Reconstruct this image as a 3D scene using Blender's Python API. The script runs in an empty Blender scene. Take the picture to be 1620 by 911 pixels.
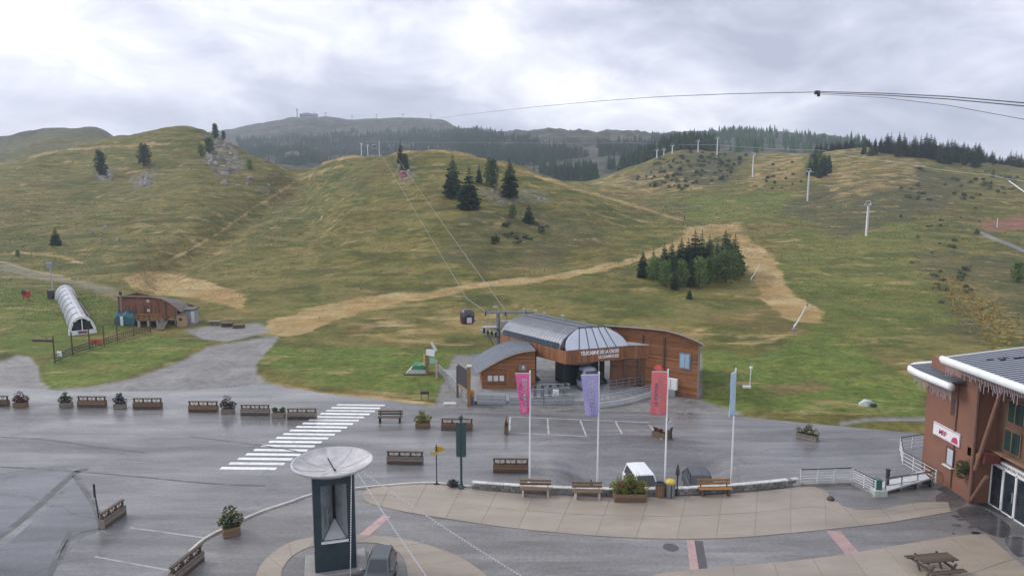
import bpy, bmesh, math, random
import numpy as np
from mathutils import Vector, Matrix

# ------------------------------------------------------------------ camera, sky, sun, exposure
SC = bpy.context.scene
COL = SC.collection
R = math.radians
CAM_H, F_PX, PITCH = 17.6, 1080.0, R(7.18)
cam_d = bpy.data.cameras.new("camera"); cam = bpy.data.objects.new("camera", cam_d); COL.objects.link(cam)
cam.location = (0, 0, CAM_H); cam.rotation_euler = (math.pi/2 - PITCH, 0, 0)
cam_d.sensor_width = 36; cam_d.lens = 36*F_PX/1620; cam_d.clip_start = .1; cam_d.clip_end = 9000
SC.camera = cam

SUN_AZ, SUN_EL = R(-72), R(38)
SKYX = .33
world = bpy.data.worlds.new("World"); SC.world = world; world.use_nodes = True
nt = world.node_tree; nt.nodes.clear()
def wn(t, **k):
    n = nt.nodes.new(t)
    for a, v in k.items(): setattr(n, a, v)
    return n
wout = wn('ShaderNodeOutputWorld'); wbg = wn('ShaderNodeBackground'); wbg.inputs[1].default_value = .1
sky = wn('ShaderNodeTexSky', sky_type='NISHITA', sun_disc=False, sun_elevation=SUN_EL, sun_rotation=SUN_AZ, altitude=1700)
tc = wn('ShaderNodeTexCoord')
mp = wn('ShaderNodeMapping'); mp.inputs['Scale'].default_value = (1, 1, 2.3); mp.inputs['Location'].default_value = (SKYX, .12, .0)
n1 = wn('ShaderNodeTexNoise'); n1.inputs['Scale'].default_value = 2.0; n1.inputs['Detail'].default_value = 7; n1.inputs['Roughness'].default_value = .5; n1.inputs['Distortion'].default_value = .35
n2 = wn('ShaderNodeTexNoise'); n2.inputs['Scale'].default_value = 6.5; n2.inputs['Detail'].default_value = 8; n2.inputs['Roughness'].default_value = .58; n2.inputs['Distortion'].default_value = .6
mxn = wn('ShaderNodeMix', data_type='FLOAT'); mxn.inputs[0].default_value = .3
rmp = wn('ShaderNodeValToRGB')
cr = rmp.color_ramp
cr.elements[0].position = .38; cr.elements[0].color = (.36, .38, .475, 1)
cr.elements[1].position = .60; cr.elements[1].color = (1.0, 1.0, 1.03, 1)
e = cr.elements.new(.46); e.color = (.52, .54, .63, 1)
e = cr.elements.new(.54); e.color = (.75, .76, .82, 1)
sc10 = wn('ShaderNodeVectorMath', operation='SCALE'); sc10.inputs['Scale'].default_value = 11.2
mix = wn('ShaderNodeMix', data_type='RGBA'); mix.inputs[0].default_value = .95
L = nt.links.new
L(tc.outputs['Generated'], mp.inputs[0])
L(mp.outputs[0], n1.inputs['Vector']); L(mp.outputs[0], n2.inputs['Vector'])
L(n1.outputs[0], mxn.inputs[2]); L(n2.outputs[0], mxn.inputs[3]); L(mxn.outputs[0], rmp.inputs[0])
L(rmp.outputs[0], sc10.inputs[0]); L(sky.outputs[0], mix.inputs[6]); L(sc10.outputs[0], mix.inputs[7])
L(mix.outputs[2], wbg.inputs[0]); L(wbg.outputs[0], wout.inputs[0])

sun_d = bpy.data.lights.new("sun", 'SUN'); sun = bpy.data.objects.new("sun", sun_d); COL.objects.link(sun)
sun_d.energy = 1.5; sun_d.angle = R(18); sun_d.color = (1, .96, .9)
sdir = Vector((math.sin(SUN_AZ)*math.cos(SUN_EL), math.cos(SUN_AZ)*math.cos(SUN_EL), math.sin(SUN_EL)))
sun.rotation_euler = sdir.to_track_quat('Z', 'Y').to_euler()
vs = SC.view_settings; vs.view_transform = 'Standard'; vs.look = 'None'; vs.exposure = .47; vs.gamma = 1; vs.use_curve_mapping = False
SC.render.engine = 'CYCLES'; SC.cycles.use_denoising = True; SC.cycles.max_bounces = 6; SC.cycles.volume_bounces = 0
SC.cycles.diffuse_bounces = 2; SC.cycles.glossy_bounces = 2; SC.cycles.transparent_max_bounces = 8

# ------------------------------------------------------------------ pixel <-> world
cp, sp = math.cos(PITCH), math.sin(PITCH)
def ray(px, py):
    u, v = (px-810)/F_PX, (455.5-py)/F_PX
    return Vector((u, cp+v*sp, -sp+v*cp))
def P(px, py, z=0.0):                      # where the pixel's ray meets the level z
    d = ray(px, py); t = (z-CAM_H)/d.z
    return Vector((d.x*t, d.y*t, z))
def D(px, py, y):                          # on the pixel's ray at forward distance y
    d = ray(px, py); t = y/d.y
    return Vector((d.x*t, y, CAM_H+d.z*t))
def PX(px, py, x):                         # on the pixel's ray at sideways distance x
    d = ray(px, py); t = x/d.x
    return Vector((x, d.y*t, CAM_H+d.z*t))
def proj(x, y, z):
    d = y*cp-(z-CAM_H)*sp; w = y*sp+(z-CAM_H)*cp
    return 810+F_PX*x/d, 455.5-F_PX*w/d

# ------------------------------------------------------------------ mesh helpers
class MB:
    def __init__(s): s.v = []; s.f = []; s.m = []; s.mi = 0
    def add(s, vs_, fs, M=None):
        b = len(s.v)
        for p in vs_:
            p = Vector(p)
            if M is not None: p = M @ p
            s.v.append(tuple(p))
        for f in fs: s.f.append(tuple(i+b for i in f)); s.m.append(s.mi)
        return s
    def box(s, c, size, M=None, rz=0, rx=0, ry=0):
        hx, hy, hz = size[0]/2, size[1]/2, size[2]/2
        vs_ = [(x, y, z) for z in (-hz, hz) for y in (-hy, hy) for x in (-hx, hx)]
        T = Matrix.Translation(Vector(c))
        if rz or rx or ry: T = T @ Matrix.Rotation(rz, 4, 'Z') @ Matrix.Rotation(ry, 4, 'Y') @ Matrix.Rotation(rx, 4, 'X')
        if M is not None: T = M @ T
        return s.add(vs_, [(0,2,3,1),(4,5,7,6),(0,1,5,4),(2,6,7,3),(0,4,6,2),(1,3,7,5)], T)
    def bevbox(s, c, size, b=.02, rz=0, M=None):
        # chamfered on the vertical and top edges
        hx, hy, hz = size[0]/2, size[1]/2, size[2]/2
        def ring(x, y, z, k): return [(-x+k,-y,z),(x-k,-y,z),(x,-y+k,z),(x,y-k,z),(x-k,y,z),(-x+k,y,z),(-x,y-k,z),(-x,-y+k,z)]
        vs_ = ring(hx,hy,-hz,b)+ring(hx,hy,hz-b,b)+ring(hx-b,hy-b,hz,b)
        fs = [tuple(range(7,-1,-1)), tuple(range(16,24))]
        for r in (0, 8):
            for i in range(8): fs.append((r+i, r+(i+1)%8, r+8+(i+1)%8, r+8+i))
        T = Matrix.Translation(Vector(c)) @ Matrix.Rotation(rz, 4, 'Z')
        if M is not None: T = M @ T
        return s.add(vs_, fs, T)
    def tube(s, pts, r, n=6, cap=True):
        pts = [Vector(p) for p in pts]; k = len(pts)
        rr = r if isinstance(r, (list, tuple)) else [r]*k
        b = len(s.v); up = Vector((0, 0, 1))
        for i, p in enumerate(pts):
            t = (pts[min(i+1, k-1)]-pts[max(i-1, 0)])
            t = t.normalized() if t.length > 1e-9 else Vector((0,0,1))
            a = t.cross(up)
            if a.length < 1e-3: a = t.cross(Vector((1, 0, 0)))
            a.normalize(); c = t.cross(a)
            for j in range(n):
                q = 2*math.pi*j/n
                s.v.append(tuple(p+(a*math.cos(q)+c*math.sin(q))*rr[i]))
        for i in range(k-1):
            for j in range(n):
                s.f.append((b+i*n+j, b+(i+1)*n+j, b+(i+1)*n+(j+1)%n, b+i*n+(j+1)%n)); s.m.append(s.mi)
        if cap:
            s.f.append(tuple(b+j for j in range(n))); s.m.append(s.mi)
            s.f.append(tuple(b+(k-1)*n+j for j in range(n-1, -1, -1))); s.m.append(s.mi)
        return s
    def lathe(s, prof, n=16, c=(0,0,0), M=None):
        vs_ = []; fs = []
        for (r, z) in prof:
            for j in range(n):
                q = 2*math.pi*j/n; vs_.append((c[0]+r*math.cos(q), c[1]+r*math.sin(q), c[2]+z))
        for i in range(len(prof)-1):
            for j in range(n): fs.append((i*n+j, i*n+(j+1)%n, (i+1)*n+(j+1)%n, (i+1)*n+j))
        fs.append(tuple(range(n-1, -1, -1))); fs.append(tuple((len(prof)-1)*n+j for j in range(n)))
        return s.add(vs_, fs, M)
    def prism(s, poly, axis_vec, M=None):   # poly: list of 3d points, swept along axis_vec
        n = len(poly); a = Vector(axis_vec)
        vs_ = [Vector(p) for p in poly]+[Vector(p)+a for p in poly]
        fs = [tuple(range(n)), tuple(range(2*n-1, n-1, -1))]
        for i in range(n): fs.append((i, i+n, (i+1) % n+n, (i+1) % n))
        return s.add(vs_, fs, M)
    def loft(s, rings, close=True, caps=True):
        n = len(rings[0]); vs_ = [p for r in rings for p in r]; fs = []
        for i in range(len(rings)-1):
            for j in range(n if close else n-1):
                fs.append((i*n+j, i*n+(j+1) % n, (i+1)*n+(j+1) % n, (i+1)*n+j))
        if caps and close:
            fs.append(tuple(range(n-1, -1, -1))); fs.append(tuple((len(rings)-1)*n+j for j in range(n)))
        return s.add(vs_, fs)
    def mesh(s, name, smooth=False, fix=True):
        me = bpy.data.meshes.new(name); me.from_pydata(s.v, [], s.f)
        if fix:
            bm = bmesh.new(); bm.from_mesh(me); bmesh.ops.recalc_face_normals(bm, faces=bm.faces); bm.to_mesh(me); bm.free()
        if any(s.m): me.polygons.foreach_set('material_index', s.m)
        if smooth: me.polygons.foreach_set('use_smooth', [True]*len(me.polygons))
        me.update(); return me
    def build(s, name, mats, parent=None, smooth=False, loc=None, rz=0, fix=True):
        me = s.mesh(name, smooth, fix)
        return link(name, me, mats, parent, loc, rz)
def link(name, me, mats, parent=None, loc=None, rz=0):
    if mats is not None and not me.materials:
        for m in (mats if isinstance(mats, (list, tuple)) else [mats]): me.materials.append(m)
    o = bpy.data.objects.new(name, me); COL.objects.link(o)
    if parent is not None: o.parent = parent
    if loc is not None: o.location = loc
    if rz: o.rotation_euler = (0, 0, rz)
    return o
def tag(o, label=None, cat=None, group=None, kind=None):
    if label: o['label'] = label
    if cat: o['category'] = cat
    if group: o['group'] = group
    if kind: o['kind'] = kind
    return o
def thing(name, label, cat, loc=(0,0,0), rz=0, group=None):
    o = bpy.data.objects.new(name, None); COL.objects.link(o); o.empty_display_size = .1
    o.location = loc; o.rotation_euler = (0, 0, rz)
    return tag(o, label, cat, group)
KIDS = {}
def copy_tree(o, parent=None, depth=0):
    c = o.copy(); COL.objects.link(c); c.parent = parent
    for ch in [x for x in o.children]: copy_tree(ch, c, depth+1)
    return c
def place(proto, loc, rz=0, label=None, scale=None, group=None):
    c = copy_tree(proto); c.location = loc; c.rotation_euler = (0, 0, rz)
    if scale: c.scale = (scale,)*3 if not isinstance(scale, (tuple, list)) else scale
    if label: c['label'] = label
    if group: c['group'] = group
    return c
def drop(o):
    for ch in list(o.children): drop(ch)
    bpy.data.objects.remove(o)
def text_mesh(body, size, extrude=.004, align='CENTER', space=1.0, bold=.02):
    cu = bpy.data.curves.new('lettering', 'FONT'); cu.body = body; cu.size = size; cu.extrude = extrude
    cu.align_x = align; cu.align_y = 'CENTER'; cu.resolution_u = 2; cu.space_character = space; cu.offset = size*bold
    o = bpy.data.objects.new('lettering', cu); COL.objects.link(o)
    bpy.context.view_layer.update()
    me = bpy.data.meshes.new_from_object(o.evaluated_get(bpy.context.evaluated_depsgraph_get()))
    bpy.data.objects.remove(o); me.name = 'lettering'; me.materials.clear(); return me
def smooth_line(pts, k=6, closed=False):
    pts = [Vector(p) for p in pts]; n = len(pts); out = []
    for i in range(n if closed else n-1):
        if closed: a, b, c, d = pts[i-1], pts[i], pts[(i+1) % n], pts[(i+2) % n]
        else: a, b, c, d = pts[max(i-1, 0)], pts[i], pts[i+1], pts[min(i+2, n-1)]
        for j in range(k):
            t = j/k
            out.append(.5*((2*b)+(c-a)*t+(2*a-5*b+4*c-d)*t*t+(3*b-a-3*c+d)*t**3))
    if not closed: out.append(pts[-1])
    return out

# ------------------------------------------------------------------ materials
MATS = {}
def nodes_of(name):
    m = bpy.data.materials.new(name); m.use_nodes = True; t = m.node_tree
    return m, t, t.nodes['Principled BSDF']
def mat(name, col, rough=.6, var=.18, scale=3.0, bump=.0, bscale=30, metal=0, spec=.5, dirt=None, stretch=(1,1,1), alpha=1, emit=None, rnd=.12, trans=0):
    if name in MATS: return MATS[name]
    m, t, b = nodes_of(name); N = t.nodes.new; K = t.links.new
    b.inputs['Roughness'].default_value = rough; b.inputs['Metallic'].default_value = metal; b.inputs['Specular IOR Level'].default_value = spec
    co = N('ShaderNodeTexCoord'); mpp = N('ShaderNodeMapping'); mpp.inputs['Scale'].default_value = stretch
    K(co.outputs['Object'], mpp.inputs[0])
    no = N('ShaderNodeTexNoise'); no.inputs['Scale'].default_value = scale; no.inputs['Detail'].default_value = 5; no.inputs['Roughness'].default_value = .62
    K(mpp.outputs[0], no.inputs['Vector'])
    mr = N('ShaderNodeMapRange'); mr.inputs['From Min'].default_value = .25; mr.inputs['From Max'].default_value = .75
    mr.inputs['To Min'].default_value = 1-var; mr.inputs['To Max'].default_value = 1+var
    K(no.outputs[0], mr.inputs[0])
    oi = N('ShaderNodeObjectInfo'); mr2 = N('ShaderNodeMapRange'); mr2.inputs['To Min'].default_value = 1-rnd; mr2.inputs['To Max'].default_value = 1+rnd
    K(oi.outputs['Random'], mr2.inputs[0])
    mu = N('ShaderNodeMath'); mu.operation = 'MULTIPLY'; K(mr.outputs[0], mu.inputs[0]); K(mr2.outputs[0], mu.inputs[1])
    vm = N('ShaderNodeVectorMath'); vm.operation = 'SCALE'; vm.inputs[0].default_value = col[:3]; K(mu.outputs[0], vm.inputs['Scale'])
    src = vm.outputs[0]
    if dirt:
        n3 = N('ShaderNodeTexNoise'); n3.inputs['Scale'].default_value = dirt[1]; n3.inputs['Detail'].default_value = 6
        K(mpp.outputs[0], n3.inputs['Vector'])
        rr = N('ShaderNodeMapRange'); rr.inputs['From Min'].default_value = .5; rr.inputs['From Max'].default_value = .72; rr.inputs['To Max'].default_value = dirt[2]
        K(n3.outputs[0], rr.inputs[0])
        mm = N('ShaderNodeMix'); mm.data_type = 'RGBA'; mm.inputs[7].default_value = (*dirt[0], 1)
        K(rr.outputs[0], mm.inputs[0]); K(src, mm.inputs[6]); src = mm.outputs[2]
    K(src, b.inputs['Base Color'])
    if bump:
        n4 = N('ShaderNodeTexNoise'); n4.inputs['Scale'].default_value = bscale; n4.inputs['Detail'].default_value = 4
        K(mpp.outputs[0], n4.inputs['Vector'])
        bp = N('ShaderNodeBump'); bp.inputs['Strength'].default_value = bump; bp.inputs['Distance'].default_value = .02
        K(n4.outputs[0], bp.inputs['Height']); K(bp.outputs[0], b.inputs['Normal'])
    if trans: b.inputs['Transmission Weight'].default_value = trans
    if emit: b.inputs['Emission Color'].default_value = (*emit[:3], 1); b.inputs['Emission Strength'].default_value = emit[3]
    if alpha < 1: b.inputs['Alpha'].default_value = alpha
    MATS[name] = m; return m
def siding(name, col, board=.16, axis='Z', rough=.7, var=.3):
    """timber boards: tone by board, dark joint, grain"""
    m, t, b = nodes_of(name); N = t.nodes.new; K = t.links.new
    b.inputs['Roughness'].default_value = rough
    co = N('ShaderNodeTexCoord'); sx = N('ShaderNodeSeparateXYZ'); K(co.outputs['Object'], sx.inputs[0])
    dv = N('ShaderNodeMath'); dv.operation = 'DIVIDE'; dv.inputs[1].default_value = board; K(sx.outputs[axis], dv.inputs[0])
    fl = N('ShaderNodeMath'); fl.operation = 'FLOOR'; K(dv.outputs[0], fl.inputs[0])
    fr = N('ShaderNodeMath'); fr.operation = 'FRACT'; K(dv.outputs[0], fr.inputs[0])
    wn_ = N('ShaderNodeTexWhiteNoise'); wn_.noise_dimensions = '1D'; K(fl.outputs[0], wn_.inputs['W'])
    no = N('ShaderNodeTexNoise'); no.inputs['Scale'].default_value = 1.6; no.inputs['Detail'].default_value = 7; no.inputs['Roughness'].default_value = .7
    mp2 = N('ShaderNodeMapping'); mp2.inputs['Scale'].default_value = (1, 1, 5) if axis == 'Z' else (5, 5, 1)
    K(co.outputs['Object'], mp2.inputs[0]); K(mp2.outputs[0], no.inputs['Vector'])
    a1 = N('ShaderNodeMapRange'); a1.inputs['To Min'].default_value = 1-var; a1.inputs['To Max'].default_value = 1+var; K(wn_.outputs['Value'], a1.inputs[0])
    a2 = N('ShaderNodeMapRange'); a2.inputs['From Min'].default_value = .25; a2.inputs['From Max'].default_value = .75; a2.inputs['To Min'].default_value = .6; a2.inputs['To Max'].default_value = 1.35; K(no.outputs[0], a2.inputs[0])
    jt = N('ShaderNodeMath'); jt.operation = 'LESS_THAN'; jt.inputs[1].default_value = .1; K(fr.outputs[0], jt.inputs[0])
    j2 = N('ShaderNodeMapRange'); j2.inputs['To Min'].default_value = 1; j2.inputs['To Max'].default_value = .45; K(jt.outputs[0], j2.inputs[0])
    m1 = N('ShaderNodeMath'); m1.operation = 'MULTIPLY'; K(a1.outputs[0], m1.inputs[0]); K(a2.outputs[0], m1.inputs[1])
    m2 = N('ShaderNodeMath'); m2.operation = 'MULTIPLY'; K(m1.outputs[0], m2.inputs[0]); K(j2.outputs[0], m2.inputs[1])
    vm = N('ShaderNodeVectorMath'); vm.operation = 'SCALE'; vm.inputs[0].default_value = col; K(m2.outputs[0], vm.inputs['Scale'])
    K(vm.outputs[0], b.inputs['Base Color'])
    bp = N('ShaderNodeBump'); bp.inputs['Strength'].default_value = .6; bp.inputs['Distance'].default_value = .02; bp.invert = True
    K(jt.outputs[0], bp.inputs['Height']); K(bp.outputs[0], b.inputs['Normal'])
    MATS[name] = m; return m
def foliage(name, c1, c2, rough=.75, hue=.2):
    m, t, b = nodes_of(name); N = t.nodes.new; K = t.links.new
    b.inputs['Roughness'].default_value = rough; b.inputs['Specular IOR Level'].default_value = .25
    co = N('ShaderNodeTexCoord'); no = N('ShaderNodeTexNoise'); no.inputs['Scale'].default_value = .9; no.inputs['Detail'].default_value = 5; no.inputs['Roughness'].default_value = .75
    K(co.outputs['Object'], no.inputs['Vector'])
    mr = N('ShaderNodeMapRange'); mr.inputs['From Min'].default_value = .33; mr.inputs['From Max'].default_value = .67; K(no.outputs[0], mr.inputs[0])
    mx = N('ShaderNodeMix'); mx.data_type = 'RGBA'; mx.inputs[6].default_value = (*c1, 1); mx.inputs[7].default_value = (*c2, 1); K(mr.outputs[0], mx.inputs[0])
    oi = N('ShaderNodeObjectInfo'); hs = N('ShaderNodeHueSaturation'); K(mx.outputs[2], hs.inputs['Color'])
    r1 = N('ShaderNodeMapRange'); r1.inputs['To Min'].default_value = 1-hue; r1.inputs['To Max'].default_value = 1+hue*1.4; K(oi.outputs['Random'], r1.inputs[0]); K(r1.outputs[0], hs.inputs['Value'])
    K(hs.outputs[0], b.inputs['Base Color']); MATS[name] = m; return m

# ------------------------------------------------------------------ numpy noise
def _h(ix, iy, seed):
    n = (ix.astype(np.int64)*374761393+iy.astype(np.int64)*668265263+seed*1274126177) & 0xffffffff
    n = ((n ^ (n >> 13))*1274126177) & 0xffffffff
    return ((n ^ (n >> 16)) & 0xffff)/65535.0
def vnoise(x, y, seed=0):
    ix, iy = np.floor(x), np.floor(y); fx, fy = x-ix, y-iy
    fx = fx*fx*(3-2*fx); fy = fy*fy*(3-2*fy)
    a, b, c, d = _h(ix, iy, seed), _h(ix+1, iy, seed), _h(ix, iy+1, seed), _h(ix+1, iy+1, seed)
    return (a*(1-fx)+b*fx)*(1-fy)+(c*(1-fx)+d*fx)*fy
def fbm(x, y, oct=4, seed=0, gain=.5):
    s = 0; a = 1; t = 0
    for i in range(oct): s = s+a*(vnoise(x, y, seed+i*17)-.5); t += a; a *= gain; x = x*2.03+3.7; y = y*2.03-1.3
    return s/t*2
# ------------------------------------------------------------------ terrain
FLAT = [(20, 0), (50, 0)]
# for picture columns: (forward distance, picture height) of the ground seen there, near to far
COLS = {
 0:   [(85, None), (100,500),(130,455),(160,425),(200,385),(250,330),(300,280),(340,258),(400,278),(480,245),(560,220),(700,250),(1200,300),(2600,300)],
 100: [(85, None), (100,502),(130,458),(160,430),(200,388),(250,330),(300,275),(345,237),(395,252),(470,226),(560,204),(700,235),(1200,290),(2600,290)],
 160: [(85, None), (100,503),(130,460),(160,428),(200,385),(250,325),(300,270),(345,228),(395,248),(470,226),(560,203),(700,235),(1200,280),(2600,280)],
 200: [(88, None), (100,504),(130,462),(160,426),(200,382),(250,320),(300,262),(345,219),(395,242),(470,238),(560,224),(700,250),(1200,270),(2600,270)],
 300: [(90, None), (105,500),(125,468),(150,438),(200,375),(250,310),(300,250),(340,203),(380,232),(450,300),(700,290),(1000,245),(1300,228),(1600,216),(2600,260)],
 365: [(90, None), (105,500),(125,468),(150,436),(200,375),(250,320),(300,262),(335,223),(370,240),(450,300),(800,250),(1200,228),(1600,209),(2600,260)],
 420: [(92, None), (108,495),(125,468),(150,435),(200,375),(250,325),(290,285),(325,252),(360,264),(450,295),(800,258),(1100,230),(1500,197),(2600,260)],
 475: [(92, None), (108,494),(125,466),(150,434),(200,378),(250,330),(300,288),(340,266),(380,274),(500,292),(800,255),(1100,228),(1500,189),(2600,260)],
 520: [(95, None), (108,493),(122,468),(150,430),(200,362),(250,300),(300,258),(340,262),(380,272),(500,292),(800,255),(1100,228),(1500,188),(2600,260)],
 560: [(96, None), (110,490),(122,468),(150,425),(200,345),(250,280),(290,247),(330,260),(400,285),(500,292),(800,258),(1100,230),(1500,192),(2600,260)],
 640: [(98, None), (115,479),(123,465),(140,435),(180,360),(230,285),(270,238),(310,257),(400,285),(500,290),(800,255),(1100,228),(1500,189),(2600,260)],
 700: [(100, None), (118,473),(124,463),(140,432),(180,350),(230,275),(262,238),(300,257),(400,285),(500,288),(800,250),(1100,226),(1500,193),(2600,260)],
 740: [(100, None), (118,472),(125,460),(140,432),(180,352),(228,278),(258,244),(295,262),(400,285),(500,286),(750,250),(1000,226),(1300,207),(2600,260)],
 770: [(100, None), (118,472),(127,456),(142,432),(180,355),(225,285),(255,253),(290,272),(400,288),(500,284),(700,255),(900,228),(1100,209),(2600,260)],
 850: [(98, None), (118,470),(128,453),(142,432),(180,365),(220,305),(245,277),(285,297),(400,290),(500,284),(650,262),(850,230),(1050,209),(2600,270)],
 920: [(96, None), (118,468),(130,450),(146,428),(180,370),(210,328),(235,301),(275,314),(330,299),(420,288),(500,280),(700,250),(1000,212),(2600,270)],
 1000:[(94, None), (115,470),(132,445),(156,416),(185,378),(210,347),(230,326),(260,328),(330,300),(400,272),(450,262),(520,268),(700,244),(1000,217),(2600,270)],
 1085:[(88, None), (110,478),(130,448),(150,424),(172,393),(190,370),(215,350),(260,330),(320,295),(380,262),(430,240),(480,240),(560,250),(800,228),(1000,215),(2600,270)],
 1170:[(76, None), (90,522),(105,492),(120,466),(150,425),(180,390),(200,366),(240,335),(280,312),(330,284),(380,262),(430,244),(500,250),(700,230),(1000,216),(2600,260)],
 1280:[(66, None), (80,546),(100,500),(130,450),(160,411),(200,366),(240,330),(265,316),(320,278),(370,253),(410,241),(480,248),(700,232),(1000,222),(2600,260)],
 1400:[(62, None), (75,561),(100,500),(130,450),(160,412),(190,374),(240,325),(300,275),(350,249),(385,236),(430,242),(600,250),(1000,240),(2600,270)],
 1500:[(60, None), (75,562),(100,502),(130,452),(160,415),(190,377),(240,327),(300,281),(345,259),(375,251),(430,258),(600,264),(1000,255),(2600,270)],
 1620:[(60, None), (75,564),(100,504),(130,455),(160,418),(190,380),(240,334),(300,293),(350,275),(380,269),(430,274),(600,275),(1000,270),(2600,280)],
}
COLS[-450] = COLS[0]; COLS[2100] = COLS[1620]
def pchip(xk, yk, x):
    xk = np.asarray(xk, float); yk = np.asarray(yk, float)
    h = np.diff(xk); dl = np.diff(yk, axis=0)/(h if yk.ndim == 1 else h[:, None])
    m = np.zeros_like(yk)
    hh = h if yk.ndim == 1 else h[:, None]
    a, b = dl[:-1], dl[1:]; w1 = 2*hh[1:]+hh[:-1]; w2 = hh[1:]+2*hh[:-1]
    with np.errstate(divide='ignore', invalid='ignore'):
        hm = (w1+w2)/(w1/a+w2/b)
    m[1:-1] = np.where(a*b > 0, hm, 0); m[0] = dl[0]; m[-1] = dl[-1]
    i = np.clip(np.searchsorted(xk, x)-1, 0, len(xk)-2)
    H_ = h[i]; t = np.clip((x-xk[i])/H_, 0, 1)
    if yk.ndim == 2: H_ = H_[:, None]; t = t[:, None]
    return (2*t**3-3*t**2+1)*yk[i]+(t**3-2*t**2+t)*H_*m[i]+(-2*t**3+3*t**2)*yk[i+1]+(t**3-t**2)*H_*m[i+1]
NS, NY = 860, 620
S_AX = np.linspace(-1.15, 1.15, NS)
Y_AX = np.concatenate([np.linspace(-60, 44, 14, endpoint=False), np.geomspace(44, 130, 190, endpoint=False), np.geomspace(130, 460, 300, endpoint=False), np.geomspace(460, 2600, NY-504)])
pxs = sorted(COLS); zc = []; sc_ = []
for px in pxs:
    ys = [-60, 20, 44]; zs = [0, 0, 0]
    for (y, py) in COLS[px]:
        ys.append(y); zs.append(0.0 if py is None else D(px, py, y).z)
    zc.append(pchip(ys, zs, Y_AX)); sc_.append((px-810)/F_PX*.997)
zc = np.array(zc)
Z = pchip(sc_, zc, S_AX)          # (NS, NY)
def gy(y): return np.maximum(y, 60.0)
XX = S_AX[:, None]*gy(Y_AX)[None, :]; YY = np.broadcast_to(Y_AX[None, :], XX.shape).copy()
rise = np.clip(Z/3.0, 0, 1)
far = np.clip((YY-120)/250, 0, 1)
disp = fbm(XX/38, YY/38, 4, 3)*(1.3+2.0*far)+fbm(XX/9, YY/9, 3, 9)*.45
terr = 1.5*(vnoise(XX/14+fbm(XX/30, YY/30, 2, 5)*2, Z*1.1+fbm(XX/20, YY/20, 2, 6)*1.4, 11)-.5)*.42     # terracettes that follow the contour lines
terr += (vnoise(XX/5+fbm(XX/12, YY/12, 2, 25)*2, Z*2.6, 12)-.5)*.22
mtn = np.clip((YY-620)/300, 0, 1)
disp += mtn*(np.abs(fbm(XX/120, YY/160, 5, 41, .6))*-34+8)*np.clip((1500-YY)/500, .12, 1)
Z = Z+rise*(disp+terr)
Z = Z+np.where(rise <= 0, 0, 0)
PXG, PYG = proj(XX, np.maximum(YY, 8), Z)
def seg_dist(pts):
    m = np.full(PXG.shape, 1e9)
    for (ax, ay), (bx, by) in zip(pts[:-1], pts[1:]):
        dx, dy = bx-ax, by-ay; t = np.clip(((PXG-ax)*dx+(PYG-ay)*dy)/(dx*dx+dy*dy), 0, 1); m = np.minimum(m, np.hypot(PXG-ax-t*dx, PYG-ay-t*dy))
    return m
# gully between the left and the middle knoll, hollow at the foot of the middle knoll
Z = Z-4.2*np.exp(-(seg_dist([(250,425),(345,372),(400,332),(470,284)])/24)**2)*((YY > 130) & (YY < 345))*np.clip((345-YY)/60, 0, 1)
Z = Z+2.6*np.exp(-(seg_dist([(560,330),(640,310),(760,330)])/70)**2)*((YY > 120) & (YY < 262))*np.clip((262-YY)/60, 0, 1)
PXG, PYG = proj(XX, np.maximum(YY, 8), Z)

def inpoly(px, py, poly):
    c = np.zeros(px.shape, bool); n = len(poly); j = n-1
    for i in range(n):
        xi, yi = poly[i]; xj, yj = poly[j]
        cond = ((yi > py) != (yj > py)) & (px < (xj-xi)*(py-yi)/((yj-yi) if yj != yi else 1e-9)+xi)
        c ^= cond; j = i
    return c
JX = fbm(XX/7, YY/7, 4, 51); JY = fbm(XX/7, YY/7, 4, 52)
def mask_poly(poly, amp=6, y0=40, y1=460, soft=2):
    m = (inpoly(PXG+JX*amp, PYG+JY*amp*.6, poly) & (YY > y0) & (YY < y1)).astype(float)
    return blur(m, soft)
def blur(m, k):
    for _ in range(k):
        m = (np.roll(m, 1, 0)+np.roll(m, -1, 0)+2*m)/4; m = (np.roll(m, 1, 1)+np.roll(m, -1, 1)+2*m)/4
    return m
def mask_line(pts, w, y0=40, y1=460):
    m = np.zeros(PXG.shape); qx, qy = PXG+JX*2.0, PYG+JY*1.6
    for (a, b) in zip(pts[:-1], pts[1:]):
        ax, ay = a; bx, by = b; dx, dy = bx-ax, by-ay; l2 = dx*dx+dy*dy
        t = np.clip(((qx-ax)*dx+(qy-ay)*dy)/l2, 0, 1)
        m = np.maximum(m, np.clip(1.4-np.hypot(qx-ax-t*dx, qy-ay-t*dy)/w, 0, 1))
    return m*((YY > y0) & (YY < y1))
straw = np.zeros(Z.shape)
for poly in (
  [(408,527),(440,502),(520,482),(640,464),(760,449),(880,434),(980,414),(1060,386),(1092,360),(1172,352),(1165,364),(1110,384),(1060,399),(980,421),(900,439),(790,454),(700,466),(620,483),(560,499),(515,514),(470,530)],
  [(1154,372),(1182,374),(1226,408),(1234,436),(1250,462),(1304,494),(1298,512),(1252,506),(1212,484),(1192,440),(1163,398)],
  [(193,440),(230,429),(330,445),(392,468),(386,489),(300,472),(210,457)]):
    straw = np.maximum(straw, np.clip(1.25*mask_poly(poly, 8, soft=4), 0, 1.2))
straw = np.maximum(straw, .75*mask_line([(-20,264),(100,237),(200,231),(270,226)], 2.2, 280, 400))
straw = np.maximum(straw, .7*mask_line([(262,416),(345,370),(400,330),(470,286),(540,262)], 2.2, 130, 380))
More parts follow.
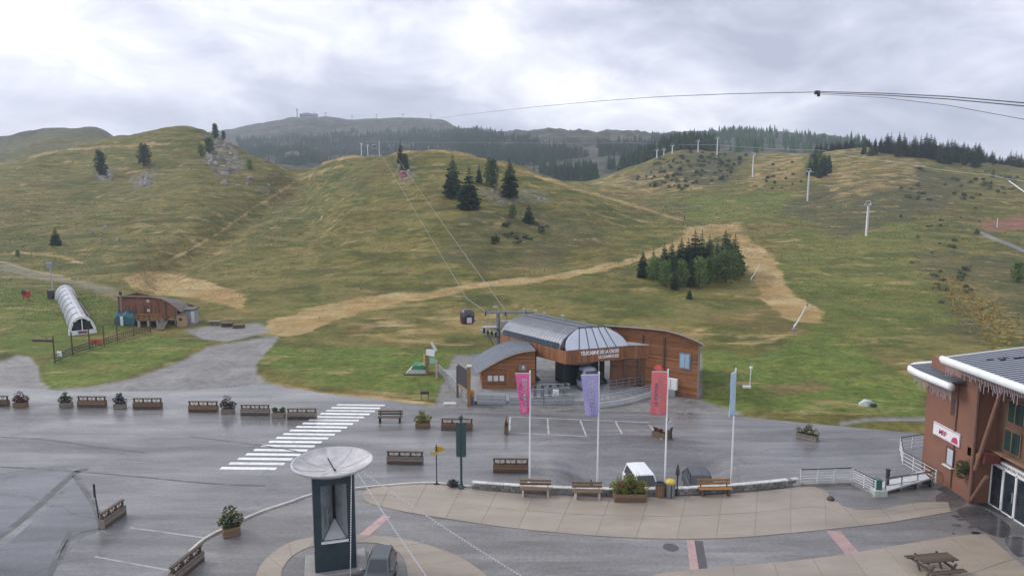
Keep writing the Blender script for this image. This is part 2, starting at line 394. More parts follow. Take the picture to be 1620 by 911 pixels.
straw = np.maximum(straw, .7*mask_line([(480,262),(560,248),(600,244),(640,240),(700,239),(760,250),(800,263),(870,286),(960,313),(1080,349)], 3.0, 200, 330))
straw = np.maximum(straw, .55*mask_line([(20,400),(90,405),(140,420)], 2.2, 120, 300))
straw = np.maximum(straw, .6*mask_line([(0,415),(60,430),(110,440)], 2, 110, 300))
straw = np.maximum(straw, .42*mask_poly([(1310,246),(1450,240),(1460,262),(1440,300),(1320,310),(1290,280)], 16, 260, 460))
straw = np.maximum(straw, .45*mask_poly([(930,285),(1060,268),(1120,300),(980,312)], 14, 230, 460))
straw = np.maximum(straw, .45*mask_poly([(1190,250),(1270,246),(1270,280),(1180,300)], 12, 230, 460))
straw = np.maximum(straw, .5*mask_line([(1400,236),(1300,241),(1200,247)], 2.4, 300, 460))
straw = np.maximum(straw, .32*mask_poly([(1000,515),(1180,520),(1280,505),(1300,515),(1190,545),(1110,550)], 22, 60, 200))
straw = np.maximum(straw, .30*mask_poly([(520,520),(700,490),(800,490),(780,520),(640,545)], 22, 60, 200))
straw = np.maximum(straw, .85*mask_line([(430,607),(520,622),(600,630),(690,641)], 2.5, 50, 75))
soil = mask_poly([(1545,352),(1590,345),(1640,342),(1640,362),(1560,367)], 4, 100, 300)
soil = np.maximum(soil, .5*mask_poly([(1200,610),(1290,605),(1320,615),(1240,625)], 8, 55, 120))
gravel = mask_poly([(-60,585),(0,572),(25,562),(48,565),(60,580),(60,600),(80,616),(140,612),(210,598),(290,570),(330,548),(380,540),(442,530),(425,553),(407,575),(404,590),(418,603),(450,612),(300,640),(-60,660)], 4, 50, 110, 1)
gravel = np.maximum(gravel, mask_poly([(290,520),(410,512),(430,525),(360,540),(320,535)], 5, 60, 130))
gravel = np.maximum(gravel, mask_poly([(690,632),(720,560),(775,560),(1110,560),(1110,634),(1180,655),(1110,662),(690,650)], 3, 50, 78, 1))
gravel = np.maximum(gravel, .9*mask_line([(1550,368),(1590,385),(1640,405)], 2.5, 100, 300))
gravel = np.maximum(gravel, .9*mask_line([(1330,671),(1380,664),(1470,663),(1520,663)], 3.5, 45, 80))
gravel = np.maximum(gravel, .35*mask_poly([(0,415),(180,455),(190,470),(60,440),(0,430)], 10, 100, 200))
lush = mask_poly([(520,545),(700,548),(1180,560),(1300,515),(1440,590),(1460,660),(1180,655),(720,640),(640,620),(405,585),(430,540)], 26, 50, 130, 4)
lush = np.maximum(lush, mask_poly([(60,600),(75,570),(240,530),(330,545),(200,598),(80,616)], 5, 50, 110))
lush = np.maximum(lush, .8*mask_poly([(0,455),(180,470),(200,520),(80,560),(0,560)], 20, 60, 150, 4))
lush = np.maximum(lush, .7*mask_poly([(1090,310),(1270,305),(1260,345),(1180,352),(1090,350)], 14, 180, 300, 3))
lush = np.maximum(lush, .5*mask_poly([(1230,360),(1450,350),(1500,520),(1320,560),(1230,470)], 60, 80, 230, 6))
dark = mask_poly([(1030,262),(1090,240),(1180,246),(1150,290),(1060,300),(990,290)], 14, 280, 460, 2)
dark = np.maximum(dark, .8*mask_poly([(1270,300),(1420,270),(1540,280),(1500,330),(1330,380),(1230,330)], 26, 150, 400, 4))
dark = np.maximum(dark, .6*mask_poly([(1440,400),(1640,400),(1640,540),(1520,540)], 40, 80, 220, 4))
dark = np.maximum(dark, .6*mask_poly([(740,340),(900,330),(960,380),(880,420),(700,420)], 30, 120, 230, 4))
rock = .8*mask_poly([(325,225),(350,208),(366,222),(390,258),(378,275),(345,278),(325,255)], 12, 260, 380, 1)
rock = np.maximum(rock, .8*mask_poly([(205,280),(245,265),(243,295),(210,302)], 7, 250, 340, 1))
rock = np.maximum(rock, .8*mask_poly([(150,268),(182,262),(180,288),(155,285)], 6, 250, 340, 1))
rock = np.maximum(rock, .8*mask_poly([(625,250),(652,255),(662,290),(632,285)], 6, 200, 300, 1))
rock = np.maximum(rock, .8*mask_poly([(755,300),(850,300),(880,320),(780,325)], 10, 170, 250, 1)*.6)
gold = mask_poly([(1480,440),(1540,445),(1600,470),(1620,540),(1570,540),(1530,490)], 14, 80, 200, 2)

# ground lies 5 cm under the asphalt where it is level, grass verge a little proud of it
ROAD_TOP = [(-400,604),(0,612),(120,619),(300,617),(430,609),(520,623),(600,631),(690,642),(760,648),(900,652),(1050,652),(1180,659),(1300,671),(1440,684),(1560,694),(2000,716)]
rt = np.interp(PXG, [p[0] for p in ROAD_TOP], [p[1] for p in ROAD_TOP])
under = np.clip((PYG-rt+2)/4, 0, 1)*(YY < 90)
under = np.where(YY < 44, 1, under)
verge = (1-under)*(1-gravel)*np.clip(1-Z/1.5, 0, 1)
Z = Z-np.where((XX > 1.5) & (XX < 16.5) & (YY < 51), 1.2, 0)*under
Z = Z+verge*(.06+.05*fbm(XX/.9, YY/.9, 2, 71))-under*.06-.02*gravel*(1-under)
ATTR = dict(straw=straw, gravel=gravel, lush=lush, dark=dark, rock=rock, soil=soil, gold=gold, far=np.clip((YY-430)/120, 0, 1))

def zt(x, y):
    s = x/max(y, 60.0); i = (s-S_AX[0])/(S_AX[1]-S_AX[0]); i = min(max(i, 0), NS-1.001); i0 = int(i); fi = i-i0
    j0 = int(min(max(np.searchsorted(Y_AX, y)-1, 0), NY-2)); fj = (y-Y_AX[j0])/(Y_AX[j0+1]-Y_AX[j0])
    return float((Z[i0, j0]*(1-fi)+Z[i0+1, j0]*fi)*(1-fj)+(Z[i0, j0+1]*(1-fi)+Z[i0+1, j0+1]*fi)*fj)
def hit(px, py, y0=45, y1=2400):
    d = ray(px, py); y = y0; prev = y0
    while y < y1:
        t = y/d.y; zz = CAM_H+d.z*t
        if zz <= zt(d.x*t, y):
            lo, hi = prev, y
            for _ in range(18):
                mid = (lo+hi)/2; t = mid/d.y
                if CAM_H+d.z*t <= zt(d.x*t, mid): hi = mid
                else: lo = mid
            t = hi/d.y; return Vector((d.x*t, hi, zt(d.x*t, hi)))
        prev = y; y *= 1.008
    return None
def at(px, y):                              # ground point below a picture column at forward distance y
    s = (px-810)/F_PX*.997; x = s*y
    return Vector((x, y, zt(x, y)))

vco = np.stack([XX, YY, Z], -1).reshape(-1, 3)
ii, jj = np.meshgrid(np.arange(NS-1), np.arange(NY-1), indexing='ij')
a = ii*NY+jj
quads = np.stack([a, a+NY, a+NY+1, a+1], -1).reshape(-1, 4)
me = bpy.data.meshes.new('hillside')
me.vertices.add(len(vco)); me.vertices.foreach_set('co', vco.ravel())
me.loops.add(quads.size); me.loops.foreach_set('vertex_index', quads.ravel().astype(np.int32))
me.polygons.add(len(quads)); me.polygons.foreach_set('loop_start', np.arange(0, quads.size, 4, dtype=np.int32))
me.polygons.foreach_set('use_smooth', np.ones(len(quads), bool)); me.update()
for k in ATTR:
    at_ = me.attributes.new(k, 'FLOAT', 'POINT'); at_.data.foreach_set('value', ATTR[k].ravel().astype(np.float32))

def terrain_mat():
    m, t, b = nodes_of('alpine_grass'); N = t.nodes.new; K = t.links.new
    geo = N('ShaderNodeNewGeometry')
    def noise(scale, st=(1,1,1), det=5, ro=.6, dist=0):
        mp_ = N('ShaderNodeMapping'); mp_.inputs['Scale'].default_value = st; K(geo.outputs['Position'], mp_.inputs[0])
        n = N('ShaderNodeTexNoise'); n.inputs['Scale'].default_value = scale; n.inputs['Detail'].default_value = det; n.inputs['Roughness'].default_value = ro; n.inputs['Distortion'].default_value = dist
        K(mp_.outputs[0], n.inputs['Vector']); return n.outputs[0]
    def rng(src, a, b_, c=0, d=1):
        r = N('ShaderNodeMapRange'); r.inputs['From Min'].default_value = a; r.inputs['From Max'].default_value = b_; r.inputs['To Min'].default_value = c; r.inputs['To Max'].default_value = d
        K(src, r.inputs[0]); return r.outputs[0]
    def mixc(f, c1, c2):
        x = N('ShaderNodeMix'); x.data_type = 'RGBA'
        for v, i in ((f, 0), (c1, 6), (c2, 7)):
            if isinstance(v, (int, float)): x.inputs[i].default_value = v
            elif isinstance(v, tuple): x.inputs[i].default_value = (*v, 1)
            else: K(v, x.inputs[i])
        return x.outputs[2]
    def mul(a_, b_):
        x = N('ShaderNodeMath'); x.operation = 'MULTIPLY'
        for i, v in enumerate((a_, b_)):
            if isinstance(v, (int, float)): x.inputs[i].default_value = v
            else: K(v, x.inputs[i])
        return x.outputs[0]
    def add(a_, b_):
        x = N('ShaderNodeMath'); x.operation = 'ADD'; x.use_clamp = True
        for i, v in enumerate((a_, b_)):
            if isinstance(v, (int, float)): x.inputs[i].default_value = v
            else: K(v, x.inputs[i])
        return x.outputs[0]
    def attr(k):
        x = N('ShaderNodeAttribute'); x.attribute_name = k; return x.outputs['Fac']
    big = noise(.018, det=4); med = noise(.09, det=5, ro=.65, dist=.4); stre = noise(.30, (.28, .28, 3.2), 6, .66, .35)
    fine = noise(1.3, (1, 1, 2.2), 5, .7); fine2 = noise(3.5, (1,1,1.5), 3, .7)
    col = mixc(rng(big, .35, .65), (.098, .130, .022), (.185, .158, .038))
    col = mixc(mul(rng(med, .42, .66), .75), col, (.215, .172, .052))
    col = mixc(mul(rng(stre, .46, .60), .75), col, (.070, .082, .018))
    col = mixc(mul(rng(stre, .52, .38), .60), col, (.235, .195, .070))
    col = mixc(mul(rng(noise(.033, (1,1,1.6), 6, .7, .8), .54, .68), .7), col, (.170, .108, .042))
    col = mixc(mul(rng(noise(.05, (1,1,1.6), 5, .7, .5), .55, .70), .6), col, (.060, .088, .018))
    col = mixc(mul(attr('lush'), rng(med, .25, .7, 1.0, .45)), col, mixc(rng(fine, .35, .65), (.096, .180, .026), (.175, .215, .048)))
    col = mixc(mul(attr('dark'), rng(med, .3, .6, .35, 1)), col, (.085, .085, .045))
    col = mixc(mul(attr('gold'), rng(noise(.9, det=3), .47, .6)), col, (.26, .19, .06))
    stc = mixc(rng(stre, .4, .6), (.40, .27, .105), (.53, .41, .20))
    stc = mixc(mul(rng(fine, .45, .65), .6), stc, (.25, .17, .075))
    sedge = N('ShaderNodeMath'); sedge.operation = 'MULTIPLY_ADD'; sedge.inputs[1].default_value = 1.55; K(rng(noise(.22, (.5,1,1.6), 5, .7, .5), .3, .7, -.5, .5), sedge.inputs[0]); K(attr('straw'), sedge.inputs[2])
    col = mixc(rng(sedge.outputs[0], .22, .80), col, stc)
    col = mixc(attr('soil'), col, (.26, .135, .085))
    rk = mixc(rng(noise(.5, det=6, ro=.75), .38, .62), (.14, .13, .115), (.34, .31, .29))
    col = mixc(mul(attr('rock'), rng(noise(.28, det=5, ro=.7), .42, .56)), col, rk)
    gv = mixc(rng(noise(.16, (1, 1.4, 1), 5, .6), .36, .64), (.235, .228, .225), (.30, .29, .28))
    gv = mixc(mul(rng(fine2, .45, .65), .35), gv, (.19, .18, .172))
    col = mixc(attr('gravel'), col, gv)
    frc = mixc(rng(noise(.012, det=5, ro=.7), .40, .62), (.052, .064, .040), (.115, .116, .082))
    frc = mixc(mul(rng(noise(.045, (1,1,.4), 6, .75, .5), .48, .6), .9), frc, (.17, .17, .155))
    frc = mixc(mul(rng(noise(.055, (1,1,.5), 5, .75, .8), .50, .58), .9), frc, (.030, .045, .032))
    col = mixc(attr('far'), col, frc)
    tone = mul(mul(rng(fine, .25, .75, .66, 1.34), rng(fine2, .25, .75, .8, 1.2)), rng(noise(.3, (1,1,1.5), 4, .65), .3, .7, .58, .98))
    hs = N('ShaderNodeVectorMath'); hs.operation = 'SCALE'; K(col, hs.inputs[0]); K(tone, hs.inputs['Scale'])
    K(hs.outputs[0], b.inputs['Base Color']); b.inputs['Specular IOR Level'].default_value = .2
    K(rng(attr('gravel'), 0, 1, .92, .5), b.inputs['Roughness'])
    bp = N('ShaderNodeBump'); bp.inputs['Strength'].default_value = .8; bp.inputs['Distance'].default_value = .35
    K(add(mul(fine, .6), mul(stre, .5)), bp.inputs['Height']); K(bp.outputs[0], b.inputs['Normal'])
    return m
GRASS_M = terrain_mat()
ground = link('ground', me, GRASS_M); tag(ground, 'alpine grass hillside with straw-coloured ski tracks rising behind the car park', 'hillside', kind='structure')

# ------------------------------------------------------------------ asphalt, kerbs, paving
def asphalt_mat(name, base, wet_lo, wet_hi, patch=.5, seed=0.0):
    m, t, b = nodes_of(name); N = t.nodes.new; K = t.links.new
    geo = N('ShaderNodeNewGeometry')
    def noise(scale, st=(1,1,1), det=5, ro=.6, dist=0):
        mp_ = N('ShaderNodeMapping'); mp_.inputs['Scale'].default_value = st; mp_.inputs['Location'].default_value = (seed, seed*2, 0); K(geo.outputs['Position'], mp_.inputs[0])
        n = N('ShaderNodeTexNoise'); n.inputs['Scale'].default_value = scale; n.inputs['Detail'].default_value = det; n.inputs['Roughness'].default_value = ro; n.inputs['Distortion'].default_value = dist
        K(mp_.outputs[0], n.inputs['Vector']); return n.outputs[0]
    def rng(src, a, b_, c=0, d=1):
        r = N('ShaderNodeMapRange'); r.inputs['From Min'].default_value = a; r.inputs['From Max'].default_value = b_; r.inputs['To Min'].default_value = c; r.inputs['To Max'].default_value = d
        K(src, r.inputs[0]); return r.outputs[0]
    stain = noise(.16, (.55, 1.5, 1), 6, .62, .5); streak = noise(.6, (.16, 1.5, 1), 6, .68, .5); grit = noise(5, det=4, ro=.75)
    v = N('ShaderNodeMath'); v.operation = 'MULTIPLY'; K(rng(stain, .34, .66, 1.26, .70), v.inputs[0]); K(rng(streak, .34, .66, 1.24, .68), v.inputs[1])
    v2 = N('ShaderNodeMath'); v2.operation = 'MULTIPLY'; K(v.outputs[0], v2.inputs[0]); K(rng(grit, .3, .7, .78, 1.22), v2.inputs[1])
    vm = N('ShaderNodeVectorMath'); vm.operation = 'SCALE'; vm.inputs[0].default_value = base; K(v2.outputs[0], vm.inputs['Scale'])
    # tar seams
    vo = N('ShaderNodeTexVoronoi'); vo.feature = 'DISTANCE_TO_EDGE'; vo.inputs['Scale'].default_value = .115
    mp2 = N('ShaderNodeMapping'); mp2.inputs['Scale'].default_value = (.6, 1.1, 1); ad = N('ShaderNodeVectorMath'); ad.operation = 'ADD'
    wv = N('ShaderNodeTexNoise'); wv.inputs['Scale'].default_value = .5; wv.inputs['Detail'].default_value = 4
    K(geo.outputs['Position'], wv.inputs['Vector']); K(geo.outputs['Position'], mp2.inputs[0])
    sc2 = N('ShaderNodeVectorMath'); sc2.operation = 'SCALE'; sc2.inputs['Scale'].default_value = 2.2; K(wv.outputs['Color'], sc2.inputs[0])
    K(mp2.outputs[0], ad.inputs[0]); K(sc2.outputs[0], ad.inputs[1]); K(ad.outputs[0], vo.inputs['Vector'])
    seam = rng(vo.outputs['Distance'], .004, .012, 1, 0)
    sm = N('ShaderNodeMath'); sm.operation = 'MULTIPLY'; sm.inputs[1].default_value = patch; K(seam, sm.inputs[0])
    mx = N('ShaderNodeMix'); mx.data_type = 'RGBA'; mx.inputs[7].default_value = (.03, .03, .032, 1); K(sm.outputs[0], mx.inputs[0]); K(vm.outputs[0], mx.inputs[6])
    K(mx.outputs[2], b.inputs['Base Color'])
    wet = noise(.07, (.6, 1.4, 1), 5, .6, .6)
    K(rng(wet, .40, .60, wet_hi, wet_lo), b.inputs['Roughness'])
    b.inputs['Specular IOR Level'].default_value = .5
    bp = N('ShaderNodeBump'); bp.inputs['Strength'].default_value = .22; bp.inputs['Distance'].default_value = .008
    K(grit, bp.inputs['Height']); K(bp.outputs[0], b.inputs['Normal'])
    return m
ASPH = asphalt_mat('wet_asphalt', (.160, .157, .162), .2, .46, .22)
ASPH2 = asphalt_mat('plaza_asphalt', (.170, .165, .163), .3, .55, .0, 7.0)
PUDDLE = asphalt_mat('smooth_wet_asphalt', (.112, .116, .130), .12, .3, .5, 3.0)
def sheet(name, poly, z, m, thick=.0, parent=None, smooth=0, closed=True):
    pts = [Vector((p[0], p[1], z)) for p in poly]
    bm = bmesh.new(); vs_ = [bm.verts.new(p) for p in pts]; f = bm.faces.new(vs_)
    if f.normal.z == 0: f.normal_update()
    f.normal_update()
    if f.normal.z < 0: f.normal_flip()
    if thick:
        r = bmesh.ops.extrude_face_region(bm, geom=[f]); bmesh.ops.translate(bm, verts=[g for g in r['geom'] if isinstance(g, bmesh.types.BMVert)], vec=(0, 0, 0))
        for vtx in f.verts: vtx.co.z = z-thick
        bmesh.ops.recalc_face_normals(bm, faces=bm.faces)
    bmesh.ops.triangulate(bm, faces=[f for f in bm.faces if len(f.verts) > 4])
    me_ = bpy.data.meshes.new(name); bm.to_mesh(me_); bm.free()
    return link(name, me_, m, parent)
def pxpoly(pts, z, k=0, closed=True):
    w = [P(x, y, z) for x, y in pts]
    return smooth_line(w, k, closed) if k else w
rp = pxpoly(ROAD_TOP, 0)
road_poly = smooth_line(rp, 8)
road_poly += [Vector((78, 40, 0)), Vector((70, -55, 0)), Vector((-70, -55, 0)), Vector((-78, 40, 0))]
rm_ = road_poly
TX0, TX1, TY0, TY1 = 2.5, 15.5, 38.95, 49.0
def trough(x, y):
    sx = min(1, max(0, (x-TX0)/3.0))*min(1, max(0, (TX1-x)/2.2)); sy = min(1, max(0, (TY1-y)/6.0)); f = lambda t: t*t*(3-2*t)
    return -.88*f(sx)*f(sy)
def clip(poly, ax, val, keep_less):
    out = []
    for i, p in enumerate(poly):
        q = poly[(i+1) % len(poly)]; a_, b_ = p[ax], q[ax]; ina, inb = (a_ <= val) == keep_less, (b_ <= val) == keep_less
        if ina: out.append(p)
        if ina != inb: out.append(p.lerp(q, (val-a_)/(b_-a_)))
    return out
mid_ = clip(clip(rm_, 0, TX0, False), 0, TX1, True)
me_ = []
bm = bmesh.new()
for poly in (clip(rm_, 0, TX0, True), clip(rm_, 0, TX1, False), clip(mid_, 1, TY1, False), clip(mid_, 1, TY0, True)):
    f = bm.faces.new([bm.verts.new((p.x, p.y, 0)) for p in poly]); f.normal_update()
    if f.normal.z < 0: f.normal_flip()
bmesh.ops.triangulate(bm, faces=bm.faces[:])
gx_, gy_ = np.linspace(TX0, TX1, 53), np.linspace(TY0, TY1, 41)
gv_ = [[bm.verts.new((x, y, trough(x, y))) for y in gy_] for x in gx_]
for i in range(52):
    for j in range(40): bm.faces.new((gv_[i][j], gv_[i+1][j], gv_[i+1][j+1], gv_[i][j+1])).smooth = True
me_ = bpy.data.meshes.new('road'); bm.to_mesh(me_); bm.free(); road = link('road', me_, ASPH)
tag(road, 'wide wet grey asphalt road and car park with white markings', 'road', kind='structure')

# zebra crossing: each stripe a piece of the road
WHITE_P = mat('road_paint', (.76, .76, .77), .45, .14, 3.5, dirt=((.30, .30, .30), 2.2, .55))
WORN_P = mat('worn_road_paint', (.42, .42, .41), .5, .2, 2.5, dirt=((.14, .14, .14), 1.2, .75))
FADED_P = mat('faded_road_paint', (.34, .34, .34), .5, .2, 2.5, dirt=((.15, .15, .155), 1.4, .9))
NST = 18
lt, lb = P(533, 640), P(349, 740); rt_, rb = P(609, 641), P(437, 741)
for i in range(NST):
    t = i/(NST-1)
    a_, b_ = lb.lerp(lt, t), rb.lerp(rt_, t); hw = Vector((0, .215, 0))
    sheet('crosswalk_stripe', [a_-hw, b_-hw, b_+hw, a_+hw], .004, WHITE_P, 0, road)
def strip(name, pts, w, z, m, parent, closed=False, thick=0):
    pts = [Vector((p[0], p[1], 0)) for p in pts]; l, r = [], []
    for i, p in enumerate(pts):
        t = (pts[min(i+1, len(pts)-1)]-pts[max(i-1, 0)]).normalized(); n = Vector((-t.y, t.x, 0))*w/2
        l.append(p+n); r.append(p-n)
    return sheet(name, l+r[::-1], z, m, thick, parent)
for (pa, pb, w) in (((807,659),(806,684),.12), ((866,662),(868,686),.12), ((918,665),(927,688),.12), ((974,667),(984,686),.12), ((1027,672),(1047,695),.14),
                    ((807,659),(1027,668),.10), ((807,684),(930,690),.10)):
    strip('bay_line', [P(*pa), P(*pb)], w, .004, WORN_P, road)
for (pa, pb, w) in (((205,834),(322,850),.14), ((150,880),(270,902),.12), ((1405,694),(1450,697),.10)):
    strip('bay_line', [P(*pa), P(*pb)], w, .004, FADED_P, road)
# smooth resurfaced patches, lower left
pp = pxpoly([(-120,770),(0,748),(60,741),(118,745),(125,760),(60,800),(0,850),(-120,900)], 0, 5)
tag(sheet('asphalt_patch', pp, .004, PUDDLE, 0, road))
pp = pxpoly([(-140,960),(0,868),(70,808),(118,770),(150,790),(160,835),(130,850),(95,890),(70,930),(0,990)], 0, 5)
sheet('asphalt_patch', pp, .004, PUDDLE, 0, road)

SEAM = mat('tar_seam', (.055, .055, .058), .35, .3, 2, dirt=((.16, .16, .165), 1.1, .9))
for pts, w in (([(-60,880),(0,848),(60,800),(118,748),(140,742)], .45), ([(118,752),(150,800),(160,835)], .3), ([(110,842),(90,880),(70,930)], .25), ([(160,835),(115,848),(95,885)], .2), ([(60,741),(200,752),(330,764),(420,768)], .16), ([(0,738),(60,741)], .2), ([(-40,690),(60,694),(150,706),(230,716)], .2), ([(300,690),(420,705),(480,716)], .14)):
    strip('tar_seam', smooth_line([P(*p) for p in pts], 5), w, .009, SEAM, road)

# promenade asphalt behind the pale kerb
plaza_px = [(300,875),(322,855),(360,835),(410,812),(460,795),(492,784),(540,776),(600,770),(680,765),(745,771)]
pl = smooth_line([P(*p) for p in plaza_px], 6)
pl_edge = list(pl)
pl += [P(1265,768), P(1300,772), P(1345,772), P(1390,778), P(1470,770), P(1540,785), Vector((40, 38, 0)), Vector((40, 10, 0)), Vector((-22, 10, 0)), P(230,925), P(262,905)]
promenade = sheet('pavement', pl, .024, ASPH2, .02)
tag(promenade, 'grey asphalt promenade with beige concrete paving in front of the shops', 'pavement', kind='structure')
CONC = mat('pale_concrete', (.46, .44, .40), .6, .18, 4, .15, 25, dirt=((.24, .23, .21), 1.2, .5))
kb = MB()
for q0, q1 in zip(pl_edge[:-1], pl_edge[1:]):
    dvec = (q1-q0); kb.box(((q0+q1)/2+Vector((0, 0, .06))), (dvec.length*.985, .16, .12), rz=math.atan2(dvec.y, dvec.x))
kerb = kb.build('kerb', CONC); tag(kerb, 'pale concrete kerb curving along the edge of the promenade', 'kerb', kind='structure')
BEIGE = mat('beige_concrete', (.300, .256, .208), .5, .16, .9, .12, 22, dirt=((.185, .16, .138), .45, .8), rnd=.05, stretch=(.5, 1.4, 1))
BEIGE_J = mat('paving_joint', (.26, .222, .18), .8)
def slab_field(top, bot, n, rows, z, name_mat, parent, gap=.013):
    """concrete slabs between two curves"""
    def samp(pts, k):
        pts = smooth_line(pts, 12); ln = [0]
        for a_, b_ in zip(pts[:-1], pts[1:]): ln.append(ln[-1]+(b_-a_).length)
        out = []
        for i in range(k+1):
            s = ln[-1]*i/k; j = max(0, min(len(ln)-2, int(np.searchsorted(ln, s))-1)); f = (s-ln[j])/max(1e-9, ln[j+1]-ln[j]); out.append(pts[j].lerp(pts[j+1], f))
        return out
    T, B = samp(top, n*3), samp(bot, n*3)
    sheet('paving_bed', [Vector((p.x, p.y, 0)) for p in T]+[Vector((p.x, p.y, 0)) for p in B[::-1]], z+.004, BEIGE_J, 0, parent)
    for i in range(n):
        for r in range(rows):
            f0, f1 = r/rows, (r+1)/rows
            up_ = [T[k].lerp(B[k], f0) for k in range(i*3, i*3+4)]; lo_ = [T[k].lerp(B[k], f1) for k in range(i*3, i*3+4)]
            poly = up_+lo_[::-1]; c = sum(poly, Vector())/len(poly)
            if (up_[1]-lo_[1]).length < .25: continue
            poly = [p+(c-p).normalized()*min(gap, (c-p).length*.3) for p in poly]
            sheet('slab', poly, z+.024+random.Random(i*7+r).uniform(0, .006), name_mat, .018, parent)
beige = lambda pts: [P(x, y, 0) for x, y in pts]
slab_field(beige([(572,783),(590,771),(640,767),(700,768),(800,780),(900,786),(1000,788),(1100,785),(1200,778),(1290,770),(1318,790),(1345,806),(1390,806),(1450,796),(1500,795)]),
           beige([(572,785),(585,797),(640,810),(700,820),(780,832),(860,841),(940,848),(1020,852),(1100,853),(1180,850),(1260,843),(1330,836),(1400,828),(1460,818),(1505,810)]), 17, 2, .024, BEIGE, promenade)
slab_field(beige([(1030,911),(1060,905),(1150,897),(1250,888),(1350,875),(1450,858),(1520,848),(1560,846)]),
           beige([(1030,950),(1060,985),(1150,1000),(1250,1000),(1350,1000),(1480,1000),(1600,980),(1660,930)]), 9, 2, .024, BEIGE, promenade)
# ring round the tower
ring_c = P(535, 905); 
slab_field(beige([(404,960),(404,915),(420,885),(455,860),(500,849),(550,846),(610,849),(660,858),(710,874),(750,895),(790,930),(805,960)]),
           beige([(448,960),(445,915),(450,895),(470,875),(505,862),(550,859),(595,860),(622,868),(638,884),(644,905),(645,930),(640,960)]), 14, 1, .024, BEIGE, promenade)
PINK = mat('pink_paving', (.40, .27, .26), .6, .2, 5, dirt=((.2,.17,.17), 1.5, .5))
for (pts, w) in (([P(612,816), P(572,850)], .55), ([P(1094,855), P(1100,902)], .5), ([P(1318,840), P(1352,880)], .75)):
    strip('pink_strip', pts, w, .030, PINK, promenade)
DRAIN = mat('drain_iron', (.07, .065, .068), .5, .2, 8, .3, 40)
strip('drain_grate', [P(1105,856), P(1113,903)], .42, .034, DRAIN, promenade, thick=.008)
mh = MB(); c = P(1061, 866); mh.lathe([(.40, .024), (.40, .034), (.34, .037), (0.0, .037)], 20, (c.x, c.y, 0)); mh.build('manhole_cover', DRAIN, promenade)

WETST = asphalt_mat('damp_stain', (.085, .084, .088), .12, .35, .0, 11.0)
for pts in ([(1515,806),(1545,800),(1570,812),(1600,835),(1590,850),(1560,842),(1530,825)], [(1480,785),(1500,778),(1528,788),(1520,800),(1490,800)], [(1590,852),(1620,850),(1640,870),(1610,880)]):
    sheet('damp_stain', pxpoly(pts, .03, 5), .031, WETST, 0, promenade)
r5 = random.Random(5)
for k in range(12):
    c = P(r5.uniform(1505,1560), r5.uniform(800,845)); w = r5.uniform(.12,.3)
    sheet('damp_stain', [c+Vector((w*math.cos(q)*r5.uniform(.6,1.2), w*.6*math.sin(q)*r5.uniform(.6,1.2), 0)) for q in [i*.785 for i in range(8)]], .034, WETST, 0, promenade)
# ------------------------------------------------------------------ shared materials
rng_ = random.Random(5)
WOOD_BR = siding('brown_timber', (.27, .112, .045), .17, 'Z')
WOOD_DK = siding('dark_timber', (.17, .078, .042), .18, 'Z')
WOOD_V = siding('upright_timber', (.22, .10, .06), .2, 'X')
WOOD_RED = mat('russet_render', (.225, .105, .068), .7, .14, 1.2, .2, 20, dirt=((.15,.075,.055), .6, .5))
PLANK = mat('weathered_plank', (.17, .105, .062), .65, .3, 4, .25, 30, stretch=(1, 6, 6), rnd=.25)
PLANK_D = mat('dark_plank', (.085, .058, .042), .65, .3, 4, .25, 30, stretch=(1, 6, 6), rnd=.25)
PLANK_G = mat('grey_plank', (.20, .175, .145), .7, .3, 4, .25, 30, stretch=(1, 6, 6), rnd=.2)
OAK = mat('honey_wood', (.30, .155, .055), .55, .25, 5, .2, 25, stretch=(1, 1, .3))
STEEL = mat('galvanised_steel', (.42, .44, .46), .42, .12, 6, metal=.75)
STEEL_D = mat('grey_steel', (.22, .24, .27), .45, .18, 4, metal=.4)
WHITE_M = mat('white_enamel', (.78, .79, .80), .35, .06, 3)
DARK_M = mat('dark_iron', (.035, .037, .042), .45, .2, 5)
GREEN_M = mat('dark_green_steel', (.030, .062, .066), .4, .2, 4)
ROOF_G = mat('grey_sheet_roof', (.20, .215, .245), .38, .14, 1.6, metal=.35, dirt=((.12, .125, .14), 1.0, .5))
ROOF_B = mat('slate_blue_roof', (.155, .175, .215), .42, .15, 1.5, metal=.3, dirt=((.09, .1, .12), 1.2, .5))
PANEL_W = mat('pale_station_panel', (.56, .60, .68), .3, .08, 1.5, metal=.15, rnd=.06)
GLASS_D = mat('dark_glass', (.025, .035, .045), .06, .2, 2, spec=.7)
GLASS_B = mat('pale_blue_glass', (.35, .50, .62), .12, .2, 1.5, spec=.7)
BLACKM = mat('black_rubber', (.018, .018, .02), .7)
ROCK_M = mat('grey_rock', (.25, .235, .215), .85, .35, .9, .8, 3, dirt=((.09, .10, .05), .8, .6))
STONE_M = mat('wall_stone', (.20, .19, .175), .75, .3, 4, .5, 14, rnd=.28, dirt=((.09, .085, .08), 2, .5))
SOIL_M = mat('soil', (.06, .04, .03), .95)
def wb(mb, name, m, root, smooth=False):
    l = root.location; mb.v = [(p[0]-l[0], p[1]-l[1], p[2]-l[2]) for p in mb.v]
    return mb.build(name, m, root, smooth)
def sub(mb, name, m, part, smooth=False):   # sub-part of a part that itself hangs on a root, world coordinates
    l = part.parent.location; mb.v = [(p[0]-l[0], p[1]-l[1], p[2]-l[2]) for p in mb.v]
    return mb.build(name, m, part, smooth)
def V(*a): return Vector(a)

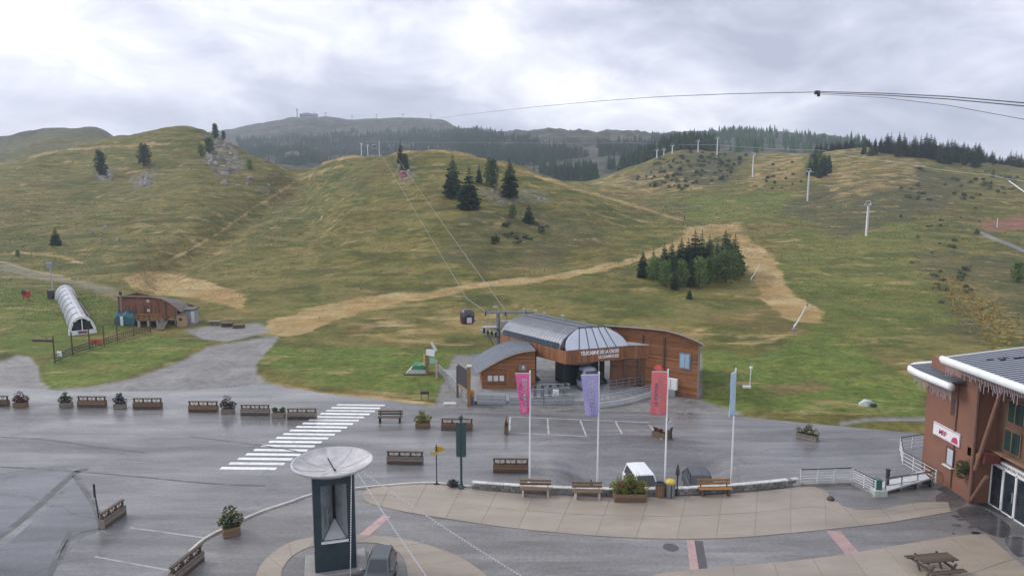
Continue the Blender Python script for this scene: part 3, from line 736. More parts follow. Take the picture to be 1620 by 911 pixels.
# ------------------------------------------------------------------ engine house of the gondola (brown timber)
A, B, C_, E_ = V(16.8,59.7,0), V(9.6,65.2,0), V(13.2,72,0), V(19.6,70.5,0)
eng = thing('lift_building', 'tall brown timber building with curved roof right of the gondola station', 'building', (14.5, 64, 0))
def on_ab(t, z, off=0):
    d = (B-A).normalized(); n = V(-d.y, d.x, 0)
    if n.y > 0: n = -n
    p = A.lerp(B, t)+n*off; return V(p.x, p.y, z)
prof = [(0, 5.25), (.08, 5.45), (.2, 5.72), (.35, 5.88), (.55, 5.86), (.8, 5.76), (1, 5.68)]
mb = MB()
front = [on_ab(t, z) for t, z in prof]
mb.add([A, B]+front[::-1], [tuple(range(2+len(front)))])
mb.add([A, E_, V(E_.x, E_.y, 2.7), front[0]], [(0,1,2,3)])
mb.add([B, C_, V(C_.x, C_.y, 3.1), front[-1]], [(0,1,2,3)])
mb.add([C_, E_, V(E_.x, E_.y, 2.7), V(C_.x, C_.y, 3.1)], [(0,1,2,3)])
wb(mb, 'wall', WOOD_BR, eng)
mb = MB(); rings = []
back0 = [E_+(C_-E_)*t for t, z in prof]
prof2 = [(-.06, 5.0)]+prof+[(1.05, 5.68)]
rA = [on_ab(t, z+.02, .55) for t, z in prof2]
rB = [V(*(E_+(C_-E_)*t).to_2d(), z-2.5)+V(.1, .5, 0) for t, z in prof2]
rings = [rA, rB]
top_ = [[p+V(0,0,.16) for p in r] for r in rings]
n_ = len(prof2)
vs_ = rA+rB+top_[0]+top_[1]; fs = []
for i in range(n_-1):
    fs += [(i, i+1, n_+i+1, n_+i), (2*n_+i, 2*n_+i+1, 3*n_+i+1, 3*n_+i), (i, i+1, 2*n_+i+1, 2*n_+i), (n_+i, n_+i+1, 3*n_+i+1, 3*n_+i)]
fs += [(0, n_, 3*n_, 2*n_), (n_-1, 2*n_-1, 4*n_-1, 3*n_-1)]
mb.add(vs_, fs); rf = wb(mb, 'roof', mat('brown_roof', (.13, .105, .095), .5, .2, 2), eng)
mb = MB()
for t0, t1 in zip(prof2[:-1], prof2[1:]):
    a_, b_ = on_ab(t0[0], t0[1]+.1, .575), on_ab(t1[0], t1[1]+.1, .575); mb.tube([a_, b_], .055, 5)
sub(mb, 'gutter', mat('pale_fascia', (.34, .30, .27), .5, .2, 3), rf)
for t, w, zc_, h_, nm, m_ in ((.155, .85, 3.3, 1.25, 'window', None),):
    d = (B-A).normalized(); ang = math.atan2(d.y, d.x)
    c = on_ab(t, zc_, .03); mb = MB(); mb.box(c, (w+.24, .08, h_+.24), rz=ang); wnd = wb(mb, 'window', mat('blue_grey_frame', (.16, .22, .27), .5), eng)
    mb = MB(); mb.box(on_ab(t, zc_, .08), (w, .03, h_), rz=ang); sub(mb, 'pane', GLASS_B, wnd)
    mb = MB(); mb.box(on_ab(t, zc_-.05, .10), (.04, .02, h_), rz=ang); sub(mb, 'mullion', MATS['blue_grey_frame'], wnd)
d = (B-A).normalized(); ang = math.atan2(d.y, d.x)
for t in (.008, .38, .62):
    mb = MB(); c = on_ab(t, 2.75, .06); mb.box((c.x, c.y, 2.62), (.16, .12, 5.2), rz=ang); wb(mb, 'post', PLANK_G if t < .1 else PLANK_D, eng)
# white cabinet and panel at its foot
c = on_ab(.28, 1.2, .5); cab = thing('cabinet', 'white electrical cabinet against the tall brown timber building', 'cabinet', (c.x, c.y, .0))
mb = MB(); mb.bevbox((0,0,1.15), (1.35, .35, 1.0), .02, rz=ang); mb.build('body', WHITE_M, cab)
mb = MB(); mb.bevbox((0,0,.33), (1.0, .3, .66), .02, rz=ang); mb.build('plinth', STEEL, cab)
mb = MB(); mb.box((-.05,-.2,1.15), (.02, .02, .9), rz=ang); mb.build('door_gap', DARK_M, cab)
# red parasol
c = P(1043, 619); par = thing('parasol', 'small red parasol on the lift terrace', 'parasol', (c.x, c.y, 0))
mb = MB(); mb.tube([(0,0,.0), (0,0,2.5)], .05, 8); mb.build('pole', PLANK_G, par)
mb = MB(); mb.lathe([(.02, 2.62), (.3, 2.55), (.62, 2.32), (.66, 2.12), (.60, 2.10), (.02, 2.45)], 8); mb.build('canopy', mat('red_canvas', (.62, .10, .075), .6, .15, 3), par)
mb = MB(); mb.lathe([(.25, 0), (.25, .08), (.06, .14), (.05, .2)], 12); mb.build('base', CONC, par)

# ------------------------------------------------------------------ gondola station
FL, FR = V(4.9,60.7,0), V(10.9,62.9,0); AX = V(-.61,.79,0); LEN = 9.9
st = thing('gondola_station', 'gondola lift station with rounded grey roof and timber skirt', 'lift station', (6, 64, 0))
BX = FR-FL; zb, zt_ = 4.2, 6.05
sect = [(0, 0), (.015, .35), (.06, .85), (.13, 1.25), (.22, 1.58), (.32, 1.78), (.42, 1.85), (.58, 1.85), (.68, 1.78), (.78, 1.58), (.87, 1.25), (.94, .85), (.985, .35), (1, 0)]
def stp(f, h, l): q = FL+BX*f+AX*l; return V(q.x, q.y, zb+h)
mb = MB(); rings = [[stp(f, h, l) for f, h in sect] for l in (.9, 4, 8, LEN)]
mb.loft(rings, close=True); roof = wb(mb, 'roof', ROOF_G, st, False)
# standing seams and roof vents, too fine to be picked apart
mb = MB()
for k in range(22):
    l = 1.0+k*(LEN-1.2)/21; mb.tube([stp(f, h+.02, l) for f, h in sect], .022, 4)
sub(mb, 'seam', STEEL_D, roof)['kind'] = 'stuff'
mb = MB(); mb.tube([stp(.41, 1.9, .9), stp(.41, 1.9, LEN)], .07, 5); sub(mb, 'ridge_rail', STEEL_D, roof)
mb = MB(); mb.tube([stp(.60, 1.9, .9), stp(.60, 1.9, LEN)], .07, 5); sub(mb, 'ridge_rail', STEEL_D, roof)
for l, f in ((7.2, .45), (9.0, .5), (10.4, .45), (5.0, .52)):
    mb = MB(); q = stp(f, 1.85, l); mb.tube([q, q+V(0,0,.45)], .06, 6); mb.bevbox(q+V(0,0,.52), (.35,.25,.18), .02); sub(mb, 'roof_vent', STEEL, roof)
# window band of dark panes below the roof's left edge
for k in range(24):
    l0 = 1.15+k*(LEN-1.4)/24; l1 = l0+(LEN-1.4)/24-.07
    mb = MB(); q = [stp(-.004, .02, l0), stp(-.004, .02, l1), stp(.026, .52, l1), stp(.026, .52, l0)]; o_ = V(-.04,-.03,.02)
    mb.prism([p+o_ for p in q], V(-.02,-.02,.0)); wb(mb, 'pane', GLASS_D, st)
# sloping nose of pale panels
def nose(f, h):
    back = .9; sl = .9*(h/1.85)
    q = FL+BX*f+AX*(sl-.0); return V(q.x, q.y, zb+h)
tops = [(.06,.85),(.32,1.80),(.45,1.83),(.56,1.83),(.68,1.80),(.94,.85)]
fb = [0, .20, .36, .51, .66, .80, 1.0]; ft = [(.0, .0), (.30, 1.82), (.40, 1.85), (.50, 1.85), (.60, 1.85), (.70, 1.82), (1.0, .0)]
for i in range(6):
    lo0, lo1 = nose(fb[i]+.006, .03), nose(fb[i+1]-.006, .03); hi0, hi1 = nose(ft[i][0]+.006, max(ft[i][1]-.02, .04)), nose(ft[i+1][0]-.006, max(ft[i+1][1]-.02, .04))
    if i == 0: poly = [nose(0, .03), nose(fb[1]-.006, .03), nose(.294, 1.80), nose(.21, 1.56), nose(.12, 1.23), nose(.05, .83), nose(.01, .35)]
    elif i == 5: poly = [nose(fb[5]+.006, .03), nose(1, .03), nose(.99, .35), nose(.95, .83), nose(.88, 1.23), nose(.79, 1.56), nose(.706, 1.80)]
    else: poly = [lo0, lo1, hi1, hi0]
    mb = MB(); mb.prism([p-AX*.05 for p in poly], AX*.05); wb(mb, 'roof_panel', PANEL_W, st)
mb = MB()
for i in range(1, 6): mb.tube([nose(fb[i], .0)-AX*.07, nose(*ft[i])-AX*.07], .04, 4)
mb.tube([nose(0, .0)-AX*.07, nose(1, 0)-AX*.07], .05, 4)
wb(mb, 'panel_rib', mat('navy_trim', (.06, .075, .11), .4), st)
mb = MB(); mb.tube([nose(.28, 1.87)-AX*.05, nose(.72, 1.87)-AX*.05], .07, 5); wb(mb, 'front_trim', MATS['navy_trim'], st)
# skirt of timber boarding
mb = MB()
def slab4(a_, b_, z0, z1, th=.12):
    n = V(-(b_-a_).y, (b_-a_).x, 0).normalized()*th
    return [a_+V(0,0,z0), b_+V(0,0,z0), b_+V(0,0,z1), a_+V(0,0,z1)], n
DD = V(13.1, 62.75, 0)
for nm, a_, b_ in (('skirt_side', FL-AX*.15, FL+AX*LEN), ('skirt_front', FL-AX*.15, FR-AX*.15), ('skirt_front', FR-AX*.15, DD), ('skirt_side', FR-AX*.1, FR+AX*LEN)):
    mb = MB(); poly, n = slab4(a_, b_, 3.0, 4.19); mb.prism(poly, n*(.9 if nm == 'skirt_side' else 1)); wb(mb, nm, siding('skirt_boards_'+str(len(MATS)), (.27, .115, .050), .22, 'X', var=.25), st)
mb = MB(); mb.prism([FL+V(0,0,3.06), FR+V(0,0,3.06), FR+AX*LEN+V(0,0,3.06), FL+AX*LEN+V(0,0,3.06)], V(0,0,.1)); wb(mb, 'soffit', DARK_M, st)
mb = MB(); poly = [DD+V(0,0,4.26), FR+V(0,0,4.26)-AX*.3, FR+AX*1.2+V(0,0,4.26), DD+V(.2,1.2,4.26)]; mb.prism(poly, V(0,0,.12)); wb(mb, 'porch_roof', mat('pale_fascia2', (.42, .42, .42), .5), st)
# lower timber wall right of the dark bay
mb = MB(); a_, b_ = FR+V(-1.6, .1, 0), V(13.3, 62.9, 0); poly, n = slab4(a_, b_, .35, 3.0, .1); mb.prism(poly, n); wb(mb, 'wall', WOOD_DK, st)
for f in (0, .33, .66, 1):
    q = a_.lerp(b_, f); mb = MB(); mb.box((q.x, q.y-.16, 1.7), (.14, .14, 2.6)); wb(mb, 'wall_post', PLANK_D, st)
# steel columns, near-black box added under the canopy as the bay's shade
for q, r in ((FL+AX*5.5+BX*.1, .24), (FL+AX*10.6+BX*.5, .3), (FL+AX*2.2+BX*.85, .25)):
    mb = MB(); mb.lathe([(r*2.6, 0), (r*2.6, .12), (r*1.3, .35), (r, .5), (r, 3.1)], 12, (q.x, q.y, .35)); wb(mb, 'column', GREEN_M, st, True)
mb = MB(); q = FL+AX*3.2+BX*.55; mb.bevbox((q.x, q.y, 1.75), (3.7, 2.2, 2.6), .15, rz=.35); wb(mb, 'bay_shade_box', mat('bay_shade_dark', (.022, .035, .040), .5), st)
mb = MB(); q = FL+AX*2.2+BX*.42; mb.lathe([(1.9, 2.72), (1.95, 2.80), (1.9, 2.88), (.2, 2.86), (.2, 3.05)], 24, (q.x, q.y, 0)); wb(mb, 'bullwheel', STEEL_D, st)
# lettering of the station on the skirt front
fd = (FR-FL).normalized(); fang = math.atan2(fd.y, fd.x)
for body, f, z, s_ in (('TÉLÉCABINE DE LA CROIX', .52, 3.86, .46), ('DE CHAMROUSSE', .66, 3.40, .40)):
    me_ = text_mesh(body, s_, .012, space=.95, bold=.035); q = FL+BX*f-AX*.15-V(-fd.y, fd.x, 0)*.03
    o = link('lettering', me_, WHITE_M, st, q-st.location+V(0,0,z)); o.rotation_euler = (math.pi/2, 0, fang)
    w_ = max(v.co.x for v in me_.vertices)-min(v.co.x for v in me_.vertices); o.scale.x = min(1.0, (4.0 if 'T' == body[0] else 2.15)/w_)
# line machinery at the back: mast with sheave trains
mc = D(788, 500, 72.0); mc.z = 0
mast = thing('lift_mast', 'grey steel mast with sheave wheels behind the gondola station', 'lift mast', (mc.x, mc.y, 0))
mb = MB(); mb.tube([(0,0,0), (0,0,5.9)], [.3, .2], 10); mb.build('pole', STEEL_D, mast)
mb = MB(); mb.box((1.2,0,5.9), (5.0, .22, .22)); mb.build('crossarm', STEEL_D, mast)
for sx in (-1.2, .9, 3.1):
    mb = MB(); mb.box((sx,0,5.65), (.14, 2.2, .2)); tr = mb.build('sheave_beam', mat('lift_green', (.10, .20, .17), .5) if sx > 0 else STEEL, mast)
    for k in range(5):
        mb = MB(); mb.lathe([(.06, -.06), (.19, -.06), (.15, 0), (.19, .06), (.06, .06)], 10, M=Matrix.Translation((sx-.12, -1+k*.5, 5.85)) @ Matrix.Rotation(math.pi/2, 4, 'Y')); mb.build('sheave', BLACKM, tr)
mb = MB(); mb.box((-.9, -.5, 4.4), (1.7, .8, .1)); mb.box((-.9,-.9,4.9), (1.7,.04,.05)); mb.box((-.9,-.9,4.65), (1.7,.04,.05))
for k in range(4): mb.box((-1.7+k*.55, -.9, 4.7), (.04,.04,.6))
mb.build('service_platform', STEEL, mast)
mb = MB()
for k in range(3): mb.tube([(-1.6, -.2, 3.4+k*.45), (.4, -.4, 3.2+k*.5)], .06, 5)
mb.tube([(-1.6,-.2,4.4), (-.1,0,1.6)], .07, 5); mb.build('brace', STEEL_D, mast)
for k in range(5):
    mb = MB(); mb.lathe([(.08,-.08),(.28,-.08),(.22,0),(.28,.08),(.08,.08)], 12, M=Matrix.Translation((-1.5+k*.42, -.55, 4.0-.12*k)) @ Matrix.Rotation(math.pi/2, 4, 'Y')); mb.build('drive_tyre', BLACKM, mast)
mb = MB(); mb.box((-.6,-.3,3.7), (2.6,.5,.3), ry=.18); mb.box((.9,-.2,4.6), (1.2,.6,.9)); mb.build('launch_beam', STEEL, mast)
mb = MB(); mb.tube([(.0,0,5.9), (.0,0,6.5)], .05, 6); mb.bevbox((-.3,-.1,6.5), (.5,.3,.16), .03); mb.build('floodlight', STEEL, mast)

# ------------------------------------------------------------------ ticket kiosk with curved roof
kx = [(-3.35, 1.72), (-2.8, 2.1), (-2.1, 2.55), (-1.4, 2.95), (-.7, 3.3), (0, 3.6), (1.0, 3.88), (2.15, 4.02)]
KY = 62.0
kio = thing('ticket_kiosk', 'small timber ticket kiosk under a curved blue-grey roof', 'kiosk', (-.4, 63.5, 0))
mb = MB(); fr = [(x, KY, z-.08) for x, z in kx[1:]]; mb.add([(2.15, KY, 0), (-2.8, KY, 0)]+fr, [tuple(range(2+len(fr)))])
mb.add([(-2.8, KY, 0), (-3.2, KY+4, 0), (-3.2, KY+4, 2.0), (-2.8, KY, 2.02)], [(0,1,2,3)])
mb.add([(2.15, KY, 0), (1.8, KY+4, 0), (1.8, KY+4, 3.94), (2.15, KY, 3.94)], [(0,1,2,3)])
mb.add([(-3.2, KY+4, 0), (1.8, KY+4, 0), (1.8, KY+4, 3.94), (-3.2, KY+4, 2.0)], [(0,1,2,3)])
wb(mb, 'wall', WOOD_BR, kio)
mb = MB(); fA = [V(x, KY-.45, z) for x, z in kx]; fB = [V(x-.9, KY+4.6, z) for x, z in kx]; n_ = len(kx)
vs_ = fA+fB+[p+V(0,0,.14) for p in fA]+[p+V(0,0,.14) for p in fB]; fs = []
for i in range(n_-1): fs += [(i, i+1, n_+i+1, n_+i), (2*n_+i, 2*n_+i+1, 3*n_+i+1, 3*n_+i), (i, i+1, 2*n_+i+1, 2*n_+i), (n_+i, n_+i+1, 3*n_+i+1, 3*n_+i)]
fs += [(0, n_, 3*n_, 2*n_), (n_-1, 2*n_-1, 4*n_-1, 3*n_-1)]
mb.add(vs_, fs); kr = wb(mb, 'roof', ROOF_B, kio)
mb = MB()
for k in range(9):
    f = k/8; mb.tube([a_.lerp(b_, f)+V(0,0,.165) for a_, b_ in zip(fA, fB)], .02, 4)
sub(mb, 'seam', STEEL_D, kr)['kind'] = 'stuff'
mb = MB(); mb.tube([p+V(0,-.03,.05) for p in fA], .07, 5); sub(mb, 'fascia', mat('kiosk_fascia', (.34, .27, .22), .6, .2), kr)
for x0 in (-2.05, -1.5, -.95):
    mb = MB(); mb.box((x0, KY-.05, 1.35), (.5, .08, .6)); w_ = wb(mb, 'window', mat('kiosk_frame', (.12, .07, .045), .6), kio)
    mb = MB(); mb.box((x0, KY-.1, 1.35), (.42, .03, .52)); sub(mb, 'blind', mat('white_blind', (.72, .72, .70), .6, .1), w_)
mb = MB(); mb.box((-.1, KY-.06, 1.25), (.85, .08, 2.1)); dr = wb(mb, 'door', mat('orange_door', (.27, .115, .042), .55, .2, 4, stretch=(1,1,.3)), kio)
mb = MB(); mb.box((.22, KY-.13, 1.2), (.05, .06, .2)); sub(mb, 'handle', STEEL, dr)
mb = MB(); mb.box((1.0, KY-.08, 2.35), (.7, .06, .55)); pn = wb(mb, 'notice_board', mat('notice', (.20, .20, .21), .5), kio)
mb = MB(); mb.box((1.05, KY-.13, 2.4), (.16, .03, .3)); sub(mb, 'poster', WHITE_M, pn)

# ------------------------------------------------------------------ terrace, railings, turnstiles
TER = mat('grey_terrace', (.27, .275, .285), .45, .15, 2, dirt=((.15, .15, .155), 1, .5))
mb = MB(); poly = [P(752,640), P(900,640), P(950,640)+V(0,0,0), P(1010,633), P(1046,622), V(13.6,62.0,0), V(4.5,66,0), V(-4.0,66.5,0), P(740,628)]
tb = sheet('terrace', [V(p.x, p.y, 0) for p in poly], .34, TER, .36); tag(tb, 'raised grey terrace in front of the gondola station', 'terrace', kind='structure')
def railing(name, label, pts, h=1.0, bars=3, post=1.4, m=STEEL, z0=0, cat='railing', group=None, infill=None, r=.028):
    pts = [Vector(p) for p in pts]; c = sum(pts, Vector())/len(pts)
    root = thing(name, label, cat, (c.x, c.y, z0), 0, group)
    for b_ in range(bars):
        z = h*(b_+1)/bars; mb = MB(); mb.tube([p+V(0,0,z) for p in pts], r*1.25 if b_ == bars-1 else r, 6); wb(mb, 'handrail' if b_ == bars-1 else 'rail', m, root)
    for p0, p1 in zip(pts[:-1], pts[1:]):
        n = max(1, int(round((p1-p0).length/post)))
        for k in range(n+1 if p1 is pts[-1] else n):
            q = p0.lerp(p1, k/n); mb = MB(); mb.tube([q, q+V(0,0,h)], r*1.3, 6); wb(mb, 'post', m, root)
    if infill:
        for p0, p1 in zip(pts[:-1], pts[1:]):
            mb = MB(); n = V(-(p1-p0).y, (p1-p0).x, 0).normalized()*.015
            mb.prism([p0+V(0,0,.12), p1+V(0,0,.12), p1+V(0,0,h*.85), p0+V(0,0,h*.85)], n); wb(mb, 'infill_panel', infill, root)
    return root
zt0 = .34
PANEL_GR = mat('grey_infill', (.30, .315, .33), .45, .15, 2, metal=.3)
railing('railing', 'grey steel railing along the terrace below the kiosk window', [P(755,640,zt0), P(800,641,zt0)], .95, 3, 1.2, STEEL, 0, infill=PANEL_GR)
railing('railing', 'grey panelled railing below the pink flag', [P(806,641,zt0), P(858,643,zt0)], .8, 3, 1.1, STEEL, 0, infill=PANEL_GR)
railing('railing', 'grey railing between the pink and the purple flag', [P(862,642,zt0), P(908,640,zt0)], .95, 2, 1.0, STEEL, 0, infill=PANEL_GR)
railing('railing', 'curved grey railing of the ramp between purple and red flag', smooth_line([P(950,638,zt0), P(985,632,zt0), P(1015,624,zt0), P(1040,616,zt0)], 4), .7, 3, 1.2, STEEL, 0)
railing('railing', 'inner grey railing beside the dark lift bay', smooth_line([P(960,618,zt0), P(995,613,zt0), P(1032,609,zt0)], 4), .9, 3, 1.0, STEEL_D, 0)
railing('railing', 'low steel queue railing beside the station column', [P(850,622,zt0), P(900,620,zt0)], .8, 2, .9, STEEL, 0)
RAMP_C = mat('pale_ramp_edge', (.46, .47, .48), .5, .15, 2)
mb = MB(); pts = smooth_line([P(945,645), P(990,638), P(1025,628), P(1046,620)], 5)
for q0, q1 in zip(pts[:-1], pts[1:]):
    dv = q1-q0; mb.box((q0+q1)/2+V(0,0,.22), (dv.length*1.02, .25, .44), rz=math.atan2(dv.y, dv.x))
o = mb.build('ramp_wall', RAMP_C); tag(o, 'curved pale concrete edge of the ramp left of the red flag', 'wall')
# turnstiles
tp = thing('turnstile', 'grey ticket turnstile on the terrace', 'turnstile')
mb = MB(); mb.bevbox((0,0,.5), (.28, .9, 1.0), .05); mb.build('body', STEEL_D, tp)
mb = MB(); mb.bevbox((0,-.2,1.12), (.24, .3, .22), .04); mb.build('card_reader', DARK_M, tp)
mb = MB()
for k in range(3):
    q = k*2*math.pi/3; mb.tube([(.14, .1, .85), (.5, .1+.3*math.sin(q)*.6, .85+.28*math.cos(q))], .02, 5)
mb.build('arm', STEEL, tp)
for i, (px, py) in enumerate(((846,630),(858,630),(870,629),(882,628),(893,627))):
    names = ['leftmost', 'second', 'middle', 'fourth', 'rightmost']
    place(tp, P(px, py, zt0), 0, f'{names[i]} grey ticket turnstile in the row on the lift terrace', group='turnstiles on the lift terrace')
drop(tp)
# white notice box hung on the terrace rail
c = P(879, 637, zt0); o = thing('notice_box', 'white notice box on the terrace rail beside the pink flag', 'notice', (c.x, c.y-.2, zt0))
mb = MB(); mb.bevbox((0,0,.85), (.5,.12,.75), .02); mb.build('panel', WHITE_M, o); mb = MB(); mb.box((0,0,.24), (.06,.06,.48)); mb.build('stand', STEEL, o)
mb = MB(); mb.box((0,-.07,.9), (.3,.02,.4)); mb.build('sheet', mat('pale_print', (.55,.58,.6), .5), o)

# ------------------------------------------------------------------ gondola cabins
def cabin(body_m, name_label, loc, s=1.0, hang=1.3, rz=.3):
    root = thing('gondola_cabin', name_label, 'gondola cabin', loc, rz); root.scale = (s, s, s)
    prof = [(.55, 0), (.78, .06), (.86, .35), (.90, .95), (.84, 1.5), (.62, 1.85), (.3, 1.95)]
    mb = MB(); rings = []
    for r, z in prof: rings.append([(r*math.copysign(abs(math.cos(q))**.7, math.cos(q)), r*1.05*math.copysign(abs(math.sin(q))**.7, math.sin(q)), z) for q in [2*math.pi*j/20 for j in range(20)]])
    mb.loft(rings); mb.build('shell', body_m, root, True)
    for k in range(4):
        q0 = k*math.pi/2; mb = MB(); ring = []
        for z, r in ((.78, .90), (1.1, .905), (1.5, .855), (1.68, .76)):
            ring.append([((r+.015)*math.copysign(abs(math.cos(q))**.7, math.cos(q)), (r+.015)*1.05*math.copysign(abs(math.sin(q))**.7, math.sin(q)), z) for q in [q0-.55+1.1*j/6 for j in range(7)]])
        mb.loft(ring, close=False); mb.build('window', GLASS_D, root, True)
    mb = MB(); mb.box((0,-.98,.75), (.7,.06,1.25)); dr_ = mb.build('door', body_m, root)
    mb = MB(); mb.box((0,-1.02,1.05), (.5,.03,.5)); mb.build('door_pane', GLASS_D, dr_)
    mb = MB(); mb.tube([(0,0,1.9), (.05,0,1.9+hang*.6), (0,0,1.9+hang)], .05, 6); mb.box((0,0,1.9+hang), (.14,.5,.16)); mb.build('hanger', STEEL_D, root)
    mb = MB(); mb.box((.95,0,.4), (.08,.8,.35)); mb.build('ski_rack', STEEL, root)
    return root
CAB_V = mat('plum_cabin', (.10, .055, .075), .25, .1, 2); CAB_S = mat('silver_cabin', (.26, .28, .36), .25, .1, 2); CAB_R = mat('red_cabin', (.42, .12, .13), .3, .1, 2)
cb = cabin(CAB_V, 'dark plum gondola cabin hanging in the air left of the station', D(739, 512, 80.0), .92, 1.35)
mb = MB(); mb.bevbox((.05,-1.03,.62), (.62,.05,.7), .05); mb.build('logo_panel', mat('cabin_print', (.62,.60,.68), .4, .3, 6), cb)
cabin(CAB_S, 'silver gondola cabin parked inside the station bay', V(7.0, 62.0, .45), 1.05, .7, .35)

# ------------------------------------------------------------------ ropes and hilltop pylon of the gondola
def pylon(name, label, base, h, arm, rz, m, lean=0, r=.28, head='T', group=None):
    root = thing(name, label, 'lift pylon', base, rz, group)
    mb = MB(); mb.tube([(0,0,-.6), (0,0,h)], [r, r*.65], 10); mb.build('tube', m, root)
    mb = MB(); mb.box((0,0,h), (arm*2, r*.9, r*.9)); mb.build('crossarm', m, root)
    for sx in (-1, 1):
        mb = MB(); mb.box((sx*arm,0,h-.3), (.18, 2.4, .26)); t_ = mb.build('sheave_beam', STEEL_D, root)
        mb = MB()
        for k in range(4): mb.lathe([(.05, -.06), (.2, -.06), (.16, 0), (.2, .06), (.05, .06)], 8, M=Matrix.Translation((sx*arm, -.9+k*.6, h-.08)) @ Matrix.Rotation(math.pi/2, 4, 'Y'))
        mb.build('sheave', BLACKM, t_)
    mb = MB(); mb.box((0,-r-.08,h*.5), (.3,.04,h*.9)); mb.build('ladder', STEEL, root)
    mb = MB(); mb.tube([(-arm*.7,0,h+.1), (-arm*.7,0,h+.9), (arm*.7,0,h+.9), (arm*.7,0,h+.1)], .06, 5); mb.build('lifting_frame', m, root)
    return root
PYL_W = mat('pale_pylon', (.78, .79, .78), .5, .08, 2, dirt=((.5,.49,.47), .8, .3))
PYL_G = mat('green_grey_pylon', (.17, .21, .22), .5, .15, 2)
gb = at(603, 272)
gp = pylon('gondola_pylon', 'gondola pylon on the crest of the middle knoll', gb, 7.0, 2.6, .15, PYL_G, r=.3)
ROPE = mat('steel_rope', (.25, .235, .20), .5, .1, 5, metal=.2)
ROPE_D = mat('dark_rope', (.055, .058, .065), .5, .1, 5)
def rope(label, pts, r, m=ROPE, sag=0, n=14):
    pts = [Vector(p) for p in pts]; out = []
    for a_, b_ in zip(pts[:-1], pts[1:]):
        for k in range(n):
            t = k/n; q = a_.lerp(b_, t); q.z -= sag*4*t*(1-t); out.append(q)
    out.append(pts[-1])
    mb = MB(); mb.tube(out, r, 5); o = mb.build('lift_rope', m); tag(o, label, 'lift rope'); return o
c15, s15 = math.cos(.15), math.sin(.15)
armL = gb+V(-2.6*c15, -2.6*s15, 7.1); armR = gb+V(2.6*c15, 2.6*s15, 7.1)
cabtop = D(739, 512, 80.0)+V(0,0,1.9*.92+1.35*.92)
rope('left steel rope of the gondola rising to the middle knoll', [V(mc.x-1.2, 72, 5.95), cabtop, armL], .036, sag=.0)
rR0 = V(mc.x+.9, 72, 5.95)
rope('right steel rope of the gondola rising to the middle knoll', [rR0, armR], .036, sag=.6)
t_ = .62; q = rR0.lerp(armR, t_); q.z -= .6*4*t_*(1-t_)
cabin(CAB_R, 'small red gondola cabin near the top of the middle knoll', q-V(0,0,1.9+1.3), 1.0, 1.3)
cabin(CAB_S, 'tiny pale gondola cabin beside the pylon on the middle knoll', armL-V(0,0,3.6)+V(-.2, 4, 0), 1.0, 1.7)
# ------------------------------------------------------------------ wooden barriers, planters, benches
def barrier_proto(L=2.4, h=.86, m=PLANK, m2=PLANK_D):
    root = thing('wooden_barrier', 'wooden barrier', 'barrier')
    for sx in (-1, -.33, .33, 1):
        mb = MB(); mb.bevbox((sx*(L/2-.06), 0, h/2), (.11, .11, h), .012); mb.build('post', m2, root)
    mb = MB(); mb.bevbox((0, 0, h+.03), (L+.08, .2, .07), .012); mb.build('top_rail', m2, root)
    for k, z in enumerate((.12, .3, .47)):
        for sy in (-1, 1):
            mb = MB(); mb.bevbox((0, sy*.16, z), (L, .05, .155), .01); mb.build('plank', m if k else m2, root)
    for sx in (-1, 1):
        mb = MB(); mb.bevbox((sx*L/2, 0, .27), (.05, .36, .5), .01); mb.build('end_board', m, root)
    mb = MB()
    for sx in (-.66, 0, .66):
        mb.box((sx*(L/2-.06), 0, .68), (.05, .05, .38), ry=.75); mb.box((sx*(L/2-.06), .004, .68), (.05, .05, .38), ry=-.75)
    mb.build('cross_brace', mat('pale_brace', (.42, .34, .28), .6, .2, 4), root)
    return root
bp_ = barrier_proto(); bp_l = barrier_proto(2.35, .8, PLANK_G, PLANK_D)
def put(proto, px, py, label, rz=0, s=None, group=None, z=0):
    return place(proto, P(px, py, z), rz, label, s, group)
GB = 'wooden barriers round the car park'
for px, py, lab, pr in (
   (-8,642,'wooden barrier cut off by the left edge of the picture', bp_), (146,643,'brown wooden barrier between green-leaved and dark planter, first complete one from the left', bp_),
   (234,646,'brown wooden barrier just right of the dark-leaved planter, second complete one from the left', bp_), (322,651,'brown wooden barrier directly left of the dark bushy planter', bp_),
   (404,656,'grey wooden barrier between two planters left of the crosswalk', bp_l), (478,662,'grey wooden barrier nearest the far end of the crosswalk', bp_l),
   (723,680,'wooden barrier half hidden behind the dark green signpost', bp_)):
    put(pr, px, py, lab, rng_.uniform(-.03, .03)-.03, None, GB)
put(bp_l, 641, 733, 'greyish wooden barrier standing alone right of the crosswalk', -.06, (1.03,1,1), GB)
put(bp_, 808, 746, 'red-brown wooden barrier left of the pink flagpole', -.02, (.95,1,1), GB)
a_, b_ = P(161,837), P(196,813); d = b_-a_; place(bp_l, (a_+b_)/2, math.atan2(d.y, d.x), 'weathered barrier on the wet asphalt beside a leaning dark post', ((d.length)/2.4,1,1.05), GB)
a_, b_ = P(272,925), P(319,886); d = b_-a_; place(bp_l, (a_+b_)/2, math.atan2(d.y, d.x), 'weathered barrier at the bottom edge left of the tower', ((d.length)/2.4,1,1), GB)
put(bp_, 801, 684, 'wooden barrier seen end-on at the corner of the parking bays', math.pi/2, (.45,.8,1.25), GB)
drop(bp_); drop(bp_l)

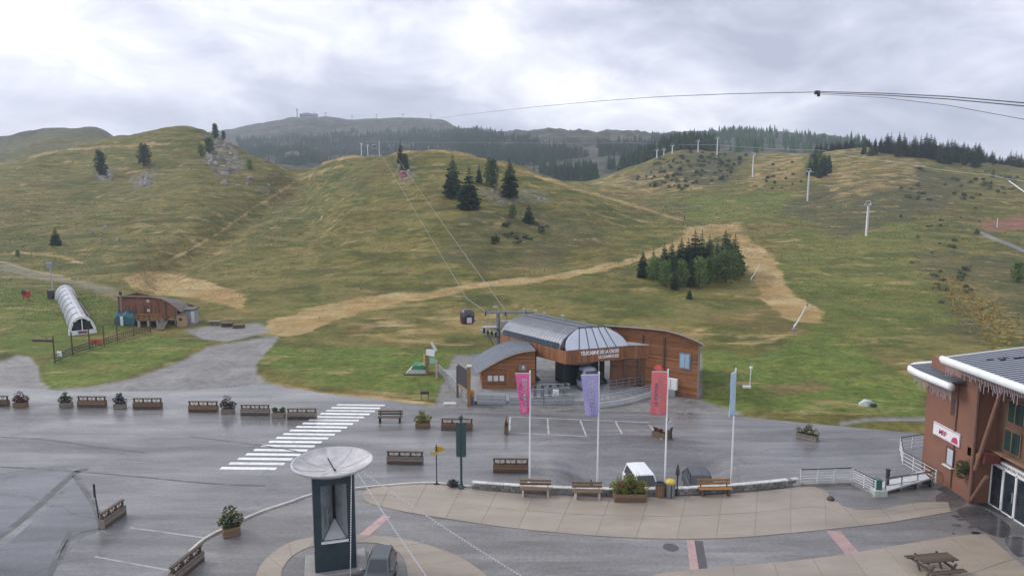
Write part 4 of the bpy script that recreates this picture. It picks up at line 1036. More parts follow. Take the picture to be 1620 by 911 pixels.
def leaf_clump(mb, c, r, n, size, rg, squash=1.0, flat=.3):
    for _ in range(n):
        while True:
            p = V(rg.uniform(-1,1), rg.uniform(-1,1), rg.uniform(-1,1))
            if .15 < p.length < 1: break
        p = V(p.x*r, p.y*r, p.z*r*squash)+V(*c)
        a = V(rg.gauss(0,1), rg.gauss(0,1), rg.gauss(0,flat)).normalized(); b = a.cross(V(rg.gauss(0,1), rg.gauss(0,1), rg.gauss(0,1))).normalized()
        s = size*rg.uniform(.6, 1.3)
        mb.add([p-a*s, p+b*s*.45, p+a*s, p-b*s*.45], [(0,1,2,3)])
LEAF_G = foliage('green_leaves', (.035, .062, .018), (.115, .150, .045)); LEAF_Y = foliage('yellow_green_leaves', (.09, .11, .025), (.24, .24, .05))
LEAF_R = foliage('red_leaves', (.055, .024, .022), (.13, .05, .045)); LEAF_D = foliage('dark_leaves', (.022, .026, .026), (.062, .060, .055))
FLOW_R = mat('red_flowers', (.45, .07, .04), .6); FLOW_Y = mat('yellow_flowers', (.50, .38, .05), .6); FLOW_W = mat('pale_flowers', (.6, .58, .56), .6)
def planter(px, py, label, L=1.15, W=.6, h=.42, leaves=LEAF_G, fh=.5, flowers=None, rz=0, n=260, m=PLANK, seed=0, top=None, z=0, lsz=.09, cat='planter'):
    rg = random.Random(seed+px); root = thing('planter', label, cat, P(px, py, z), rz, 'planters with shrubs and flowers')
    for sy in (-1, 1):
        for k in range(2):
            mb = MB(); mb.bevbox((0, sy*W/2, h*(.27+.48*k)), (L, .05, h*.44), .01); mb.build('plank', m, root)
    for sx in (-1, 1):
        mb = MB(); mb.bevbox((sx*(L/2-.02), 0, h*.5), (.05, W-.06, h*.92), .01); mb.build('end_board', m, root)
    mb = MB(); mb.box((0,0,h*.85), (L-.08, W-.06, .05)); mb.build('soil', SOIL_M, root)
    mb = MB(); k = max(2, int(L/.35))
    for i in range(k):
        x = -L/2+.18+(L-.36)*(i/(k-1)); leaf_clump(mb, (x, rg.uniform(-.1,.1), h+fh*.32*rg.uniform(.8,1.2)), fh*.5, n//k, lsz, rg, .8)
    if top: leaf_clump(mb, (rg.uniform(-.1,.1), 0, h+fh*.8), top, n//3, lsz, rg, 1.2)
    mb.build('shrub', leaves, root, fix=False)
    if flowers:
        for j, fm in enumerate(flowers):
            mb = MB(); 
            for _ in range(5): leaf_clump(mb, (rg.uniform(-L/2, L/2), rg.uniform(-W/2, W/2), h+fh*rg.uniform(.3,.75)), .12, 16, .05, rg)
            mb.build('flowers', fm, root, fix=False)
    return root
planter(33,643,'planter with a dark red shrub near the left edge', .95, leaves=LEAF_R, fh=.75, top=.35, n=420, seed=1)
planter(105,643,'planter with green shrub left of the first complete barrier', .85, leaves=LEAF_G, fh=.7, top=.28, n=360, seed=2, m=PLANK_G)
planter(190,645,'pale planter with a dark drooping shrub between two brown barriers', .85, leaves=LEAF_D, fh=.75, top=.3, n=360, seed=3, m=PLANK_G)
planter(361,653,'planter with dark bushy shrub between barriers in the middle of the row', .95, leaves=LEAF_D, fh=.8, top=.4, n=380, seed=4, m=PLANK_G)
planter(441,659,'pale planter with low green shrub near the crosswalk', 1.0, leaves=LEAF_G, fh=.5, n=260, seed=5, m=PLANK_G)
planter(669,675,'planter with yellow-green plants right of the small bench', 1.1, leaves=LEAF_Y, fh=.75, top=.3, n=360, seed=6, flowers=(FLOW_Y,))
planter(366,844,'planter with mixed green leaves and yellow flowers on the pale kerb', .85, .8, .5, LEAF_G, .85, (FLOW_Y, FLOW_W), .5, 480, PLANK, 7, .4, .024)
planter(996,790,'large planter overflowing with grasses and red and yellow flowers before the white car', 1.9, .7, .5, LEAF_Y, .85, (FLOW_R, FLOW_Y, FLOW_R), 0, 800, PLANK, 8, .4, .05, .10)
mb = MB(); rg = random.Random(4)
for _ in range(60):
    x, y = rg.uniform(-.85,.85), rg.uniform(-.25,.25); hh = rg.uniform(.5, 1.25); dx, dy = rg.uniform(-.4,.4), rg.uniform(-.3,.3)
    mb.add([(x-.02,y,.5),(x+.02,y,.5),(x+dx*.5+.012,y+dy*.5,.5+hh*.7),(x+dx,y+dy,.5+hh),(x+dx*.5-.012,y+dy*.5,.5+hh*.7)], [(0,1,2,3,4)])
mb.build('grasses', foliage('ornamental_grass', (.07,.09,.03), (.2,.2,.07)), [o for o in bpy.data.objects if o.name.startswith('planter') and o.get('label','').startswith('large planter')][0], fix=False)
mb = MB(); leaf_clump(mb, (.1,-.1,.85), .36, 160, .09, rg, .8); mb.build('dark_foliage', LEAF_D, [o for o in bpy.data.objects if o.name.startswith('planter') and o.get('label','').startswith('large planter')][0], fix=False)
planter(1277,694,'slanting planter with white and red flowers at the right road edge', 1.5, .55, .4, LEAF_G, .6, (FLOW_W, FLOW_R), -.75, 280, PLANK_G, 9, .25)
planter(1046,691,'brown planter beside the walking person under the red flag', 1.3, .55, .4, LEAF_R, .35, None, -.8, 160, PLANK, 10)

def bench(label, loc, rz, L=1.9, m=PLANK, back=True, legm=None, flip=False):
    root = thing('bench', label, 'bench', loc, rz)
    for k in range(3):
        mb = MB(); mb.bevbox((0, -.16+k*.16, .45), (L, .13, .05), .01); mb.build('seat_slat', m, root)
    if back:
        for k in range(2):
            mb = MB(); mb.bevbox((0, .27+k*.03, .64+k*.2), (L, .045, .14), .01); mb.build('back_slat', m, root)
    for sx in (-1, 1):
        mb = MB(); mb.bevbox((sx*(L/2-.2), 0, .21), (.12, .46, .42), .02); mb.build('leg', legm or m, root)
        if back:
            mb = MB(); mb.box((sx*(L/2-.2), .3, .6), (.07, .05, .62), rx=-.14); mb.build('back_support', legm or m, root)
    return root
bench('small dark bench on the asphalt just right of the crosswalk', P(617,668), 0, 2.0, PLANK_D, True, BLACKM)
bench('long low bench on the paving in front of the pink flagpole', P(847,784,.05), -.04, 1.9, PLANK, True, CONC)
bench('long low bench on the paving in front of the purple flagpole', P(929,788,.05), -.02, 1.8, PLANK, True, CONC)
bench('honey-brown wooden bench on the paving in front of the dark car', P(1131,783,.05), .03, 2.0, OAK, True, PLANK_D)

# picnic table
pc = P(1478, 905, .05); pt = thing('picnic_table', 'dark wooden picnic table on the beige paving at lower right', 'picnic table', pc, .16)
for k in range(5):
    mb = MB(); mb.bevbox((0, -.30+k*.15, .74), (1.9, .14, .045), .008); mb.build('top_slat', PLANK_D, pt)
for sy in (-1, 1):
    for k in range(2):
        mb = MB(); mb.bevbox((0, sy*(.68+.14*k), .45), (1.9, .13, .045), .008); mb.build('seat_slat', PLANK_D, pt)
for sx in (-1, 1):
    mb = MB(); mb.box((sx*.65, 0, .68), (.07, .7, .09)); mb.box((sx*.65, 0, .38), (.07, 1.6, .09)); mb.build('crossbeam', PLANK_D, pt)
    for sy in (-1, 1):
        mb = MB(); mb.box((sx*.58, sy*.42, .36), (.06, .09, .82), rx=-sy*.5); mb.build('leg', PLANK_D, pt)

# ------------------------------------------------------------------ low stone wall on the promenade
wl = smooth_line([P(745,776), P(800,780), P(850,783), P(960,787), P(1070,786), P(1170,780), P(1262,771)], 14)
wr = thing('stone_wall', 'low stone wall with a white coping along the beige promenade', 'wall', (wl[40].x, wl[40].y+.35, 0))
ln = [0]
for q0, q1 in zip(wl[:-1], wl[1:]): ln.append(ln[-1]+(q1-q0).length)
def wpt(s):
    j = max(0, min(len(ln)-2, int(np.searchsorted(ln, s))-1)); f = (s-ln[j])/(ln[j+1]-ln[j]); q = wl[j].lerp(wl[j+1], f); t = (wl[j+1]-wl[j]).normalized(); return q+V(-t.y, t.x, 0)*.35, math.atan2(t.y, t.x)
s = 0; rg = random.Random(3)
while s < ln[-1]-.3:
    w = rg.uniform(.38, .62)
    for r_ in range(2):
        q, a = wpt(min(ln[-1], s+w/2+(.2 if r_ else 0))); mb = MB(); mb.bevbox((q.x, q.y+rg.uniform(-.015,.015), .025+.09+r_*.185), (w-.025, .3, .17), .025, rz=a); wb(mb, 'stone', STONE_M, wr)
    s += w
mb = MB()
for k in range(40):
    q, a = wpt(ln[-1]*(k+.5)/40); mb.box((q.x, q.y, -.55), (ln[-1]/40, .26, 1.14), rz=a)
wb(mb, 'footing', CONC, wr)
s = 0
while s < ln[-1]-.2:
    w = 1.0; q, a = wpt(min(ln[-1], s+w/2)); mb = MB(); mb.bevbox((q.x, q.y, .43), (min(w, ln[-1]-s)-.015, .33, .06), .012, rz=a); wb(mb, 'coping', mat('white_coping', (.52,.52,.51), .5, .2, 3, dirt=((.22,.22,.21), 2, .7)), wr); s += w

# ------------------------------------------------------------------ flags
def flag(px, py, label, col, w_top, w_bot, h, turn, body, seed, ink):
    b = P(px, py); top_z = 7.15; dz = trough(b.x, b.y); b.z = dz; top_z -= dz
    pole = thing('flagpole', label, 'flagpole', b)
    mb = MB(); mb.tube([(0,0,0), (0,0,top_z)], [.065, .04], 10); mb.build('pole', WHITE_M, pole)
    mb = MB(); mb.lathe([(.16,0),(.16,.05),(.09,.1),(.07,.3)], 10); mb.build('foot', STEEL, pole)
    mb = MB(); mb.lathe([(.04,0),(.06,.04),(.03,.1),(0.001,.12)], 8, (0,0,top_z)); mb.build('finial', WHITE_M, pole)
    dx, dy = -math.cos(turn), -math.sin(turn)
    mb = MB(); mb.tube([(0,0,top_z-.08), (dx*(w_top+.05), dy*(w_top+.05), top_z-.05)], .022, 6); mb.build('arm', WHITE_M, pole)
    rg = random.Random(seed); ph = rg.uniform(0, 6); NU, NV = 16, 30
    def pt(u, v, off=0):                       # u: 0 at the pole .. 1 free edge, v: 0 top .. 1 bottom
        w = w_top+(w_bot-w_top)*v; k = u*w
        fold = (.10*v+.02)*math.sin(u*9+v*2.2+ph)+.05*math.sin(u*4+v*5+ph)*v+off
        return V(.05*dx+dx*k-dy*fold, .05*dy+dy*k+dx*fold, top_z-.1-v*h-.03*math.sin(u*7+ph)*v-.10*(1-u)*v*0)
    fm = mat('flag_'+label.split()[0]+str(seed), col, .75, .10, 2.5, rnd=0)
    mb = MB()
    grid = [[pt(i/NU, j/NV) for i in range(NU+1)] for j in range(NV+1)]; g2 = [[pt(i/NU, j/NV, .008) for i in range(NU+1)] for j in range(NV+1)]
    N1 = NU+1; vs_ = [p for r in grid for p in r]+[p for r in g2 for p in r]; o = N1*(NV+1); fs = []
    for j in range(NV):
        for i in range(NU): a_ = j*N1+i; fs += [(a_, a_+1, a_+N1+1, a_+N1), (o+a_, o+a_+N1, o+a_+N1+1, o+a_+1)]
    for i in range(NU): fs += [(i, o+i, o+i+1, i+1), (NV*N1+i, NV*N1+i+1, o+NV*N1+i+1, o+NV*N1+i)]
    for j in range(NV): fs += [(j*N1, (j+1)*N1, o+(j+1)*N1, o+j*N1), (j*N1+NU, o+j*N1+NU, o+(j+1)*N1+NU, (j+1)*N1+NU)]
    mb.add(vs_, fs); cl = mb.build('banner', fm, pole, True)
    for (bd, uc, sz, im) in body:              # lettering reads upward along the banner
        me_ = text_mesh(bd, sz, .002, space=1.0, bold=.035)
        xs = [v.co.x for v in me_.vertices]; L_ = max(xs)-min(xs); k = min(1.0, h*.82/L_)
        for v_ in me_.vertices:
            vv = .52-(v_.co.x*k)/h; uu = uc+v_.co.y/max(.3, (w_top+w_bot)/2)*1.0
            sgn = -1 if dy <= 1 else 1
            v_.co = pt(min(max(uu,0),1), vv, .022)
        me_.update(); link('lettering', me_, im, cl)
    return pole
INK_W = mat('white_print', (.75,.75,.76), .6, .05); INK_V = mat('violet_print', (.22,.17,.30), .6, .05); INK_P = mat('pale_pink_print', (.70,.50,.50), .6, .05)
flag(838,763,'pink banner flag on a white pole, leftmost of four',(.72,.13,.33),.88,.52,2.55,.12,(('CHAMROUSSE',.36,.34,INK_W),('LA STATION',.70,.26,INK_V)),1,None)
flag(945,766,'lavender purple banner flag on a white pole, second of four',(.36,.33,.62),1.12,.75,2.6,.2,(('CHAMROUSSE',.45,.40,INK_W),),2,None)
flag(1052,759,'coral red banner flag on a white pole, third of four',(.66,.17,.18),.98,1.0,2.75,.06,(('CHAMROUSSE',.42,.32,INK_P),('LA STATION',.68,.26,INK_V)),3,None)
flag(1157,757,'pale blue banner flag turned edge-on, rightmost of four',(.42,.58,.72),.95,.8,2.75,.98,(('CHAMROUSSE',.45,.36,INK_W),),4,None)

# ------------------------------------------------------------------ signposts
c = P(730, 773); sg = thing('signpost', 'tall dark green signpost with two folded panels', 'signpost', c)
mb = MB(); mb.tube([(0,0,0), (0,0,4.55)], .075, 10); mb.build('post', GREEN_M, sg)
for sx in (-1, 1):
    mb = MB(); mb.bevbox((sx*.17, .02, 3.15), (.30, .06, 2.15), .015, rz=sx*.5); mb.build('panel', GREEN_M, sg)
    mb = MB(); mb.box((sx*.17, .02, 2.02), (.30, .065, .05), rz=sx*.5); mb.box((sx*.17, .02, 4.27), (.30, .065, .05), rz=sx*.5); mb.build('panel_edge', mat('pale_green_edge', (.25,.32,.33), .5), sg)
mb = MB(); mb.lathe([(.14,4.5),(.14,4.62),(.05,4.7)], 10); mb.build('cap', GREEN_M, sg)
mb = MB(); mb.lathe([(.2,0),(.2,.12),(.1,.3),(.075,.5)], 10); mb.build('foot', GREEN_M, sg)
c = P(691, 766); sg = thing('signpost', 'thin post with two small yellow arrow signs', 'signpost', c)
mb = MB(); mb.tube([(0,0,0), (0,0,2.6)], .035, 8); mb.build('post', DARK_M, sg)
YEL = mat('sign_yellow', (.50, .29, .035), .5, .1)
mb = MB(); mb.prism([(-.1,.05,2.1),(.30,.05,2.1),(.52,.05,2.28),(.30,.05,2.46),(-.1,.05,2.46)], V(0,.03,0)); mb.build('arrow_sign', YEL, sg)
mb = MB(); mb.prism([(-.38,-.05,1.95),(.12,-.05,1.95),(.12,-.05,2.15),(-.38,-.05,2.15)], V(0,.03,0)); mb.build('arrow_sign', mat('sign_lime', (.42,.38,.07), .5, .1), sg)
mb = MB(); mb.lathe([(.22,0),(.22,.05),(.06,.12),(.04,.2)], 10); mb.build('foot', BLACKM, sg)
c = P(157, 834); sg = thing('leaning_post', 'thin dark leaning post beside the weathered barrier on wet asphalt', 'post', c)
mb = MB(); mb.tube([(.05,0,0), (-.12,0,2.45)], .035, 8); mb.build('post', DARK_M, sg)
mb = MB(); mb.bevbox((-.11,0,2.1), (.12,.06,.75), .02); mb.build('marker', BLACKM, sg)
c = P(937, 765); c.z = trough(c.x, c.y); sg = thing('leaning_trestle', 'small dark folded trestle leaning at the purple flagpole', 'trestle', c)
mb = MB(); mb.tube([(-.3,0,0), (-.05,0,1.05)], .04, 6); mb.tube([(.25,.1,0), (-.1,0,1.1)], .04, 6); mb.build('leg', DARK_M, sg)
mb = MB(); mb.tube([(-.22,0,.3), (.18,.08,.3)], .03, 6); mb.build('crossbar', DARK_M, sg)
c = P(1071, 783, .05); sg = thing('lamp_bollard', 'thin dark post beside the litter bins', 'post', V(c.x, c.y+.0, .05))
mb = MB(); mb.tube([(0,0,0),(0,0,1.2)], .05, 8); mb.build('post', DARK_M, sg); mb = MB(); mb.lathe([(.05,1.2),(.12,1.3),(.11,1.6),(.03,1.95)], 8); mb.build('head', DARK_M, sg)
c = P(1044, 785, .05); b_ = thing('litter_bin', 'brown slatted litter bin beside the planter', 'litter bin', c)
for k in range(12):
    q = k*math.pi/6; mb = MB(); mb.bevbox((.26*math.cos(q), .26*math.sin(q), .42), (.04,.12,.8), .008, rz=q); mb.build('slat', PLANK, b_)
mb = MB(); mb.lathe([(.24,.02),(.24,.78),(.2,.8)], 14); mb.build('liner', BLACKM, b_)
mb = MB(); mb.lathe([(.29,.78),(.29,.86),(.24,.86),(.24,.78)], 14); mb.build('rim', DARK_M, b_)
c = P(1060, 786, .05); b_ = thing('litter_bin', 'grey recycling bin with a yellow lid', 'litter bin', c)
mb = MB(); mb.lathe([(.24,0),(.27,.1),(.27,.88)], 14); mb.build('body', STEEL_D, b_)
for k in range(8):
    q = k*math.pi/4; mb = MB(); mb.box((.285*math.cos(q), .285*math.sin(q), .46), (.03,.07,.76), rz=q); mb.build('slat', PLANK_G if k % 2 else DARK_M, b_)
mb = MB(); mb.lathe([(.30,.88),(.31,1.0),(.24,1.08),(.02,1.12)], 14); mb.build('lid', mat('bin_yellow', (.60,.46,.05), .4, .1), b_)
# stake by the parking bays, small dark flower box, shrub at the signpost foot
c = P(717, 770); mb = MB(); rg = random.Random(9); leaf_clump(mb, (0,0,.22), .38, 160, .10, rg, .6); o = mb.build('low_shrub', LEAF_D, None, fix=False, loc=c); tag(o, 'low dark shrub at the foot of the green signpost', 'shrub')
c = P(672, 633); o = thing('barbecue_stand', 'small dark box on thin legs on the grass edge left of the timber sign', 'stand', c)
mb = MB(); mb.bevbox((0,0,.72), (.75,.4,.2), .03); mb.build('tray', BLACKM, o)
for sx in (-1,1):
    for sy in (-1,1): mb = MB(); mb.tube([(sx*.32,sy*.16,0),(sx*.32,sy*.16,.65)], .03, 5); mb.build('leg', STEEL_D, o)

# ------------------------------------------------------------------ cars
def car(label, loc, rz, paint, L=4.0, W=1.74, H=1.5, hood=.95, boxy=.0, cat='car'):
    """x forward; body lofted from cross-sections"""
    root = thing('parked_car', label, cat, loc, rz); hw = W/2; g = .2
    def ring(x, zb_, zs, zt__, w, wt):
        return [(x,-w*.9,zb_),(x,-w,zb_+.14),(x,-w,zs-.1),(x,-w*.97,zs),(x,-wt,zt__),(x,wt,zt__),(x,w*.97,zs),(x,w,zs-.1),(x,w,zb_+.14),(x,w*.9,zb_)]
    xf, xr = L/2, -L/2; belt = .92
    mb = MB(); rings = [ring(xr, .42, .78, .86, hw*.88, hw*.80), ring(xr+.12, g, .86, .96, hw*.96, hw*.84), ring(xr+.6, g, .92, .97, hw, hw*.86), ring(0, g, .90, .94, hw, hw*.88), ring(xf-hood-.1, g, .86, .93, hw, hw*.86), ring(xf-.45, g, .74, .82, hw*.98, hw*.8), ring(xf-.1, g+.02, .6, .70, hw*.9, hw*.7), ring(xf, .36, .5, .58, hw*.8, hw*.62)]
    mb.loft(rings); body = mb.build('body', paint, root, True)
    bmod = body.modifiers.new('b', 'BEVEL'); bmod.width = .03; bmod.segments = 2; bmod.limit_method = 'ANGLE'
    xa, xb = xf-hood-.05, xf-hood-.75-(0 if not boxy else -.25); xc, xd = xr+(.75 if not boxy else .35), xr+.10
    b_h = [(xa,-hw*.88,.93),(xb,-hw*.72,H-.03),(xc,-hw*.70,H),(xd,-hw*.86,.95)]
    mb = MB(); lft = b_h; rgt = [(x,-y,z) for x,y,z in b_h]; m1 = [(xb+.0,0,H),(xc,0,H+.03)]
    mb.add(lft+rgt+m1, [(0,1,2,3),(7,6,5,4),(0,4,5,8,1),(1,8,9,2),(8,5,6,9),(2,9,6,7,3)]); gh = mb.build('cabin', paint, root)
    bm_ = gh.modifiers.new('b', 'BEVEL'); bm_.width = .04; bm_.segments = 2
    def inset(q, f, off):
        c = sum((V(*p) for p in q), Vector())/len(q); n = (V(*q[1])-V(*q[0])).cross(V(*q[2])-V(*q[0])).normalized()
        if n.dot(c-V(0,0,.9)) < 0: n = -n
        return [c+(V(*p)-c)*f+n*off for p in q]
    for nm, q in (('windscreen', [lft[0], rgt[0], rgt[1], lft[1]]), ('rear_window', [lft[3], rgt[3], rgt[2], lft[2]]), ('side_window', lft), ('side_window', rgt)):
        mb = MB(); pts = inset(q, .84 if nm != 'side_window' else .80, .028); mb.add(pts, [(0,1,2,3)]); mb.build(nm, GLASS_D, root)
    for sx in (-1, 1):
        for sy in (-1, 1):
            M = Matrix.Translation((sx*L*.31, sy*(hw-.1), .31)) @ Matrix.Rotation(math.pi/2, 4, 'X')
            mb = MB(); mb.lathe([(.2,-.1),(.31,-.1),(.325,-.05),(.325,.05),(.31,.1),(.2,.1)], 18, M=M); wh = mb.build('wheel', BLACKM, root, False)
            mb = MB(); mb.lathe([(.02,-.105),(.2,-.105),(.2,.105),(.02,.105)], 12, M=M); mb.build('rim', STEEL, wh)
    for sy in (-1, 1):
        mb = MB(); mb.bevbox((xf-.16, sy*hw*.66, .62), (.22,.34,.16), .03); mb.build('headlight', mat('lamp_glass', (.55,.57,.6), .1, .1), root)
        mb = MB(); mb.bevbox((xr+.06, sy*hw*.78, .78), (.1,.22,.28), .03); mb.build('tail_light', mat('tail_red', (.35,.02,.02), .2, .1), root)
        mb = MB(); mb.bevbox((xa-.2, sy*(hw+.06), .98), (.12,.2,.14), .03); mb.build('wing_mirror', paint, root)
    mb = MB(); mb.box((xf+.0,0,.42), (.03,.5,.11)); mb.build('number_plate', WHITE_M, root)
    mb = MB(); mb.bevbox((xf-.06,0,.34), (.12,W*.7,.14), .03); mb.build('bumper', BLACKM, root)
    return root
P_WH = mat('white_car_paint', (.76,.78,.80), .18, .03, 2, spec=.6); P_BK = mat('anthracite_car_paint', (.035,.038,.045), .18, .05, 2, spec=.6); P_GR = mat('grey_blue_car_paint', (.10,.115,.12), .25, .06, 2, spec=.6)
c = P(1013, 776); car('white compact van parked behind the flower planter', V(c.x+.35,41.4,trough(c.x,41.4)+.0), -math.pi/2+.12, P_WH, 3.6, 1.72, 1.62, .75, 1)
c = P(1113, 771); car('dark anthracite car parked behind the honey-brown bench', V(c.x,41.3,trough(c.x,41.3)+.0), -math.pi/2-.05, P_BK, 3.8, 1.70, 1.45)
c = P(598, 935, .03); car('small grey microcar parked beside the tower', c+V(0,.6,.03), -math.pi/2, P_GR, 2.5, 1.22, 1.42, .45, 1)

# ------------------------------------------------------------------ person
def person(label, loc, rz, top_m, leg_m, s=1.0, step=.16):
    root = thing('person', label, 'person', loc, rz); root.scale = (s,)*3
    J = {'pel': (0,0,.95), 'wst': (0,.0,1.08), 'chs': (0,.0,1.3), 'nck': (0,-.01,1.47), 'hd0': (0,-.03,1.56), 'hd1': (0,-.03,1.68),
         'hl': (-.09,0,.9), 'kl': (-.10,-step*.7-.02,.5), 'al': (-.10,-step,.09), 'tl': (-.11,-step-.16,.04), 'hr': (.09,0,.9), 'kr': (.10,step*.4,.5), 'ar': (.10,step,.09), 'tr': (.11,step-.16,.04),
         'sl': (-.17,0,1.4), 'el': (-.23,.04,1.13), 'wl': (-.22,-.09,.9), 'fl': (-.21,-.13,.80), 'sr': (.17,0,1.4), 'er': (.23,.06,1.13), 'wr': (.23,-.05,.9), 'fr': (.22,-.09,.80)}
    E = [('pel','wst'),('wst','chs'),('chs','nck'),('nck','hd0'),('hd0','hd1'),('pel','hl'),('hl','kl'),('kl','al'),('al','tl'),('pel','hr'),('hr','kr'),('kr','ar'),('ar','tr'),('chs','sl'),('sl','el'),('el','wl'),('wl','fl'),('chs','sr'),('sr','er'),('er','wr'),('wr','fr')]
    Rr = {'pel':(.16,.12),'wst':(.15,.11),'chs':(.17,.12),'nck':(.055,.055),'hd0':(.085,.095),'hd1':(.09,.10),'hl':(.10,.10),'kl':(.065,.065),'al':(.045,.045),'tl':(.045,.035),'sl':(.07,.07),'el':(.05,.05),'wl':(.035,.035),'fl':(.04,.025)}
    for k in ('h','k','a','t','s','e','w','f'): Rr[k+'r'] = Rr[k+'l']
    ks = list(J); me_ = bpy.data.meshes.new('body'); me_.from_pydata([J[k] for k in ks], [(ks.index(a), ks.index(b)) for a, b in E], [])
    for m_ in (top_m, leg_m, mat('skin', (.45,.28,.20), .6), mat('dark_hair', (.025,.02,.018), .7), BLACKM): me_.materials.append(m_)
    o = bpy.data.objects.new('body', me_); COL.objects.link(o)
    sk = o.modifiers.new('skin', 'SKIN')
    for i, k in enumerate(ks):
        o.data.skin_vertices[0].data[i].radius = Rr[k]; o.data.skin_vertices[0].data[i].use_root = (k == 'pel')
    o.modifiers.new('sub', 'SUBSURF').levels = 2; o.modifiers['sub'].render_levels = 2
    bpy.context.view_layer.update()
    m2 = bpy.data.meshes.new_from_object(o.evaluated_get(bpy.context.evaluated_depsgraph_get())); bpy.data.objects.remove(o)
    for p in m2.polygons:
        c = p.center; p.use_smooth = True
        p.material_index = 4 if c.z < .10 else 1 if c.z < .92 and abs(c.x) < .19 else 0 if c.z < 1.46 else (3 if (c.z > 1.66 or c.y > .0) else 2)
        if c.z < .88 and abs(c.x) > .185: p.material_index = 2
    link('body', m2, None, root)
    mb = MB(); mb.bevbox((0,.17,1.22), (.3,.16,.42), .04); mb.build('backpack', DARK_M, root)
    return root
person('person in a pale grey jacket and dark trousers walking below the red flag', P(1061,694), .6, mat('pale_jacket', (.42,.44,.48), .7), mat('dark_trousers', (.03,.032,.04), .8))
hk = hit(1083, 349); 
if hk: person('tiny dark-clad hiker standing on the grass above the straw track', hk, 1.2, mat('dark_jacket', (.03,.03,.035), .8), MATS['dark_trousers'], 1.05, .05)

# ------------------------------------------------------------------ tower with bowl
tc_ = P(536, 906, .05); TX, TY = tc_.x-.12, tc_.y
TW = mat('blue_black_steel', (.028, .045, .058), .35, .2, 2, metal=.2, dirt=((.06,.075,.085), 1.2, .6)); TWI = mat('inner_grey_steel', (.23,.26,.275), .4, .2, 2, dirt=((.07,.08,.09), 1.5, .6))
tw = thing('beacon_tower', 'dark blue-black steel beacon tower carrying a wide pale bowl', 'tower', (TX, TY, .03), .27)
TH, HW = 4.82, .95
mb = MB(); mb.bevbox((0,.75,.09), (2.9,2.2,.16), .03); mb.build('plinth', mat('tower_plinth', (.30,.29,.28), .6, .2, 3), tw)
mb = MB(); mb.bevbox((0,.65,.17+.72), (2*HW,1.35,1.44), .015); mb.build('lower_block', TW, tw)
for sx in (-1, 1):
    mb = MB(); mb.prism([(sx*HW,-.02,1.58),(sx*(HW-.36),-.02,1.58),(sx*(HW-.30),.28,1.58),(sx*(HW-.18),1.3,1.58),(sx*HW,1.3,1.58)], V(0,0,TH-1.58)); mb.build('pillar', TW, tw)
    mb = MB(); mb.prism([(sx*(HW-.34),.02,1.7),(sx*.07,.95,1.7),(sx*.12,1.02,1.7),(sx*(HW-.28),.10,1.7)], V(0,0,TH-2.1)); mb.build('inner_wall', TWI, tw)
    mb = MB(); mb.box((sx*(HW+.02),.05,2.6), (.03,.06,4.9)); mb.build('edge_trim', mat('pale_trim', (.42,.40,.46), .5), tw)
mb = MB(); mb.box((0,1.15,3.2), (1.4,.1,3.4)); mb.build('back_plate', BLACKM, tw)
mb = MB(); mb.add([(-.52,.12,1.66),(.52,.12,1.66),(0,.95,2.35),(0,1.0,1.66)], [(0,1,2),(0,2,3),(1,3,2),(0,3,1)]); mb.build('pyramid', mat('pale_pyramid', (.44,.46,.48), .5, .15, 3), tw)
mb = MB(); mb.box((0,-.06,1.64), (1.25,.1,.1)); mb.build('sill', mat('white_sill', (.62,.62,.66), .5), tw)
mb = MB(); mb.box((-.42,.36,2.75), (.42,.03,.85), rz=-.95); mb.build('plaque', mat('grey_plaque', (.26,.27,.25), .5), tw)
mb = MB(); mb.box((0,.55,TH-.2), (1.5,1.1,.4)); mb.build('lintel', TW, tw)
BOWL = mat('pale_bowl', (.50,.49,.51), .5, .2, 1.6, .3, 3, dirt=((.26,.22,.22), 1.1, .8))
mb = MB(); mb.lathe([(.6,TH-.02),(1.1,TH+.10),(1.6,TH+.28),(1.84,TH+.42),(1.90,TH+.48),(1.90,TH+.55),(1.83,TH+.56),(1.79,TH+.50),(1.45,TH+.32),(.9,TH+.16),(.3,TH+.08),(0.01,TH+.07)], 40, (0,.62,0)); bw = mb.build('bowl', BOWL, tw, True)
for k in range(8):
    q = k*math.pi/4+.2; mb = MB(); mb.tube([(r*math.cos(q), .62+r*math.sin(q), z) for r, z in ((.3,TH+.085),(.9,TH+.165),(1.45,TH+.325),(1.79,TH+.505))], .011, 4); mb.build('joint', mat('bowl_joint', (.30,.28,.29), .6), bw)
mb = MB(); mb.tube([(-.2,1.35,TH+.42),(.02,.55,TH+.22),(.1,.25,TH+.2)], [.03,.04,.06], 6); mb.build('burner_pipe', DARK_M, bw)
mb = MB(); mb.bevbox((.45,-1.02,TH+.44), (.42,.16,.14), .04); mb.build('lip_stain', mat('rusty_lip', (.20,.13,.12), .7), bw)
